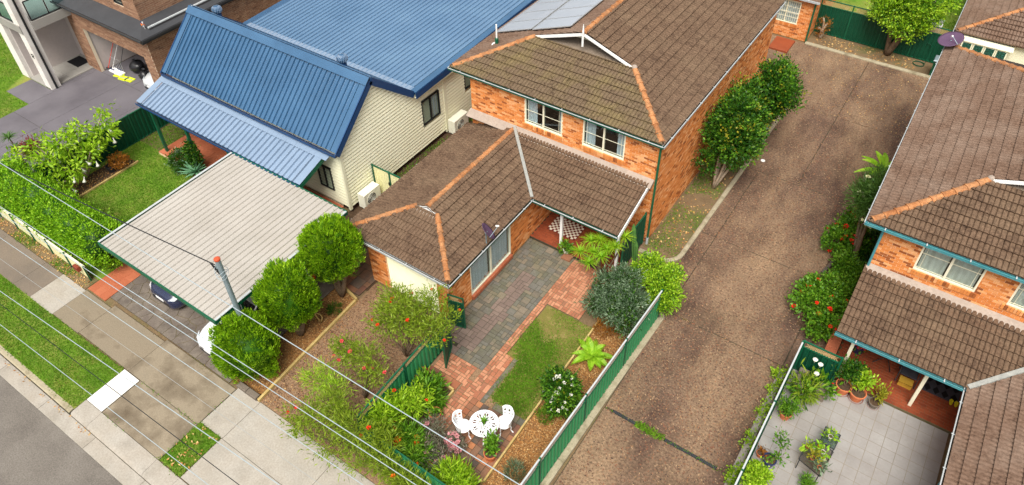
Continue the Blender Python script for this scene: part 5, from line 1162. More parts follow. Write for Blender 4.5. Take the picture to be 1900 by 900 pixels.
part(MB().tube([(-32.1,16.0,4.29),(-32.1,31,4.29)], .05, 6), 'conduit', 'gutter_pale', HM); t = thing('pinwheel', 'small orange and white pinwheel on the charcoal skirt roof', 'pinwheel', (-32.3,15.95,4.2)); part(MB().tube([(-32.3,15.95,4.15),(-32.3,15.95,4.45)], .012, 6), 'stick', 'white_paint', t)
for k in range(6):
    a = k*math.pi/3; c_ = Vector((-32.3,15.93,4.45)); u_ = Vector((math.cos(a),0,math.sin(a))); v_ = Vector((math.cos(a+.7),0,math.sin(a+.7))); part(MB().extr([c_, c_+u_*.2, c_+v_*.14+Vector((0,-.04,0))], (0,.006,0)), 'blade', ('petal_orange','white_paint','pot_blue')[k % 3], t)
part(MB().box(-39.2,-33,16.2,32,7.6,7.75), 'upper_roof', 'charcoal', HM)
part(MB().box(-38.2,-38.05,15.77,22,0,2.9).box(-38.2,-32.1,21.9,22.05,0,2.9).box(-38.2,-32.1,15.77,22,2.72,2.85), 'garage_lining', 'render_grey', HM)
# porch, column, balcony
part(MB().box(-41.45,-40.75,13.08,16.2,0,3.3), 'rendered_wall', 'render_white', HM); part(MB().box(-40.75,-38.75,16.05,16.2,0,3.3), 'porch_wall', 'render_grey', HM); part(MB().box(-40.745,-40.70,13.3,16.05,0,3.3), 'porch_side_wall', 'render_grey', HM); part(MB().box(-39.15,-38.72,15.601,16.2,0,3.3), 'porch_return', 'brick_brown', HM)
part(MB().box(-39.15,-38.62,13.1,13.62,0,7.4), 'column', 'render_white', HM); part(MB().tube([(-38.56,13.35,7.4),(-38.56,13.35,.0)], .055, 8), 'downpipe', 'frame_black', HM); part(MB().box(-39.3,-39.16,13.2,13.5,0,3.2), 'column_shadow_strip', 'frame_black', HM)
# house number on the column
mb = MB()
def seg(x, z, pts):
    for a, b in pts: mb.bar((x+a[0],13.088,z+a[1]),(x+b[0],13.088,z+b[1]),.025,.02,up=(0,1,0))
seg(-38.98,2.0,[((0,.05),(.05,.1)),((.05,.1),(.05,-.1))]); seg(-38.86,2.0,[((0,.1),(.1,.1)),((.1,.1),(.1,0)),((.1,0),(0,0)),((0,0),(0,-.1)),((0,-.1),(.1,-.1))])
part(mb, 'house_number', 'frame_black', HM)
pt = part(MB().box(-40.7,-38.75,13.1,16.05,-.02,.05), 'porch_floor', 'slab_grey', HM)
for i in range(3):
    for j in range(5): part(MB().rbox(-40.68+i*.645,-40.68+i*.645+.635,13.12+j*.585,13.12+j*.585+.575,.04,.062,.004), 'floor_tile', 'slab_grey', pt)
tag(part(MB().rbox(-40.5,-39.45,15.1,15.85,.062,.085,.008), 'door_mat', 'rug_black', loc=(-40,15.5,.06)), 'black door mat on the grey tiled porch', 'mat')
bs = part(MB().box(-43,-38.62,13.05,13.099,3.32,3.78).box(-43,-39.16,13.1,15.59,3.32,3.78).box(-39.16,-38.5,13.63,15.59,3.321,3.779), 'balcony_slab', 'slab_grey', HM)
part(MB().box(-38.74,-38.69,15.9,15.98,1.9,2.1), 'wall_light', 'frame_black', HM)
def glass_rail(a, b, n):
    a = Vector(a); b = Vector(b); d = (b-a)/n
    for i in range(n):
        p = a+d*i; fr = MB()
        fr.bar(p+Vector((0,0,.03)), p+Vector((0,0,1.05)), .05); fr.bar(p+Vector((0,0,1.05)), p+d+Vector((0,0,1.05)), .05); fr.bar(p+Vector((0,0,.06)), p+d+Vector((0,0,.06)), .05)
        f = part(fr, 'balustrade', 'frame_black', HM); s = d.normalized()*.04; part(MB().quad(p+s+Vector((0,0,.09)), p+d-s+Vector((0,0,.09)), p+d-s+Vector((0,0,1.02)), p+s+Vector((0,0,1.02))), 'pane', 'glass_frost', f)
glass_rail((-38.56,13.7,3.78), (-38.56,15.55,3.78), 2); glass_rail((-42.5,13.12,3.78), (-39.2,13.12,3.78), 3)
part(MB().box(-43,-39.2,15.6,16.2,3.3,7.4), 'balcony_back_wall', 'door_white', HM)
part(MB().box(-42.6,-41.5,13.9,24,0,3.3), 'side_wall', 'brick_brown', HM)
# things in the open garage
for i, (x, y, s) in enumerate(((-36.3,16.75,.55),(-35.7,17.3,.5),(-35.3,16.5,.42))):
    b = MB().ball((x,y,s*.62),(s*.8,s*.7,s*.62), 14, 10); rg = random.Random(i)
    b.v = [(x+(p[0]-x)*(1+.1*math.sin(9*p[2]+5*p[0])), y+(p[1]-y)*(1+.1*math.cos(8*p[0]+6*p[2])), max(0.006,p[2]*(1+.05*math.sin(11*p[0])))) for p in b.v]
    t = thing('garbage_bag', ('largest black garbage bag behind the white rack in the open garage','middle sized black garbage bag at the back of the garage pile','smallest black garbage bag at the front of the garage pile')[i], 'bag', (x,y,0), 'bags in the garage'); part(b, 'sack', 'plastic_black', t, smooth=True); part(MB().lathe([(.03,0),(.06,.06),(.12,.12)], (x,y,s*1.2), 8), 'knot', 'plastic_black', t)
for i, (x, y, a) in enumerate(((-36.9,15.9,.3),(-36.4,15.85,.25),(-36.0,15.95,.2))):
    d = Vector((math.cos(a),math.sin(a),0)); s = Vector((-d.y,d.x,0)); p = Vector((x,y,0)); mb = MB(); mb.extr([p-d*.25-s*.16+Vector((0,0,.004)),p+d*.25-s*.2+Vector((0,0,.004)),p+d*.28+s*.16+Vector((0,0,.004)),p-d*.22+s*.2+Vector((0,0,.004))], (0,0,.04)); t = thing('work_vest', ('fluorescent yellow work vest on the floor against the white rack','fluorescent yellow work vest lying between two others','fluorescent yellow work vest on the floor in front of the garbage bags')[i], 'vest', (x,y,0), 'vests on the garage floor'); part(mb, 'fabric', 'hivis', t); part(MB().obox(p-d*.25+Vector((0,0,.046)), d, .06, .006, .5), 'stripe', 'alu', t)
for i, (x0, y0, x1, y1, m_, lb) in enumerate(((-37.9,15.95,-37.5,16.6,'petal_red','red handled broom leaning in the open garage'),(-37.6,16.0,-37.85,17.2,'white_paint','white handled mop leaning in the open garage'),(-37.2,16.2,-37.9,17.6,'charcoal','dark handled rake leaning in the open garage'))):
    t = thing('broom', lb, 'broom', (x0,y0,0)); part(MB().tube([(x0,y0,.08),(x1,y1,1.55)], .016, 6), 'handle', m_, t); part(MB().obox((x0-.2,y0,.06), (1,0,0), .08, .1, .4), 'head', 'pot_blue' if i else 'charcoal', t)
t = thing('shelf_unit', 'small white wire rack against the garage wall', 'rack', (-37.6,16.5,0)); part(MB().rbox(-37.7,-36.7,15.85,16.2,.02,.1,.01), 'base', 'white_paint', t); mb = MB()
for i in range(5): mb.bar((-37.6+i*.2,16.18,.1),(-37.6+i*.2,16.18,.8),.015)
mb.bar((-37.62,16.18,.8),(-36.78,16.18,.8),.015); part(mb, 'wire_frame', 'alu', t)
t = thing('storage_tub', 'teal plastic tub at the back of the open garage', 'tub', (-34.3,17.4,0)); part(MB().lathe([(.22,0),(.3,.35),(.33,.36),(.3,.37),(.27,.34),(.2,.05)], (-34.6,17.0,0), 16), 'bowl', 'teal_plastic', t); part(MB().tube([(-34.9,17.0,.3),(-34.9,17.0,.42),(-34.3,17.0,.42),(-34.3,17.0,.3)], .012, 6), 'handle', 'white_paint', t)
car('silver white car parked inside the open garage', 'car_silver', -33.7, 15.75)

# ================================================================== FENCES
def fence(label, a, b, h, lat=.0, m='green_sheet', pm='green_metal', capm=None, bay=2.36, name='metal_fence', latm='green_sheet', side=1):
    a = Vector((a[0],a[1],0)); b = Vector((b[0],b[1],0)); L = (b-a).length; d = (b-a).normalized(); n = max(1, round(L/bay)); st = L/n; z = Vector((0,0,1)); t = thing(name, label, 'fence', tuple((a+b)/2)); sd = d.cross(z)
    for i in range(n+1): p = a+d*(st*i); part(MB().bar(p, p+z*(h+.02), .06), 'post', pm, t)
    for i in range(n):
        p = a+d*(st*i+.03); hs_ = h-lat
        part(ribbed(p+z*.05-sd*.012*side, d*side if side > 0 else d, z, st-.06, hs_-.08, .19, .045, .07, .012), 'panel', m, t)
        part(MB().bar(p+z*.05, p+d*(st-.06)+z*.05, .05), 'bottom_rail', pm, t); part(MB().bar(p+z*(hs_-.03), p+d*(st-.06)+z*(hs_-.03), .05), 'middle_rail' if lat else 'top_rail', pm, t)
        if lat:
            part(MB().bar(p+z*(h-.02), p+d*(st-.06)+z*(h-.02), .05, .04), 'top_rail', capm or pm, t); mb = MB(); w_ = lat-.06; k = int((st-.1)/.085)
            for q in range(k):
                c0 = p+d*(.04+q*.085)
                for s in (1, -1):
                    e0 = c0 if s > 0 else c0+d*w_; e1 = c0+d*w_ if s > 0 else c0
                    if (max((e0-p).dot(d), (e1-p).dot(d))) > st-.08: continue
                    mb.bar(e0+z*hs_+sd*.006*s, e1+z*(h-.05)+sd*.006*s, .024, .008, up=sd)
            part(mb, 'lattice', latm, t, kind='stuff')
    return t
fence('green metal boundary fence with pale top rail along the shared driveway', (-5.66,6.6), (-5.40,16.9), 1.58, .28, capm='gutter_pale', latm='flashing')
fence('green metal fence with lattice top between gravel yard and flower bed', (-10.98,7.28), (-11.1,11.75), 1.5, .26, latm='lattice_tan')
fence('green metal street fence half hidden in the flower bed', (-10.98,7.22), (-5.7,7.12), 1.2, 0, capm='green_metal')
fence('dark green metal fence between front lawn and grey driveway', (-30.85,8.4), (-30.85,15.2), 1.55, 0, m='green_dark_sheet')
fence('dark green rear fence with lattice top behind the tree', (-7.0,40.75), (-.25,40.75), 2.05, .34, m='green_dark_sheet', latm='lattice_tan', bay=1.7)
fence('green metal fence with pale rail between driveway and tiled courtyard', (-.64,9.4), (-.60,17.44), 1.55, .12, capm='gutter_pale', m='green_dark_sheet')
fence('short green lattice fence across the corner of the tiled courtyard', (-.56,17.5), (.66,17.5), 1.55, .26, m='green_dark_sheet', latm='lattice_tan')
# two open gate leaves of the courtyard garden
for lb, a, b, h in (('open green gate leaf standing beside the slate path', (-10.87,11.67), (-10.5,10.88), 1.78), ('open green gate leaf folded back by the brick wing corner', (-11.54,12.50), (-10.97,12.62), 1.7)):
    a = Vector((*a,0)); b = Vector((*b,0)); d = (b-a).normalized(); z = Vector((0,0,1)); t = thing('gate_leaf', lb, 'gate', tuple(a)); L = (b-a).length
    for p in (a, b): part(MB().bar(p+z*.06, p+z*h, .045), 'stile', 'green_metal', t)
    for q in (.08, h-.3, h-.02): part(MB().bar(a+z*q, b+z*q, .04), 'rail', 'green_metal', t)
    part(ribbed(a+z*.1, d, z, L, h-.4, .16, .02, .05, .02), 'panel', 'green_dark_sheet', t); mb = MB(); sd = d.cross(z)
    for k in range(int((L-.24)/.07)):
        for s in (1, -1): c = a+d*(.02+k*.07); mb.bar(c+d*(0 if s > 0 else .22)+z*(h-.28)+sd*.005*s, c+d*(.22 if s > 0 else 0)+z*(h-.05)+sd*.005*s, .02, .008, up=sd)
    part(mb, 'lattice', 'lattice_tan', t, kind='stuff')
# low cream front fence
t = thing('low_front_fence', 'low cream panel fence with dark posts in front of the hedge', 'fence', (-28,6.45,0))
for i in range(8):
    x = -24.6-i*1.32; part(MB().box(x-1.28,x-.04,6.44,6.47,.02,.72), 'panel', 'cream_sheet', t); part(MB().box(x-1.31,x-.01,6.42,6.49,.72,.76), 'capping', 'frame_cream', t); part(MB().bar((x,6.42,0),(x,6.42,.84),.05), 'post', 'green_metal', t)
t = thing('letterbox', 'dark brown letterbox hung on the low cream fence', 'letterbox', (-25.1,6.38,.4)); part(MB().rbox(-25.25,-24.95,6.28,6.41,.38,.62,.02), 'box', 'pot_rust', t); part(MB().box(-25.2,-25.0,6.272,6.279,.54,.57), 'slot', 'frame_black', t)
# back yard box
t = thing('planter_frame', 'white edged open box behind the rear fence', 'box', (-1.2,41.2,0)); part(MB().box(-1.7,-.9,41.0,41.05,0,2.0).box(-1.7,-.9,41.75,41.8,0,2.0).box(-1.7,-1.65,41.051,41.749,0,2.0).box(-.95,-.9,41.051,41.749,0,2.0), 'wall', 'white_paint', t); part(MB().box(-1.64,-.96,41.06,41.74,1.6,1.62), 'base', 'frame_black', t)
# wheelie bin
t = thing('wheelie_bin', 'dark green wheelie bin with grey lid by the rear kerb', 'bin', (-.32,39.4,0)); mb = MB(); b0 = [(-.58,39.2),(-.08,39.2),(-.08,39.75),(-.58,39.75)]; mb.v = [(x*.9-.033,39.47+(y-39.47)*.85,.06) for x, y in b0]+[(x,y,.95) for x, y in b0]; mb.f = [(3,2,1,0),(0,1,5,4),(1,2,6,5),(2,3,7,6),(3,0,4,7)]; part(mb, 'body', 'green_dark_sheet', t)
part(MB().rbox(-.61,-.05,39.15,39.8,.95,1.03,.03), 'lid', 'galv', t); part(MB().tube([(-.55,39.84,.98),(-.11,39.84,.98)], .02, 6), 'handle', 'plastic_black', t)
for x in (-.56,-.12): part(MB().tube([(x-.03,39.72,.1),(x+.03,39.72,.1)], .1, 12), 'wheel', 'rubber', t)
t = thing('garden_hose', 'coiled dark green hose hung at the rear fence', 'hose', (-1.3,40.3,0)); mb = MB()
for k in range(3): mb.tube([(-1.25+.28*math.cos(a), 40.2+.25*math.sin(a), .03+.02*k) for a in np.linspace(.2*k, 6.2+.2*k, 24)], .014, 5)
mb.tube([(-1.0,40.25,.05),(-.9,40.5,.5),(-1.0,40.66,1.0),(-1.25,40.66,1.1)], .014, 5); part(mb, 'coil', 'green_dark_sheet', t)

# ================================================================== TREES AND SHRUBS
def branches(parent, base, tips, r0, m='bark', name='trunk', r1=.012, bend=.12):
    mb = MB(); b = Vector(base)
    for tip in tips:
        tip = Vector(tip); k = 6; pts = []; off = Vector((random.uniform(-1,1),random.uniform(-1,1),0))*bend
        for i in range(k+1): f = i/k; pts.append(b.lerp(tip, f)+off*math.sin(math.pi*f)+Vector((0,0,.15*math.sin(math.pi*f)*(tip-b).length*.3)))
        mb.tube(pts, [r0*(1-f/k)+r1*f/k for f in range(k+1)], 7)
    return part(mb, name, m, parent, smooth=True)
def plant(name, label, cat, base, group=None): return thing(name, label, cat, base, group)
# clipped conifers
def conifer(base, c, r, label, n=52000):
    t = plant('clipped_conifer', label, 'tree', base, 'clipped conifers in the bark bed'); branches(t, base, [(c[0],c[1],c[2]-.2*r[2]),(c[0]+.25,c[1]+.1,c[2]-.3*r[2]),(c[0]-.2,c[1]-.15,c[2]-.3*r[2])], .11, name='trunk', r1=.05)
    part(MB().ball(c, tuple(q*.76 for q in r), 20, 14), 'inner_foliage', 'leaf_dark', t)  # dark ball paints shade into the crevices and stops see-through
    rg = np.random.default_rng(int(c[1]*100)); blobs = [(c[0], c[1], c[2]+.05, r[0]*.86, r[1]*.86, r[2]*.9)]
    for k in range(11):
        d = unit(rg.normal(size=(1,3)))[0]; d[2] = abs(d[2])*1.1-.45; q = rg.uniform(.5,.64); blobs.append((c[0]+d[0]*r[0]*.42, c[1]+d[1]*r[1]*.42, c[2]+d[2]*r[2]*.5, q*r[0], q*r[1], q*r[2]*.95))
    for k in range(26):
        d = unit(RNG.normal(size=(1,3)))[0]; s = RNG.uniform(.10,.2); blobs.append((c[0]+d[0]*r[0]*.88, c[1]+d[1]*r[1]*.88, c[2]+d[2]*r[2]*.88, s*r[0], s*r[1], s*r[2]*1.3))
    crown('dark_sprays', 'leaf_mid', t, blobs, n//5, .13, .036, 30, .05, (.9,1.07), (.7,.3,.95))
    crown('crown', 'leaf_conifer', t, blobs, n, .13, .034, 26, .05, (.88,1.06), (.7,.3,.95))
conifer((-15.84,11.3,0), (-15.95,11.4,2.35), (1.12,1.1,1.35), 'large rounded conifer with a bare trunk beside the garage')
conifer((-15.8,9.15,0), (-15.95,9.15,2.0), (1.0,1.0,1.35), 'rounded conifer in the middle of the clipped row')
conifer((-15.95,7.2,0), (-15.95,7.2,1.3), (1.12,1.05,1.32), 'squat boxy conifer standing by the concrete footpath')
t = plant('bare_sapling', 'thin yellow barked sapling in the conifer bed', 'sapling', (-15.6,9.95,0)); branches(t, (-15.6,9.95,0), [(-15.75,9.9,1.1),(-15.5,9.75,.8)], .035, 'timber_edge', 'trunk', .015)
t = plant('low_shrub', 'low dark green tuft in the conifer bed', 'shrub', (-15.5,10.6,0)); crown('foliage', 'leaf_dark', t, [(-15.5,10.6,.15,.25,.22,.18)], 500, .14, .02, 10, .05)
# hedge
t = plant('hedge', 'dense bright green hedge behind the low cream fence', 'hedge', (-28,7.5,0)); hb = []
for i in range(22): hb.append((-31.9+i*.36, 7.45+random.uniform(-.12,.12), 1.05+random.uniform(-.08,.12), .5, .82+random.uniform(-.1,.1), .95))
mbh = MB()
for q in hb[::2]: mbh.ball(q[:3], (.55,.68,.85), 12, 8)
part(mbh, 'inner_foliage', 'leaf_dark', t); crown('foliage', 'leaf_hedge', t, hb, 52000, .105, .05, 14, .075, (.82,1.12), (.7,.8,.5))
branches(t, (-28,7.4,0), [(-29,7.5,1.2),(-27,7.4,1.2),(-28.2,7.2,1.0)], .05, name='stem')
# angel's trumpet shrub
t = plant('trumpet_shrub', 'tall shrub with hanging white trumpet flowers by the green fence', 'shrub', (-30.4,9.8,0)); tb = [(-30.6,8.9,1.7,.55,.6,.35),(-30.5,9.7,2.1,.6,.6,.35),(-30.6,10.6,2.3,.5,.6,.35),(-30.1,11.3,1.9,.45,.55,.35),(-29.9,9.4,1.2,.6,.6,.4),(-29.9,10.4,1.5,.6,.6,.4),(-30.6,11.9,2.5,.3,.4,.25),(-31.4,9.0,2.2,.5,.5,.3),(-31.6,8.3,2.0,.4,.5,.3),(-29.8,8.8,.9,.45,.5,.4)]
branches(t, (-30.4,9.8,0), [q[:3] for q in tb], .09, 'bark_pale', 'trunk', .015); crown('foliage', 'leaf_bright', t, tb, 2500, .26, .085, 9, .13, (.3,1.1), (.8,.8,-.1))
def trumpets(parent, pts):
    mb = MB().lathe([(.015,.26),(.025,.16),(.045,.06),(.10,0),(.085,.01),(.03,.08)], (0,0,0), 10, False); me = mesh_from(mb, 'trumpet_flower', 'petal_white', Vector((0,0,0)), True)
    for p in pts: inst(me, 'trumpet_flower', parent, Matrix.Translation(p) @ Matrix.Rotation(random.uniform(-.4,.4), 4, 'X'))
trumpets(t, [(-30.0,8.7,.75),(-29.5,9.1,.8),(-29.6,9.7,.95),(-29.3,10.2,1.05),(-29.7,10.7,1.5),(-29.6,11.4,1.45),(-30.2,8.3,1.0),(-29.3,8.9,.5),(-30.3,9.2,1.5),(-30.9,9.6,1.9),(-29.3,9.4,.7),(-29.5,10.0,1.2),(-29.9,11.6,1.8)])
def rosette(parent, c, n, L, W, m, droop=.3, name='leaf', up=.7, fold=.1, seg=3):
    rg = np.random.default_rng(int(abs(c[0]*97+c[1]*31+c[2]*7))); mb = MB()
    for i in range(n):
        a = i*2.39996+rg.uniform(-.2,.2); e = up*(1-i/n)+.15+rg.uniform(-.1,.1); d = Vector((math.cos(a)*math.cos(e), math.sin(a)*math.cos(e), math.sin(e))); s = d.cross(Vector((0,0,1))).normalized(); l = L*rg.uniform(.75,1.1); p = Vector(c); b = len(mb.v)
        for k in range(seg+1):
            f = k/seg; q = p+d*l*f-Vector((0,0,1))*droop*l*f*f; w_ = W*(1-.85*f)*(.5+.9*min(1,f*3)) if k else W*.5
            mb.v += [tuple(q-s*w_/2+Vector((0,0,w_*fold))), tuple(q), tuple(q+s*w_/2+Vector((0,0,w_*fold)))]
        for k in range(seg): o = b+3*k; mb.f += [(o,o+1,o+4,o+3),(o+1,o+2,o+5,o+4)]
    return part(mb, name, m, parent)
for i, (x, y, z, lb) in enumerate(((-34.2,9.0,1.35,'taller spiky tuft plant behind the hedge on a thin stem'),(-33.75,8.95,.95,'shorter spiky tuft plant behind the hedge beside the red shrub'))):
    t = plant('spiky_plant', lb, 'plant', (x,y,0)); branches(t, (x,y,0), [(x,y,z)], .04, 'bark', 'stem', .03); rosette(t, (x,y,z), 40, .5, .05, 'leaf_needle', .25, 'foliage')
t = plant('red_shrub', 'dark red leaved shrub rising behind the hedge', 'shrub', (-31.9,9.0,0)); branches(t, (-31.9,9,0), [(-31.9,9,1.6)], .04, name='stem'); crown('foliage', 'leaf_red', t, [(-31.9,8.95,1.75,.4,.35,.35)], 700, .2, .04, 8, .1, (.2,1.1))
t = plant('potted_shrub', 'orange leaved shrub in a dark pot at the lawn bed end', 'shrub', (-29.85,11.15,0)); part(MB().lathe([(.16,0),(.22,.3),(.2,.31)], (-29.95,10.9,0), 14), 'pot', 'pot_dark', t); crown('foliage', 'leaf_brown', t, [(-29.75,11.25,.45,.36,.36,.32)], 1100, .1, .04, 10, .07)
# plants at the verandah
t = plant('round_bush', 'dusky green rounded bush by the verandah step', 'bush', (-27.2,12.9,0)); crown('foliage', 'leaf_dark', t, [(-27.2,12.85,.5,.62,.5,.45)], 3200, .1, .05, 12, .07); crown('olive_foliage', 'leaf_olive', t, [(-27.2,12.85,.5,.64,.52,.47)], 900, .1, .05, 8, .06)  # grey green leaves mixed over the darker ones
t = plant('agave', 'blue green agave rosette beside the carport', 'plant', (-26.2,12.7,0)); rosette(t, (-26.2,12.7,.35), 30, .75, .13, 'succulent', .05, 'foliage', .9); part(MB().tube([(-26.2,12.7,0),(-26.2,12.7,.36)], .09, 8), 'stem', 'bark', t)
t = plant('climber', 'dark leafy climber around the green verandah post', 'climber', (-26.4,13.0,0)); crown('foliage', 'leaf_dark', t, [(-26.4,13.0,.9,.26,.24,.9)], 2200, .11, .06, 10, .06)
# bottlebrush and grevillea shrubs of the gravel yard
def airy(name, label, base, blobs, n, m, flw=None, nf=0, L=.13, W=.02, stem='bark', tips=None, r0=.05, clump=9, cr=.09, axis=(.7,.9,.4), fr=.06):
    t = plant(name, label, 'shrub', base); branches(t, base, tips or [q[:3] for q in blobs], r0, stem, 'stem', .008, .2); crown('foliage', m, t, blobs, n, L, W, clump, cr, (.25,1.1), axis)
    if flw:
        pts = []
        for i in range(nf): pts += blob_pts(blobs[i % len(blobs)], 1, .5)
        flowers(t, flw, pts, fr)
    return t
airy('bottlebrush_shrub', 'tall bottlebrush shrub with red flowers in front of the roller door', (-12.0,10.55,0), [(-12.1,10.6,2.0,1.0,.8,.7),(-12.7,10.5,1.6,.65,.6,.6),(-11.4,10.8,2.4,.8,.7,.6),(-10.8,10.7,2.2,.7,.6,.5),(-11.9,10.6,2.9,.6,.6,.45),(-11.1,11.3,2.9,.5,.5,.4),(-12.5,11.0,2.3,.6,.5,.5),(-10.5,11.2,2.5,.5,.45,.35)], 7600, 'leaf_bottle', 'petal_red', 9, .16, .032)
airy('grevillea_shrub', 'open shrub with pink red flowers in the gravel yard', (-12.06,8.5,0), [(-12.6,8.7,1.5,.6,.5,.4),(-12.1,8.9,1.9,.6,.5,.4),(-12.9,8.8,1.8,.45,.45,.35),(-11.7,8.7,1.5,.5,.45,.4)], 2600, 'leaf_bottle', 'petal_pink', 9, .16, .03)
airy('wispy_shrub', 'wispy yellow green shrub in front of the grevillea on the gravel', (-12.5,7.6,0), [(-12.9,7.7,1.3,.7,.5,.4),(-12.3,7.6,1.5,.6,.5,.4),(-13.3,7.8,1.1,.5,.45,.35)], 1500, 'leaf_bright', None, 0, .22, .02, axis=(.8,.9,.7))
airy('street_shrub', 'sprawling green shrub leaning over the concrete footpath', (-11.2,6.9,0), [(-11.4,6.9,1.5,.9,.6,.5),(-12.1,6.6,1.4,.7,.5,.4),(-12.7,6.4,1.2,.5,.4,.3),(-10.6,6.8,1.7,.8,.5,.5),(-11.7,7.1,1.9,.6,.5,.4),(-11.3,6.2,1.0,.7,.5,.4),(-10.4,6.4,1.1,.7,.5,.4),(-12.6,6.2,.9,.4,.4,.25)], 4800, 'leaf_bottle', 'petal_red', 4, .18, .03, r0=.06)
airy('fence_creeper', 'tangled green shrub hanging over the street fence', (-9.5,7.05,0), [(-9.7,6.8,.9,.8,.4,.5),(-8.8,6.75,.8,.7,.4,.45),(-8.1,6.8,.7,.6,.35,.4),(-9.9,7.3,1.3,.6,.4,.4)], 4200, 'leaf_bottle', 'petal_orange', 3, .2, .03)
# flower bed
airy('flower_bed_shrub', 'leafy yellow green shrub with red flowers beside the green fence', (-10.5,8.6,0), [(-10.5,8.5,.9,.5,.5,.45),(-10.2,9.0,.8,.45,.45,.4),(-10.6,7.9,1.0,.5,.5,.45)], 2600, 'leaf_bright', 'petal_red', 4, .22, .045)
airy('canna_clump', 'lush green strap leaved clump by the rust coloured pot', (-10.3,9.75,0), [(-10.4,9.8,.35,.4,.4,.3),(-10.05,9.5,.3,.35,.4,.28)], 2400, 'leaf_mid', None, 0, .24, .06)
airy('orange_lily_clump', 'clump with bright orange flowers in the street flower bed', (-9.6,7.8,0), [(-9.6,7.9,.6,.5,.45,.4),(-9.1,7.7,.55,.5,.4,.35)], 3600, 'leaf_mid', 'petal_orange', 12, .25, .035, fr=.09)
airy('grey_flower_clump', 'grey leaved clump with faded pink flowers near the white chairs', (-8.7,8.2,0), [(-8.8,8.1,.45,.5,.4,.35),(-8.3,7.8,.4,.5,.4,.3),(-9.2,8.7,.4,.35,.4,.3)], 3000, 'leaf_grey', 'petal_rose', 10, .14, .03, fr=.07)
airy('green_clump', 'bright leafy clump at the street fence corner', (-7.7,7.7,0), [(-7.7,7.7,.5,.5,.4,.45),(-7.3,7.6,.45,.4,.35,.4)], 3400, 'leaf_bright', 'petal_orange', 2, .24, .04)
t = plant('sedum_plant', 'pink flowering sedum beside the white garden chair', 'plant', (-8.45,8.75,0)); crown('foliage', 'leaf_grey', t, [(-8.45,8.75,.25,.3,.25,.22)], 700, .1, .04, 8, .05); flowers(t, 'petal_rose', blob_pts((-8.45,8.75,.32,.32,.28,.22), 26, .8), .07)
# right bed of the courtyard
t = plant('gardenia_bush', 'dark green gardenia bush with white flowers in the bark bed', 'bush', (-6.42,11.75,0)); branches(t, (-6.42,11.75,0), [(-6.5,11.8,.9),(-6.3,11.6,.9),(-6.45,12,1.0)], .05, name='stem'); gb_ = [(-6.45,11.8,1.1,.55,.5,.5),(-6.3,11.6,.85,.5,.45,.4),(-6.6,11.7,1.45,.35,.35,.3)]; crown('foliage', 'leaf_dark', t, gb_, 4200, .11, .055, 9, .08); crown('young_foliage', 'leaf_mid', t, gb_, 1800, .11, .055, 7, .07, (.9,1.1)); crown('yellow_foliage', 'leaf_yellow', t, gb_, 130, .11, .06, 4, .04, (.9,1.05)); flowers(t, 'petal_white', [p for q in gb_ for p in blob_pts(q, 9, .5)], .06)
t = plant('fern_palm', 'bright green arching cycad in the bark bed', 'plant', (-6.55,14.05,0))
for i in range(14):
    a = i*2.4; e = .95 if i < 5 else .45; d = Vector((math.cos(a)*math.cos(e), math.sin(a)*math.cos(e), math.sin(e))); l = .85+.15*math.sin(i); s = d.cross(Vector((0,0,1))).normalized(); mb = MB(); c = Vector((-6.55,14.05,.15)); prev = None
    for k in range(17):
        f = k/16; q = c+d*l*f-Vector((0,0,1))*.45*l*f*f
        if k:
            for sg_ in (-1, 1): w_ = .14*math.sin(math.pi*min(1,f*.9+.1)); mb.quad(prev, q, q+s*sg_*w_+d*.05+Vector((0,0,.02)), prev+s*sg_*w_*.8+d*.045+Vector((0,0,.02)))
        prev = q
    part(mb, 'frond', 'leaf_palm', t)
for (x, y, r_, lb, m_) in ((-6.6,11.1,.24,'upright dark green shrublet in front of the gardenia','leaf_mid'),(-6.35,8.95,.3,'low dark green bush at the street end of the bark bed','leaf_olive'),(-6.7,15.2,.35,'small rusty shrub under the olive bush','leaf_brown')):
    t = plant('small_bush', lb, 'bush', (x,y,0)); crown('foliage', m_, t, [(x,y,.3,r_,r_,.32)], 900, .13, .02, 8, .05, axis=(.4,.5,1.0))
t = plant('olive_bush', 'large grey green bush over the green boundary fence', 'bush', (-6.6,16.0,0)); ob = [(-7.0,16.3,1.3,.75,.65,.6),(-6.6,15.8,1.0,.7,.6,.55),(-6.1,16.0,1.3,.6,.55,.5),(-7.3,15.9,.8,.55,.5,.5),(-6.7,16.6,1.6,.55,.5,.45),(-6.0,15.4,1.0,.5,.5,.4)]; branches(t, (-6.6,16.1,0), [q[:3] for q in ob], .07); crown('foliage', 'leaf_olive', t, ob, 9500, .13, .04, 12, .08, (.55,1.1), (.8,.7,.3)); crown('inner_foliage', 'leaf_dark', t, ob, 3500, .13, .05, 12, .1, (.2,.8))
t = plant('lime_bush', 'bright lime green bush at the end of the boundary fence', 'bush', (-6.0,17.4,0)); lb_ = [(-5.7,17.3,1.5,.6,.5,.45),(-5.3,17.2,1.2,.5,.45,.45),(-6.2,17.7,1.7,.5,.45,.4),(-5.5,16.9,.9,.5,.4,.4),(-5.4,17.7,1.7,.35,.35,.35),(-6.5,17.4,1.3,.4,.4,.4)]; branches(t, (-6.0,17.4,0), [q[:3] for q in lb_], .06); crown('foliage', 'leaf_bright', t, lb_, 6500, .105, .06, 9, .08, (.45,1.1)); crown('inner_foliage', 'leaf_mid', t, lb_, 2500, .11, .06, 10, .1, (.1,.7))
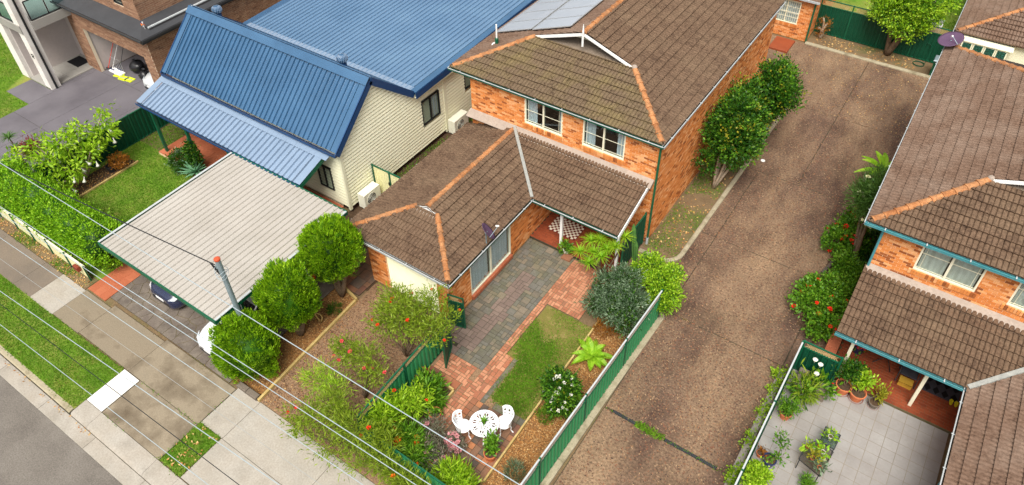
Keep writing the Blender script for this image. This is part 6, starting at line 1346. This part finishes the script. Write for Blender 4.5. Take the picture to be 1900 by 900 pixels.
t = plant('dracaena_clump', 'many headed spiky dracaena beside the porch', 'plant', (-8.2,17.6,0)); hd = [(-9.0,17.35,1.05),(-8.55,17.3,.75),(-8.75,17.75,1.45),(-8.35,17.7,1.75),(-8.1,17.35,1.3),(-8.5,17.55,1.15),(-7.75,17.75,1.7),(-8.0,17.6,1.55),(-7.55,18.1,2.0)]; branches(t, (-8.1,17.55,0), hd, .035, 'bark', 'stem', .025)
for h_ in hd: rosette(t, h_, 60, .5, .026, 'leaf_palm' if h_[2] < 1.6 else 'leaf_bright', .35, 'leaf_head', 1.0)
t = plant('cactus', 'tall ribbed green column cactus behind the lime bush', 'cactus', (-7.05,18.3,0))
for i, (p0, p1, r_) in enumerate((((-7.05,18.3,0),(-7.45,18.55,2.35),.09),((-7.0,18.2,0),(-7.15,18.3,1.8),.08),((-6.85,18.25,0),(-6.80,18.35,1.45),.085),((-6.6,18.5,0),(-6.4,18.6,.75),.06))):
    mb = MB(); k = 14; n0 = 10; a = Vector(p0); b = Vector(p1)
    for s in range(n0+1):
        f = s/n0; c = a.lerp(b, f)
        for j in range(k): th = 2*math.pi*j/k; rr = r_*(1 if j % 2 else .72)*(1 if f < .9 else (1-(f-.9)*7)); mb.v.append((c.x+rr*math.cos(th), c.y+rr*math.sin(th), c.z))
    for s in range(n0):
        for j in range(k): mb.f.append((s*k+j, s*k+(j+1) % k, (s+1)*k+(j+1) % k, (s+1)*k+j))
    mb.f.append(tuple(n0*k+j for j in range(k))); part(mb, 'column', 'cactus', t)
# two trees against the brick side wall
def big_tree(label, base, blobs, n, mats, L=.13, W=.075, trunk='bark', clump=14, cr=.12, name='leafy_tree', group=None, r0=.1):
    t = plant(name, label, 'tree', base, group); branches(t, base, [q[:3] for q in blobs[:5]], r0, trunk, 'trunk', .02)
    for (m_, f_, sp, nm) in mats: crown(nm, m_, t, blobs, int(n*f_), L, W, clump, cr, sp)
    return t
tm = [('leaf_dark',.85,(.45,1.08),'crown'),('leaf_mid',.13,(.95,1.12),'young_foliage'),('leaf_yellow',.04,(.98,1.1),'yellow_foliage')]
def cluster(c, r, k, seed, q=(.42,.6)):
    rg = np.random.default_rng(seed); out = []
    for i in range(k): d = unit(rg.normal(size=(1,3)))[0]; f = rg.uniform(*q); out.append((c[0]+d[0]*r[0]*.55, c[1]+d[1]*r[1]*.55, c[2]+d[2]*r[2]*.55, r[0]*f, r[1]*f, r[2]*f))
    return out
big_tree('dense dark green tree against the brick side wall, close to the driveway kerb', (-6.5,24.75,0), cluster((-6.2,25.5,2.95), (1.2,1.5,1.6), 14, 5)+[(-6.5,27.2,3.2,.8,.8,.9),(-6.9,24.2,1.7,.4,.45,.45)], 23000, tm, trunk='bark_pale', r0=.07)
big_tree('second dense dark green tree with yellowing leaves, farther along the brick side wall', (-6.1,28.6,0), cluster((-5.95,28.9,3.0), (1.2,1.5,1.5), 14, 9), 21000, tm, r0=.07)
big_tree('bright green tree with forked trunk in front of the rear fence', (-2.9,40.3,0), [(-3.1,40.3,2.6,1.2,1.0,.8),(-2.3,40.5,3.4,1.3,1.1,.9),(-3.6,40.8,3.2,1.0,1.0,.8),(-1.6,41.0,3.6,1.0,1.0,.7),(-2.4,39.9,2.1,.9,.8,.5),(-3.8,40.2,2.6,.7,.7,.6),(-1.9,40.3,2.6,.8,.7,.5)], 20000, [('leaf_mid',.5,(.4,1.05),'crown'),('leaf_bright',.5,(.85,1.1),'bright_foliage')], r0=.16)  # brighter green leaves kept to the outer shell
t = plant('dry_stump', 'dry twisted vine stump at the rear fence corner', 'stump', (-6.5,40.1,0)); branches(t, (-6.5,40.1,0), [(-6.6,40.2,1.2),(-6.3,40.2,1.0),(-6.7,40.0,.7),(-6.4,39.9,.6)], .09, 'bark_pale', 'stem', .05); crown('dry_leaves', 'leaf_brown', t, [(-6.5,40.1,.8,.3,.25,.5)], 250, .14, .05, 6, .08)
# right garden
def geranium(label, base, blobs, n, nf):
    t = plant('geranium_bush', label, 'bush', base); branches(t, base, [q[:3] for q in blobs], .03, name='stem'); crown('foliage', 'leaf_mid', t, blobs, n, .1, .085, 10, .07, (.6,1.1)); flowers(t, 'petal_red', [p for i in range(nf) for p in blob_pts(blobs[i % len(blobs)], 1, .6)], .08); return t
geranium('large geranium bush with scattered red flowers beside the tiled porch roof', (-.7,20.6,0), [(-.9,20.3,.55,.7,.7,.5),(-.6,21.1,.6,.7,.7,.55),(-.2,20.0,.6,.6,.7,.5),(-1.0,21.0,.4,.5,.6,.4),(-.3,19.3,.6,.5,.5,.45)], 7500, 14)
geranium('geranium bush thick with red flowers behind the low brick edging', (-.9,24.2,0), [(-1.0,24.0,.5,.6,.6,.5),(-.8,24.7,.6,.5,.6,.5),(-.5,24.3,.7,.5,.5,.45)], 4200, 20)
geranium('small geranium at the tip of the unit garden bed', (-1.0,25.4,0), [(-.9,25.4,.55,.35,.35,.4)], 900, 6)
for lb, x, y, rx, ry_, rz_, m_ in (('low dark green shrub at the foot of the needle tree', -.35,22.9,.5,.5,.45,'leaf_mid'),('grassy green groundcover shrub along the unit wall', .0,21.9,.45,1.2,.35,'leaf_mid'),('dark green shrub beside the unit downpipe', .05,24.4,.45,.8,.5,'leaf_dark'),('pale green shrub behind the needle tree', -.3,26.6,.55,.9,.6,'leaf_bright')):
    t = plant('garden_shrub', lb, 'shrub', (x,y,0)); crown('foliage', m_, t, [(x,y,rz_*.9,rx,ry_,rz_)], 2600, .12, .05, 10, .08, (.4,1.1))
t = plant('needle_tree', 'slender dark needled tree with pale flower heads by the unit gutter', 'tree', (-.2,23.6,0)); nb = [(-.5,24.2,2.8,.7,.7,.45),(-.2,24.0,3.3,.6,.6,.4),(-.7,24.7,2.6,.55,.6,.4),(-.35,24.9,3.2,.6,.6,.4),(-.3,23.8,2.4,.45,.45,.4)]
branches(t, (-.2,23.6,0), [(-.3,23.8,1.8),(-.5,24.2,2.8),(-.2,24.0,3.3),(-.7,24.7,2.6)], .085, r1=.02); crown('crown', 'leaf_needle', t, nb, 10000, .24, .022, 14, .13, (.2,1.1), (.8,.9,.2)); flowers(t, 'petal_cream', [p for q in nb for p in blob_pts(q, 3, .6)], .11); part(MB().ball((-.2,23.6,.12),(.2,.18,.18),10,6), 'root_flare', 'bark', t)
t = plant('banana_palm', 'bright green broad leaved palm beside the unit gutter', 'palm', (-.55,28.2,0)); branches(t, (-.55,28.2,0), [(-.55,28.2,1.3)], .08, 'bark', 'trunk', .06)
for i in range(13):
    a = i*2.4; e = .9-.05*i; d = Vector((math.cos(a)*math.cos(e), math.sin(a)*math.cos(e), math.sin(e))); s = d.cross(Vector((0,0,1))).normalized(); mb = MB(); c = Vector((-.55,28.2,1.3)); l = 1.25; pr = None
    for k in range(9):
        f = k/8; q = c+d*l*f-Vector((0,0,1))*.4*l*f*f; w_ = .13*math.sin(math.pi*(f*.85+.1)); cur = (q-s*w_+Vector((0,0,.03)), q, q+s*w_+Vector((0,0,.03)))
        if pr: mb.quad(pr[0],pr[1],cur[1],cur[0]); mb.quad(pr[1],pr[2],cur[2],cur[1])
        pr = cur
    part(mb, 'frond', 'leaf_palm', t)
for lb, pl_ in (('creeper spilling over the courtyard kerb near the fence corner', [(-.85,16.9,.2,.3,.35,.2),(-.75,16.3,.25,.25,.4,.25)]),('creeper along the foot of the courtyard fence', [(-.8,15.2,.2,.2,.6,.2),(-.85,14.0,.15,.2,.5,.15)]),('thin creeper at the street end of the courtyard kerb', [(-.8,12.6,.12,.2,.6,.12)])):
    t = plant('fence_creeper', lb, 'creeper', pl_[0][:2]+(0,)); crown('foliage', 'leaf_bright', t, pl_, 480, .09, .06, 7, .06, (.3,1.1))

# ================================================================== POTS AND COURTYARD FURNITURE
def pot(parent, x, y, r, h, m, z=0, sq=False):
    part(MB().lathe([(r*.72,0),(r*.95,h*.85),(r*1.06,h*.86),(r*1.06,h),(r*.92,h),(r*.88,h*.84),(.01,h*.83)], (x,y,z), 22), 'pot', m, parent, smooth=False); part(MB().lathe([(r*.87,h*.86),(.01,h*.88)], (x,y,z), 16, False), 'soil', 'soil', parent)
def potted(label, x, y, r, h, pm, fm, blobs, n, L=.1, W=.06, z=0, flw=None, nf=0, saucer=None, stem=True, axis=(1.,.8,.3), group=None):
    t = thing('potted_plant', label, 'potted plant', (x,y,z), group); pot(t, x, y, r, h, pm, z)
    if saucer: part(MB().lathe([(r*.85,0),(r*1.0,.04),(r*.95,.04)], (x,y,z-.005), 20), 'saucer', saucer, t)
    if stem and blobs: branches(t, (x,y,z+h*.8), [q[:3] for q in blobs], .02, name='stem', r1=.008)
    if blobs: crown('foliage', fm, t, blobs, n, L, W, 7, .06, (.2,1.1), axis)
    if flw: flowers(t, flw, [p for i in range(nf) for p in blob_pts(blobs[i % len(blobs)], 1, .7)], .06)
    return t
potted('empty looking rust coloured pot beside the gate fence', -10.93,10.12,.24,.36,'pot_rust','leaf_mid',[(-10.93,10.12,.36,.12,.12,.08)],60)
potted('terracotta rimmed pot with low seedlings by the brick walk', -9.62,9.2,.2,.34,'pot_terracotta','leaf_mid',[(-9.62,9.2,.36,.1,.1,.06)],90)
potted('leafy green plant in a terracotta pot beside the white table', -7.32,9.05,.2,.34,'pot_terracotta','leaf_mid',[(-7.35,9.2,.75,.16,.16,.3),(-7.3,9.1,.5,.14,.14,.15)],420,.13,.06)
potted('round terracotta pot half buried at the street fence', -8.2,7.45,.24,.3,'pot_terracotta','leaf_bright',[(-8.2,7.45,.42,.2,.2,.15)],200)
potted('trailing plant in a white pot by the porch post', -9.85,17.86,.14,.26,'pot_white','leaf_mid',[(-9.85,17.86,.38,.2,.2,.15),(-10.05,17.75,.2,.1,.1,.15)],260,.13,.07)
potted('citrus like tree in the terracotta pot next to the lattice fence', 1.04,17.5,.25,.36,'pot_terracotta','leaf_dark',[(.95,17.6,.95,.35,.33,.3),(1.15,17.75,1.1,.25,.25,.2)],900,.12,.06,saucer='pot_rust')
potted('yellow green shrub in the middle terracotta pot of the porch row', 1.5,17.48,.25,.36,'pot_terracotta','leaf_bright',[(1.55,17.7,.85,.3,.28,.25),(1.35,17.6,.7,.2,.2,.15)],600,.13,.06,saucer='pot_rust')
potted('yellow leaved plant in the small grey pot of the porch row', 2.05,17.5,.18,.24,'concrete_brown','leaf_yellow',[(2.1,17.6,.5,.16,.16,.2),(2.15,17.75,.6,.12,.12,.12)],260,.14,.05,saucer='pot_rust')
potted('ferny green plant in a terracotta pot against the courtyard fence', -.22,15.5,.2,.32,'pot_terracotta','leaf_mid',[(-.2,15.6,.5,.33,.3,.22)],900,.09,.04)
potted('red flowering plant in a blue pot on the brick porch', 1.05,19.35,.22,.4,'pot_blue','leaf_mid',[(1.05,19.35,.55,.22,.22,.2)],260,.13,.07,z=.1,flw='petal_pink',nf=8)
potted('thin leaved plant in a dark blue square pot beside the courtyard fence', -.1,13.65,.2,.3,'pot_blue','leaf_mid',[(.15,13.75,.4,.25,.2,.15),(.0,14.1,.75,.2,.3,.15)],220,.12,.06)
potted('small plant in an orange tin pot tucked beside the courtyard fence', -.42,13.75,.11,.2,'pot_terracotta','leaf_brown',[(-.4,13.8,.3,.1,.1,.1)],60)
potted('dense bright bush in a pot at the street end of the courtyard', -.25,12.75,.25,.3,'pot_terracotta','leaf_bright',[(-.25,12.75,.6,.4,.4,.35)],2000,.1,.06)
potted('small round fern in a pot under the glass table', 1.08,13.55,.12,.16,'pot_dark','leaf_mid',[(1.08,13.55,.28,.2,.2,.16)],700,.09,.025)
t = thing('lily_planter', 'white arum lilies in a grey planter box by the courtyard fence', 'planter', (.1,16.9,0))
part(MB().rbox(-.38,-.05,16.6,17.4,0,.4,.02), 'box', 'concrete_brown', t); part(MB().rbox(.15,.65,16.7,17.05,0,.3,.02), 'box', 'concrete_brown', t); branches(t, (.05,17.0,.2), [(.1,16.7,.6),(-.1,17.1,.7),(.4,17.0,.5),(.2,17.3,.8)], .025, 'leaf_yellow', 'stem'); crown('foliage', 'leaf_mid', t, [(.35,16.95,.45,.4,.3,.25),(-.1,16.5,.4,.3,.35,.25)], 330, .22, .1, 6, .1); crown('yellow_foliage', 'leaf_bottle', t, [(.0,16.6,.5,.35,.4,.3)], 220, .35, .05, 6, .1)
trm = mesh_from(MB().lathe([(.01,0),(.03,.06),(.075,.14),(.085,.16),(.02,.05)], (0,0,0), 10, False), 'lily_flower', 'petal_white', Vector((0,0,0)), True)
for p in ((-.05,17.3,1.0),(.15,17.25,.95),(.15,16.95,.8)): inst(trm, 'lily_flower', t, Matrix.Translation(p))
t = thing('glass_jar', 'clear plastic bottle beside the terracotta pots', 'bottle', (.72,17.35,0)); part(MB().lathe([(.07,0),(.07,.2),(.03,.27),(.03,.3)], (.72,17.35,.01), 12), 'body', 'glass_table', t); part(MB().lathe([(.035,0),(.035,.04)], (.72,17.35,.31), 10, True, True), 'cap', 'petal_red', t)
# glass topped tables with clutter
def small_table(label, poly, h, glassm='glass_table'):
    c = [sum(p[i] for p in poly)/len(poly) for i in (0,1)]; t = thing('glass_table', label, 'table', (c[0],c[1],0)); part(MB().prism(poly, h-.012, h), 'table_top', glassm, t)
    for p in poly: q = (c[0]+(p[0]-c[0])*.92, c[1]+(p[1]-c[1])*.92); part(MB().bar((q[0],q[1],0),(q[0],q[1],h-.013),.025), 'leg', 'frame_black', t)
    fr = MB()
    for a, b in zip(poly, poly[1:]+poly[:1]): fr.bar((a[0],a[1],h-.02),(b[0],b[1],h-.02),.02)
    part(fr, 'rim', 'frame_black', t); return t
small_table('larger glass topped table crowded with small plants', [(.62,13.95),(1.30,13.75),(1.42,14.75),(.95,14.95),(.65,14.5)], .58, 'poly_sheet'); small_table('small square glass topped side table', [(.98,14.95),(1.42,14.9),(1.45,15.5),(.98,15.55)], .5)
for i, (x, y, h_, m_, lb) in enumerate(((.72,14.5,.5,'leaf_bright','pale leafy cuttings at the corner of the larger glass table'),(1.15,14.5,.6,'leaf_palm','long green leaves in the middle of the larger glass table'),(.95,14.15,.6,'leaf_yellow','yellowing plant on the larger glass table'),(1.2,15.2,.52,'leaf_bright','pale leaves on the small glass side table'),(1.22,13.95,.6,'leaf_olive','grey green succulent on the larger glass table'))):
    t = thing('table_plant', lb, 'plant', (x,y,h_)); pot(t, x, y, .07, .1, 'pot_white' if i % 2 else 'pot_terracotta', h_); crown('foliage', m_, t, [(x,y,h_+.16,.14,.17,.08)], 75, .15, .06, 6, .06)
for i, (x, y, m_) in enumerate(((.9,14.45,'white_paint'),(1.05,14.3,'teal_plastic'),(1.0,14.65,'petal_orange'),(1.25,14.3,'petal_cream'))):
    t = thing('cup', {'white_paint':'white','teal_plastic':'teal','petal_orange':'orange','petal_cream':'cream'}[m_]+' cup standing on the larger glass table', 'cup', (x,y,.58)); part(MB().lathe([(.04,0),(.055,.09),(.05,.09),(.035,.01)], (x,y,.582), 12), 'bowl', m_, t); part(MB().tube([(x+.05,y,.65),(x+.08,y,.64),(x+.075,y,.61),(x+.045,y,.6)], .008, 5), 'handle', m_, t)
# porch furniture of the unit
t = thing('patio_table', 'round glass patio table with dark splayed legs on the brick porch', 'table', (1.95,19.4,.1)); part(MB().lathe([(.42,0),(.42,.012)], (1.95,19.4,.78), 28, True, True), 'table_top', 'glass_table', t); part(MB().tube([(1.95+.42*math.cos(a),19.4+.42*math.sin(a),.78) for a in np.linspace(0,6.284,29)], .014, 6), 'rim', 'frame_black', t); part(MB().tube([(1.95,19.4,.28),(1.95,19.4,.77)], .025, 8), 'column', 'frame_black', t)
for k in range(4): a = .6+k*math.pi/2; part(MB().tube([(1.95,19.4,.38),(1.95+.2*math.cos(a),19.4+.2*math.sin(a),.3),(1.95+.42*math.cos(a),19.4+.42*math.sin(a),.115)], .016, 6), 'leg', 'frame_black', t)
t = thing('patio_chair', 'grey slung patio chair on the brick porch', 'chair', (2.75,19.0,.1)); x, y = 2.7, 19.1
part(MB().rbox(x-.26,x+.26,y-.25,y+.25,.5,.53,.01), 'seat', 'rug_dark', t); part(MB().extr([(x-.26,y+.24,.5),(x+.26,y+.24,.5),(x+.26,y+.42,1.05),(x-.26,y+.42,1.05)], (0,.02,.0)), 'backrest', 'rug_dark', t)
for sx in (-1, 1):
    part(MB().tube([(x+sx*.29,y-.28,.11),(x+sx*.29,y-.24,.7),(x+sx*.29,y+.3,.74)], .018, 6), 'arm', 'charcoal', t); part(MB().tube([(x+sx*.28,y+.32,.11),(x+sx*.28,y+.2,.5),(x+sx*.27,y+.42,1.08)], .018, 6), 'leg', 'charcoal', t)
t = thing('cardboard_box', 'yellow cardboard box under the grey patio chair', 'box', (2.7,18.72,.1)); part(MB().box(2.5,2.92,18.7,18.98,.102,.3), 'carton', 'card', t); part(MB().extr([(2.5,18.7,.3),(2.92,18.7,.3),(2.92,18.6,.36),(2.5,18.6,.36)], (0,.004,.006)), 'flap', 'card', t)
t = thing('door_rug', 'dark diamond patterned rug on the brick porch', 'rug', (3.75,19.3,.1)); part(MB().rbox(3.2,4.33,18.95,19.75,.103,.115,.004), 'base', 'rug_dark', t); mb = MB()
for i in range(4):
    for j in range(2):
        cx_, cy_ = 3.36+i*.27, 19.15+j*.4; mb.prism([(cx_-.11,cy_),(cx_,cy_-.17),(cx_+.11,cy_),(cx_,cy_+.17)], .115, .118)
part(mb, 'diamond', 'rug_black', t)
for i, (dx) in enumerate((0,.15)):
    mb = MB(); cx_, cy_ = 4.12+dx, 18.95; mb.prism([(cx_+.05*math.cos(a),cy_+.13*math.sin(a)) for a in np.linspace(0,5.9,14)], .122, .145); t = thing('slipper', ('yellow slipper lying on the dark porch rug','yellow slipper beside the other, nearer the brick wing wall')[i], 'slipper', (cx_,cy_,.12), 'pair of yellow slippers'); part(mb, 'sole', 'yellow_toy', t); part(MB().tube([(cx_-.05,cy_+.03,.14),(cx_-.03,cy_+.04,.2),(cx_+.03,cy_+.04,.2),(cx_+.05,cy_+.03,.14)], .014, 6), 'strap', 'yellow_toy', t)
# white cast iron table and chairs
tc = Vector((-7.93,9.6,0)); t = thing('garden_table', 'round white pierced cast iron table on the brick patio', 'table', tuple(tc)); mb = MB(); nr, na = 9, 72; Rt = .46
for k, zz in enumerate((.70, .688)):
    for i in range(nr+1):
        for j in range(na): a = 2*math.pi*j/na; mb.v.append((tc.x+Rt*i/nr*math.cos(a)+.0, tc.y+Rt*i/nr*math.sin(a), zz))
N0 = (nr+1)*na
for i in range(nr):
    for j in range(na):
        hole = (i in (5,6) and j % 9 in (2,3,5,6)) or (i == 7 and j % 9 in (4,)) or (i == 3 and j % 6 in (1,2)) or (i == 2 and j % 12 in (3,4,5))
        if hole: continue
        q = (i*na+j, i*na+(j+1) % na, (i+1)*na+(j+1) % na, (i+1)*na+j); mb.f.append(q); mb.f.append(tuple(N0+x for x in q[::-1]))
part(mb, 'table_top', 'white_iron', t); part(MB().tube([(tc.x+Rt*math.cos(a),tc.y+Rt*math.sin(a),.692) for a in np.linspace(0,2*math.pi,49)], .018, 6), 'rim', 'white_iron', t)
for k in range(4): a = .5+k*math.pi/2; part(MB().tube([(tc.x+.12*math.cos(a),tc.y+.12*math.sin(a),.69),(tc.x+.18*math.cos(a),tc.y+.18*math.sin(a),.4),(tc.x+.3*math.cos(a),tc.y+.3*math.sin(a),.2),(tc.x+.38*math.cos(a),tc.y+.38*math.sin(a),.01)], .02, 6), 'leg', 'white_iron', t)
part(MB().tube([(tc.x+.2*math.cos(a),tc.y+.2*math.sin(a),.4) for a in np.linspace(0,2*math.pi,25)], .012, 6), 'stretcher', 'white_iron', t)
t = thing('table_plant', 'spiky succulent in a dark pot on the round white table', 'potted plant', (tc.x,tc.y,.71)); pot(t, tc.x, tc.y, .075, .13, 'pot_dark', .712); rosette(t, (tc.x,tc.y,.83), 12, .22, .05, 'leaf_mid', .1, 'foliage', .9)
def garden_chair(label, c, face):
    """face: angle of the direction the sitter looks"""
    t = thing('garden_chair', label, 'chair', (c[0],c[1],0), 'white iron chairs'); x, y = c; f = Vector((math.cos(face),math.sin(face),0)); s = Vector((-f.y,f.x,0)); C3 = Vector((x,y,0))
    part(MB().lathe([(.03,.0),(.08,.035),(.10,.012),(.13,.03),(.16,.012),(.24,.02),(.25,.0),(.24,-.02)], (x,y,.44), 28, True, False), 'seat', 'white_iron', t, smooth=True)
    mb = MB(); na, nz = 20, 8; th = .018
    for k in (0, 1):
        for j in range(nz+1):
            for i in range(na+1):
                u = i/na*2-1; a = u*1.35; top = .36+.16*math.cos(u*math.pi/2)**.6-.10*math.exp(-(u/.16)**2); r_ = .25+.07*(j/nz)-k*th; p = C3-f*(r_*math.cos(a))+s*(r_*math.sin(a)); mb.v.append((p.x,p.y,.46+top*j/nz))
    n1 = (na+1)*(nz+1)
    for j in range(nz):
        for i in range(na):
            if j in (2,4,5) and i % 4 in (1,2): continue
            q = (j*(na+1)+i, j*(na+1)+i+1, (j+1)*(na+1)+i+1, (j+1)*(na+1)+i); mb.f.append(q[::-1]); mb.f.append(tuple(n1+w_ for w_ in q))
    for i in range(na): q = nz*(na+1)+i; mb.f.append((q, q+1, n1+q+1, n1+q))
    part(mb, 'backrest', 'white_iron', t)
    pts = []
    for i in range(25): u = i/24*2-1; a = u*1.35; top = .36+.16*math.cos(u*math.pi/2)**.6-.10*math.exp(-(u/.16)**2); p = C3-f*(.315*math.cos(a))+s*(.315*math.sin(a)); pts.append((p.x,p.y,.46+top))
    part(MB().tube(pts, .022, 6), 'back_rim', 'white_iron', t)
    for a in (.7,-.7,2.45,-2.45): d = f*math.cos(a)+s*math.sin(a); p = C3+d*.2; part(MB().tube([tuple(p+Vector((0,0,.43))),tuple(p+d*.04+Vector((0,0,.25))),tuple(p+d*.02+Vector((0,0,.12))),tuple(p+d*.1+Vector((0,0,.01)))], [.022,.018,.016,.024], 6), 'leg', 'white_iron', t)
garden_chair('white cast iron chair at the flower bed side of the round table', (-8.52,9.28), .55); garden_chair('white cast iron chair at the lawn side of the round table', (-7.52,10.1), -2.2)
# white cover things by the driveway fence post bases
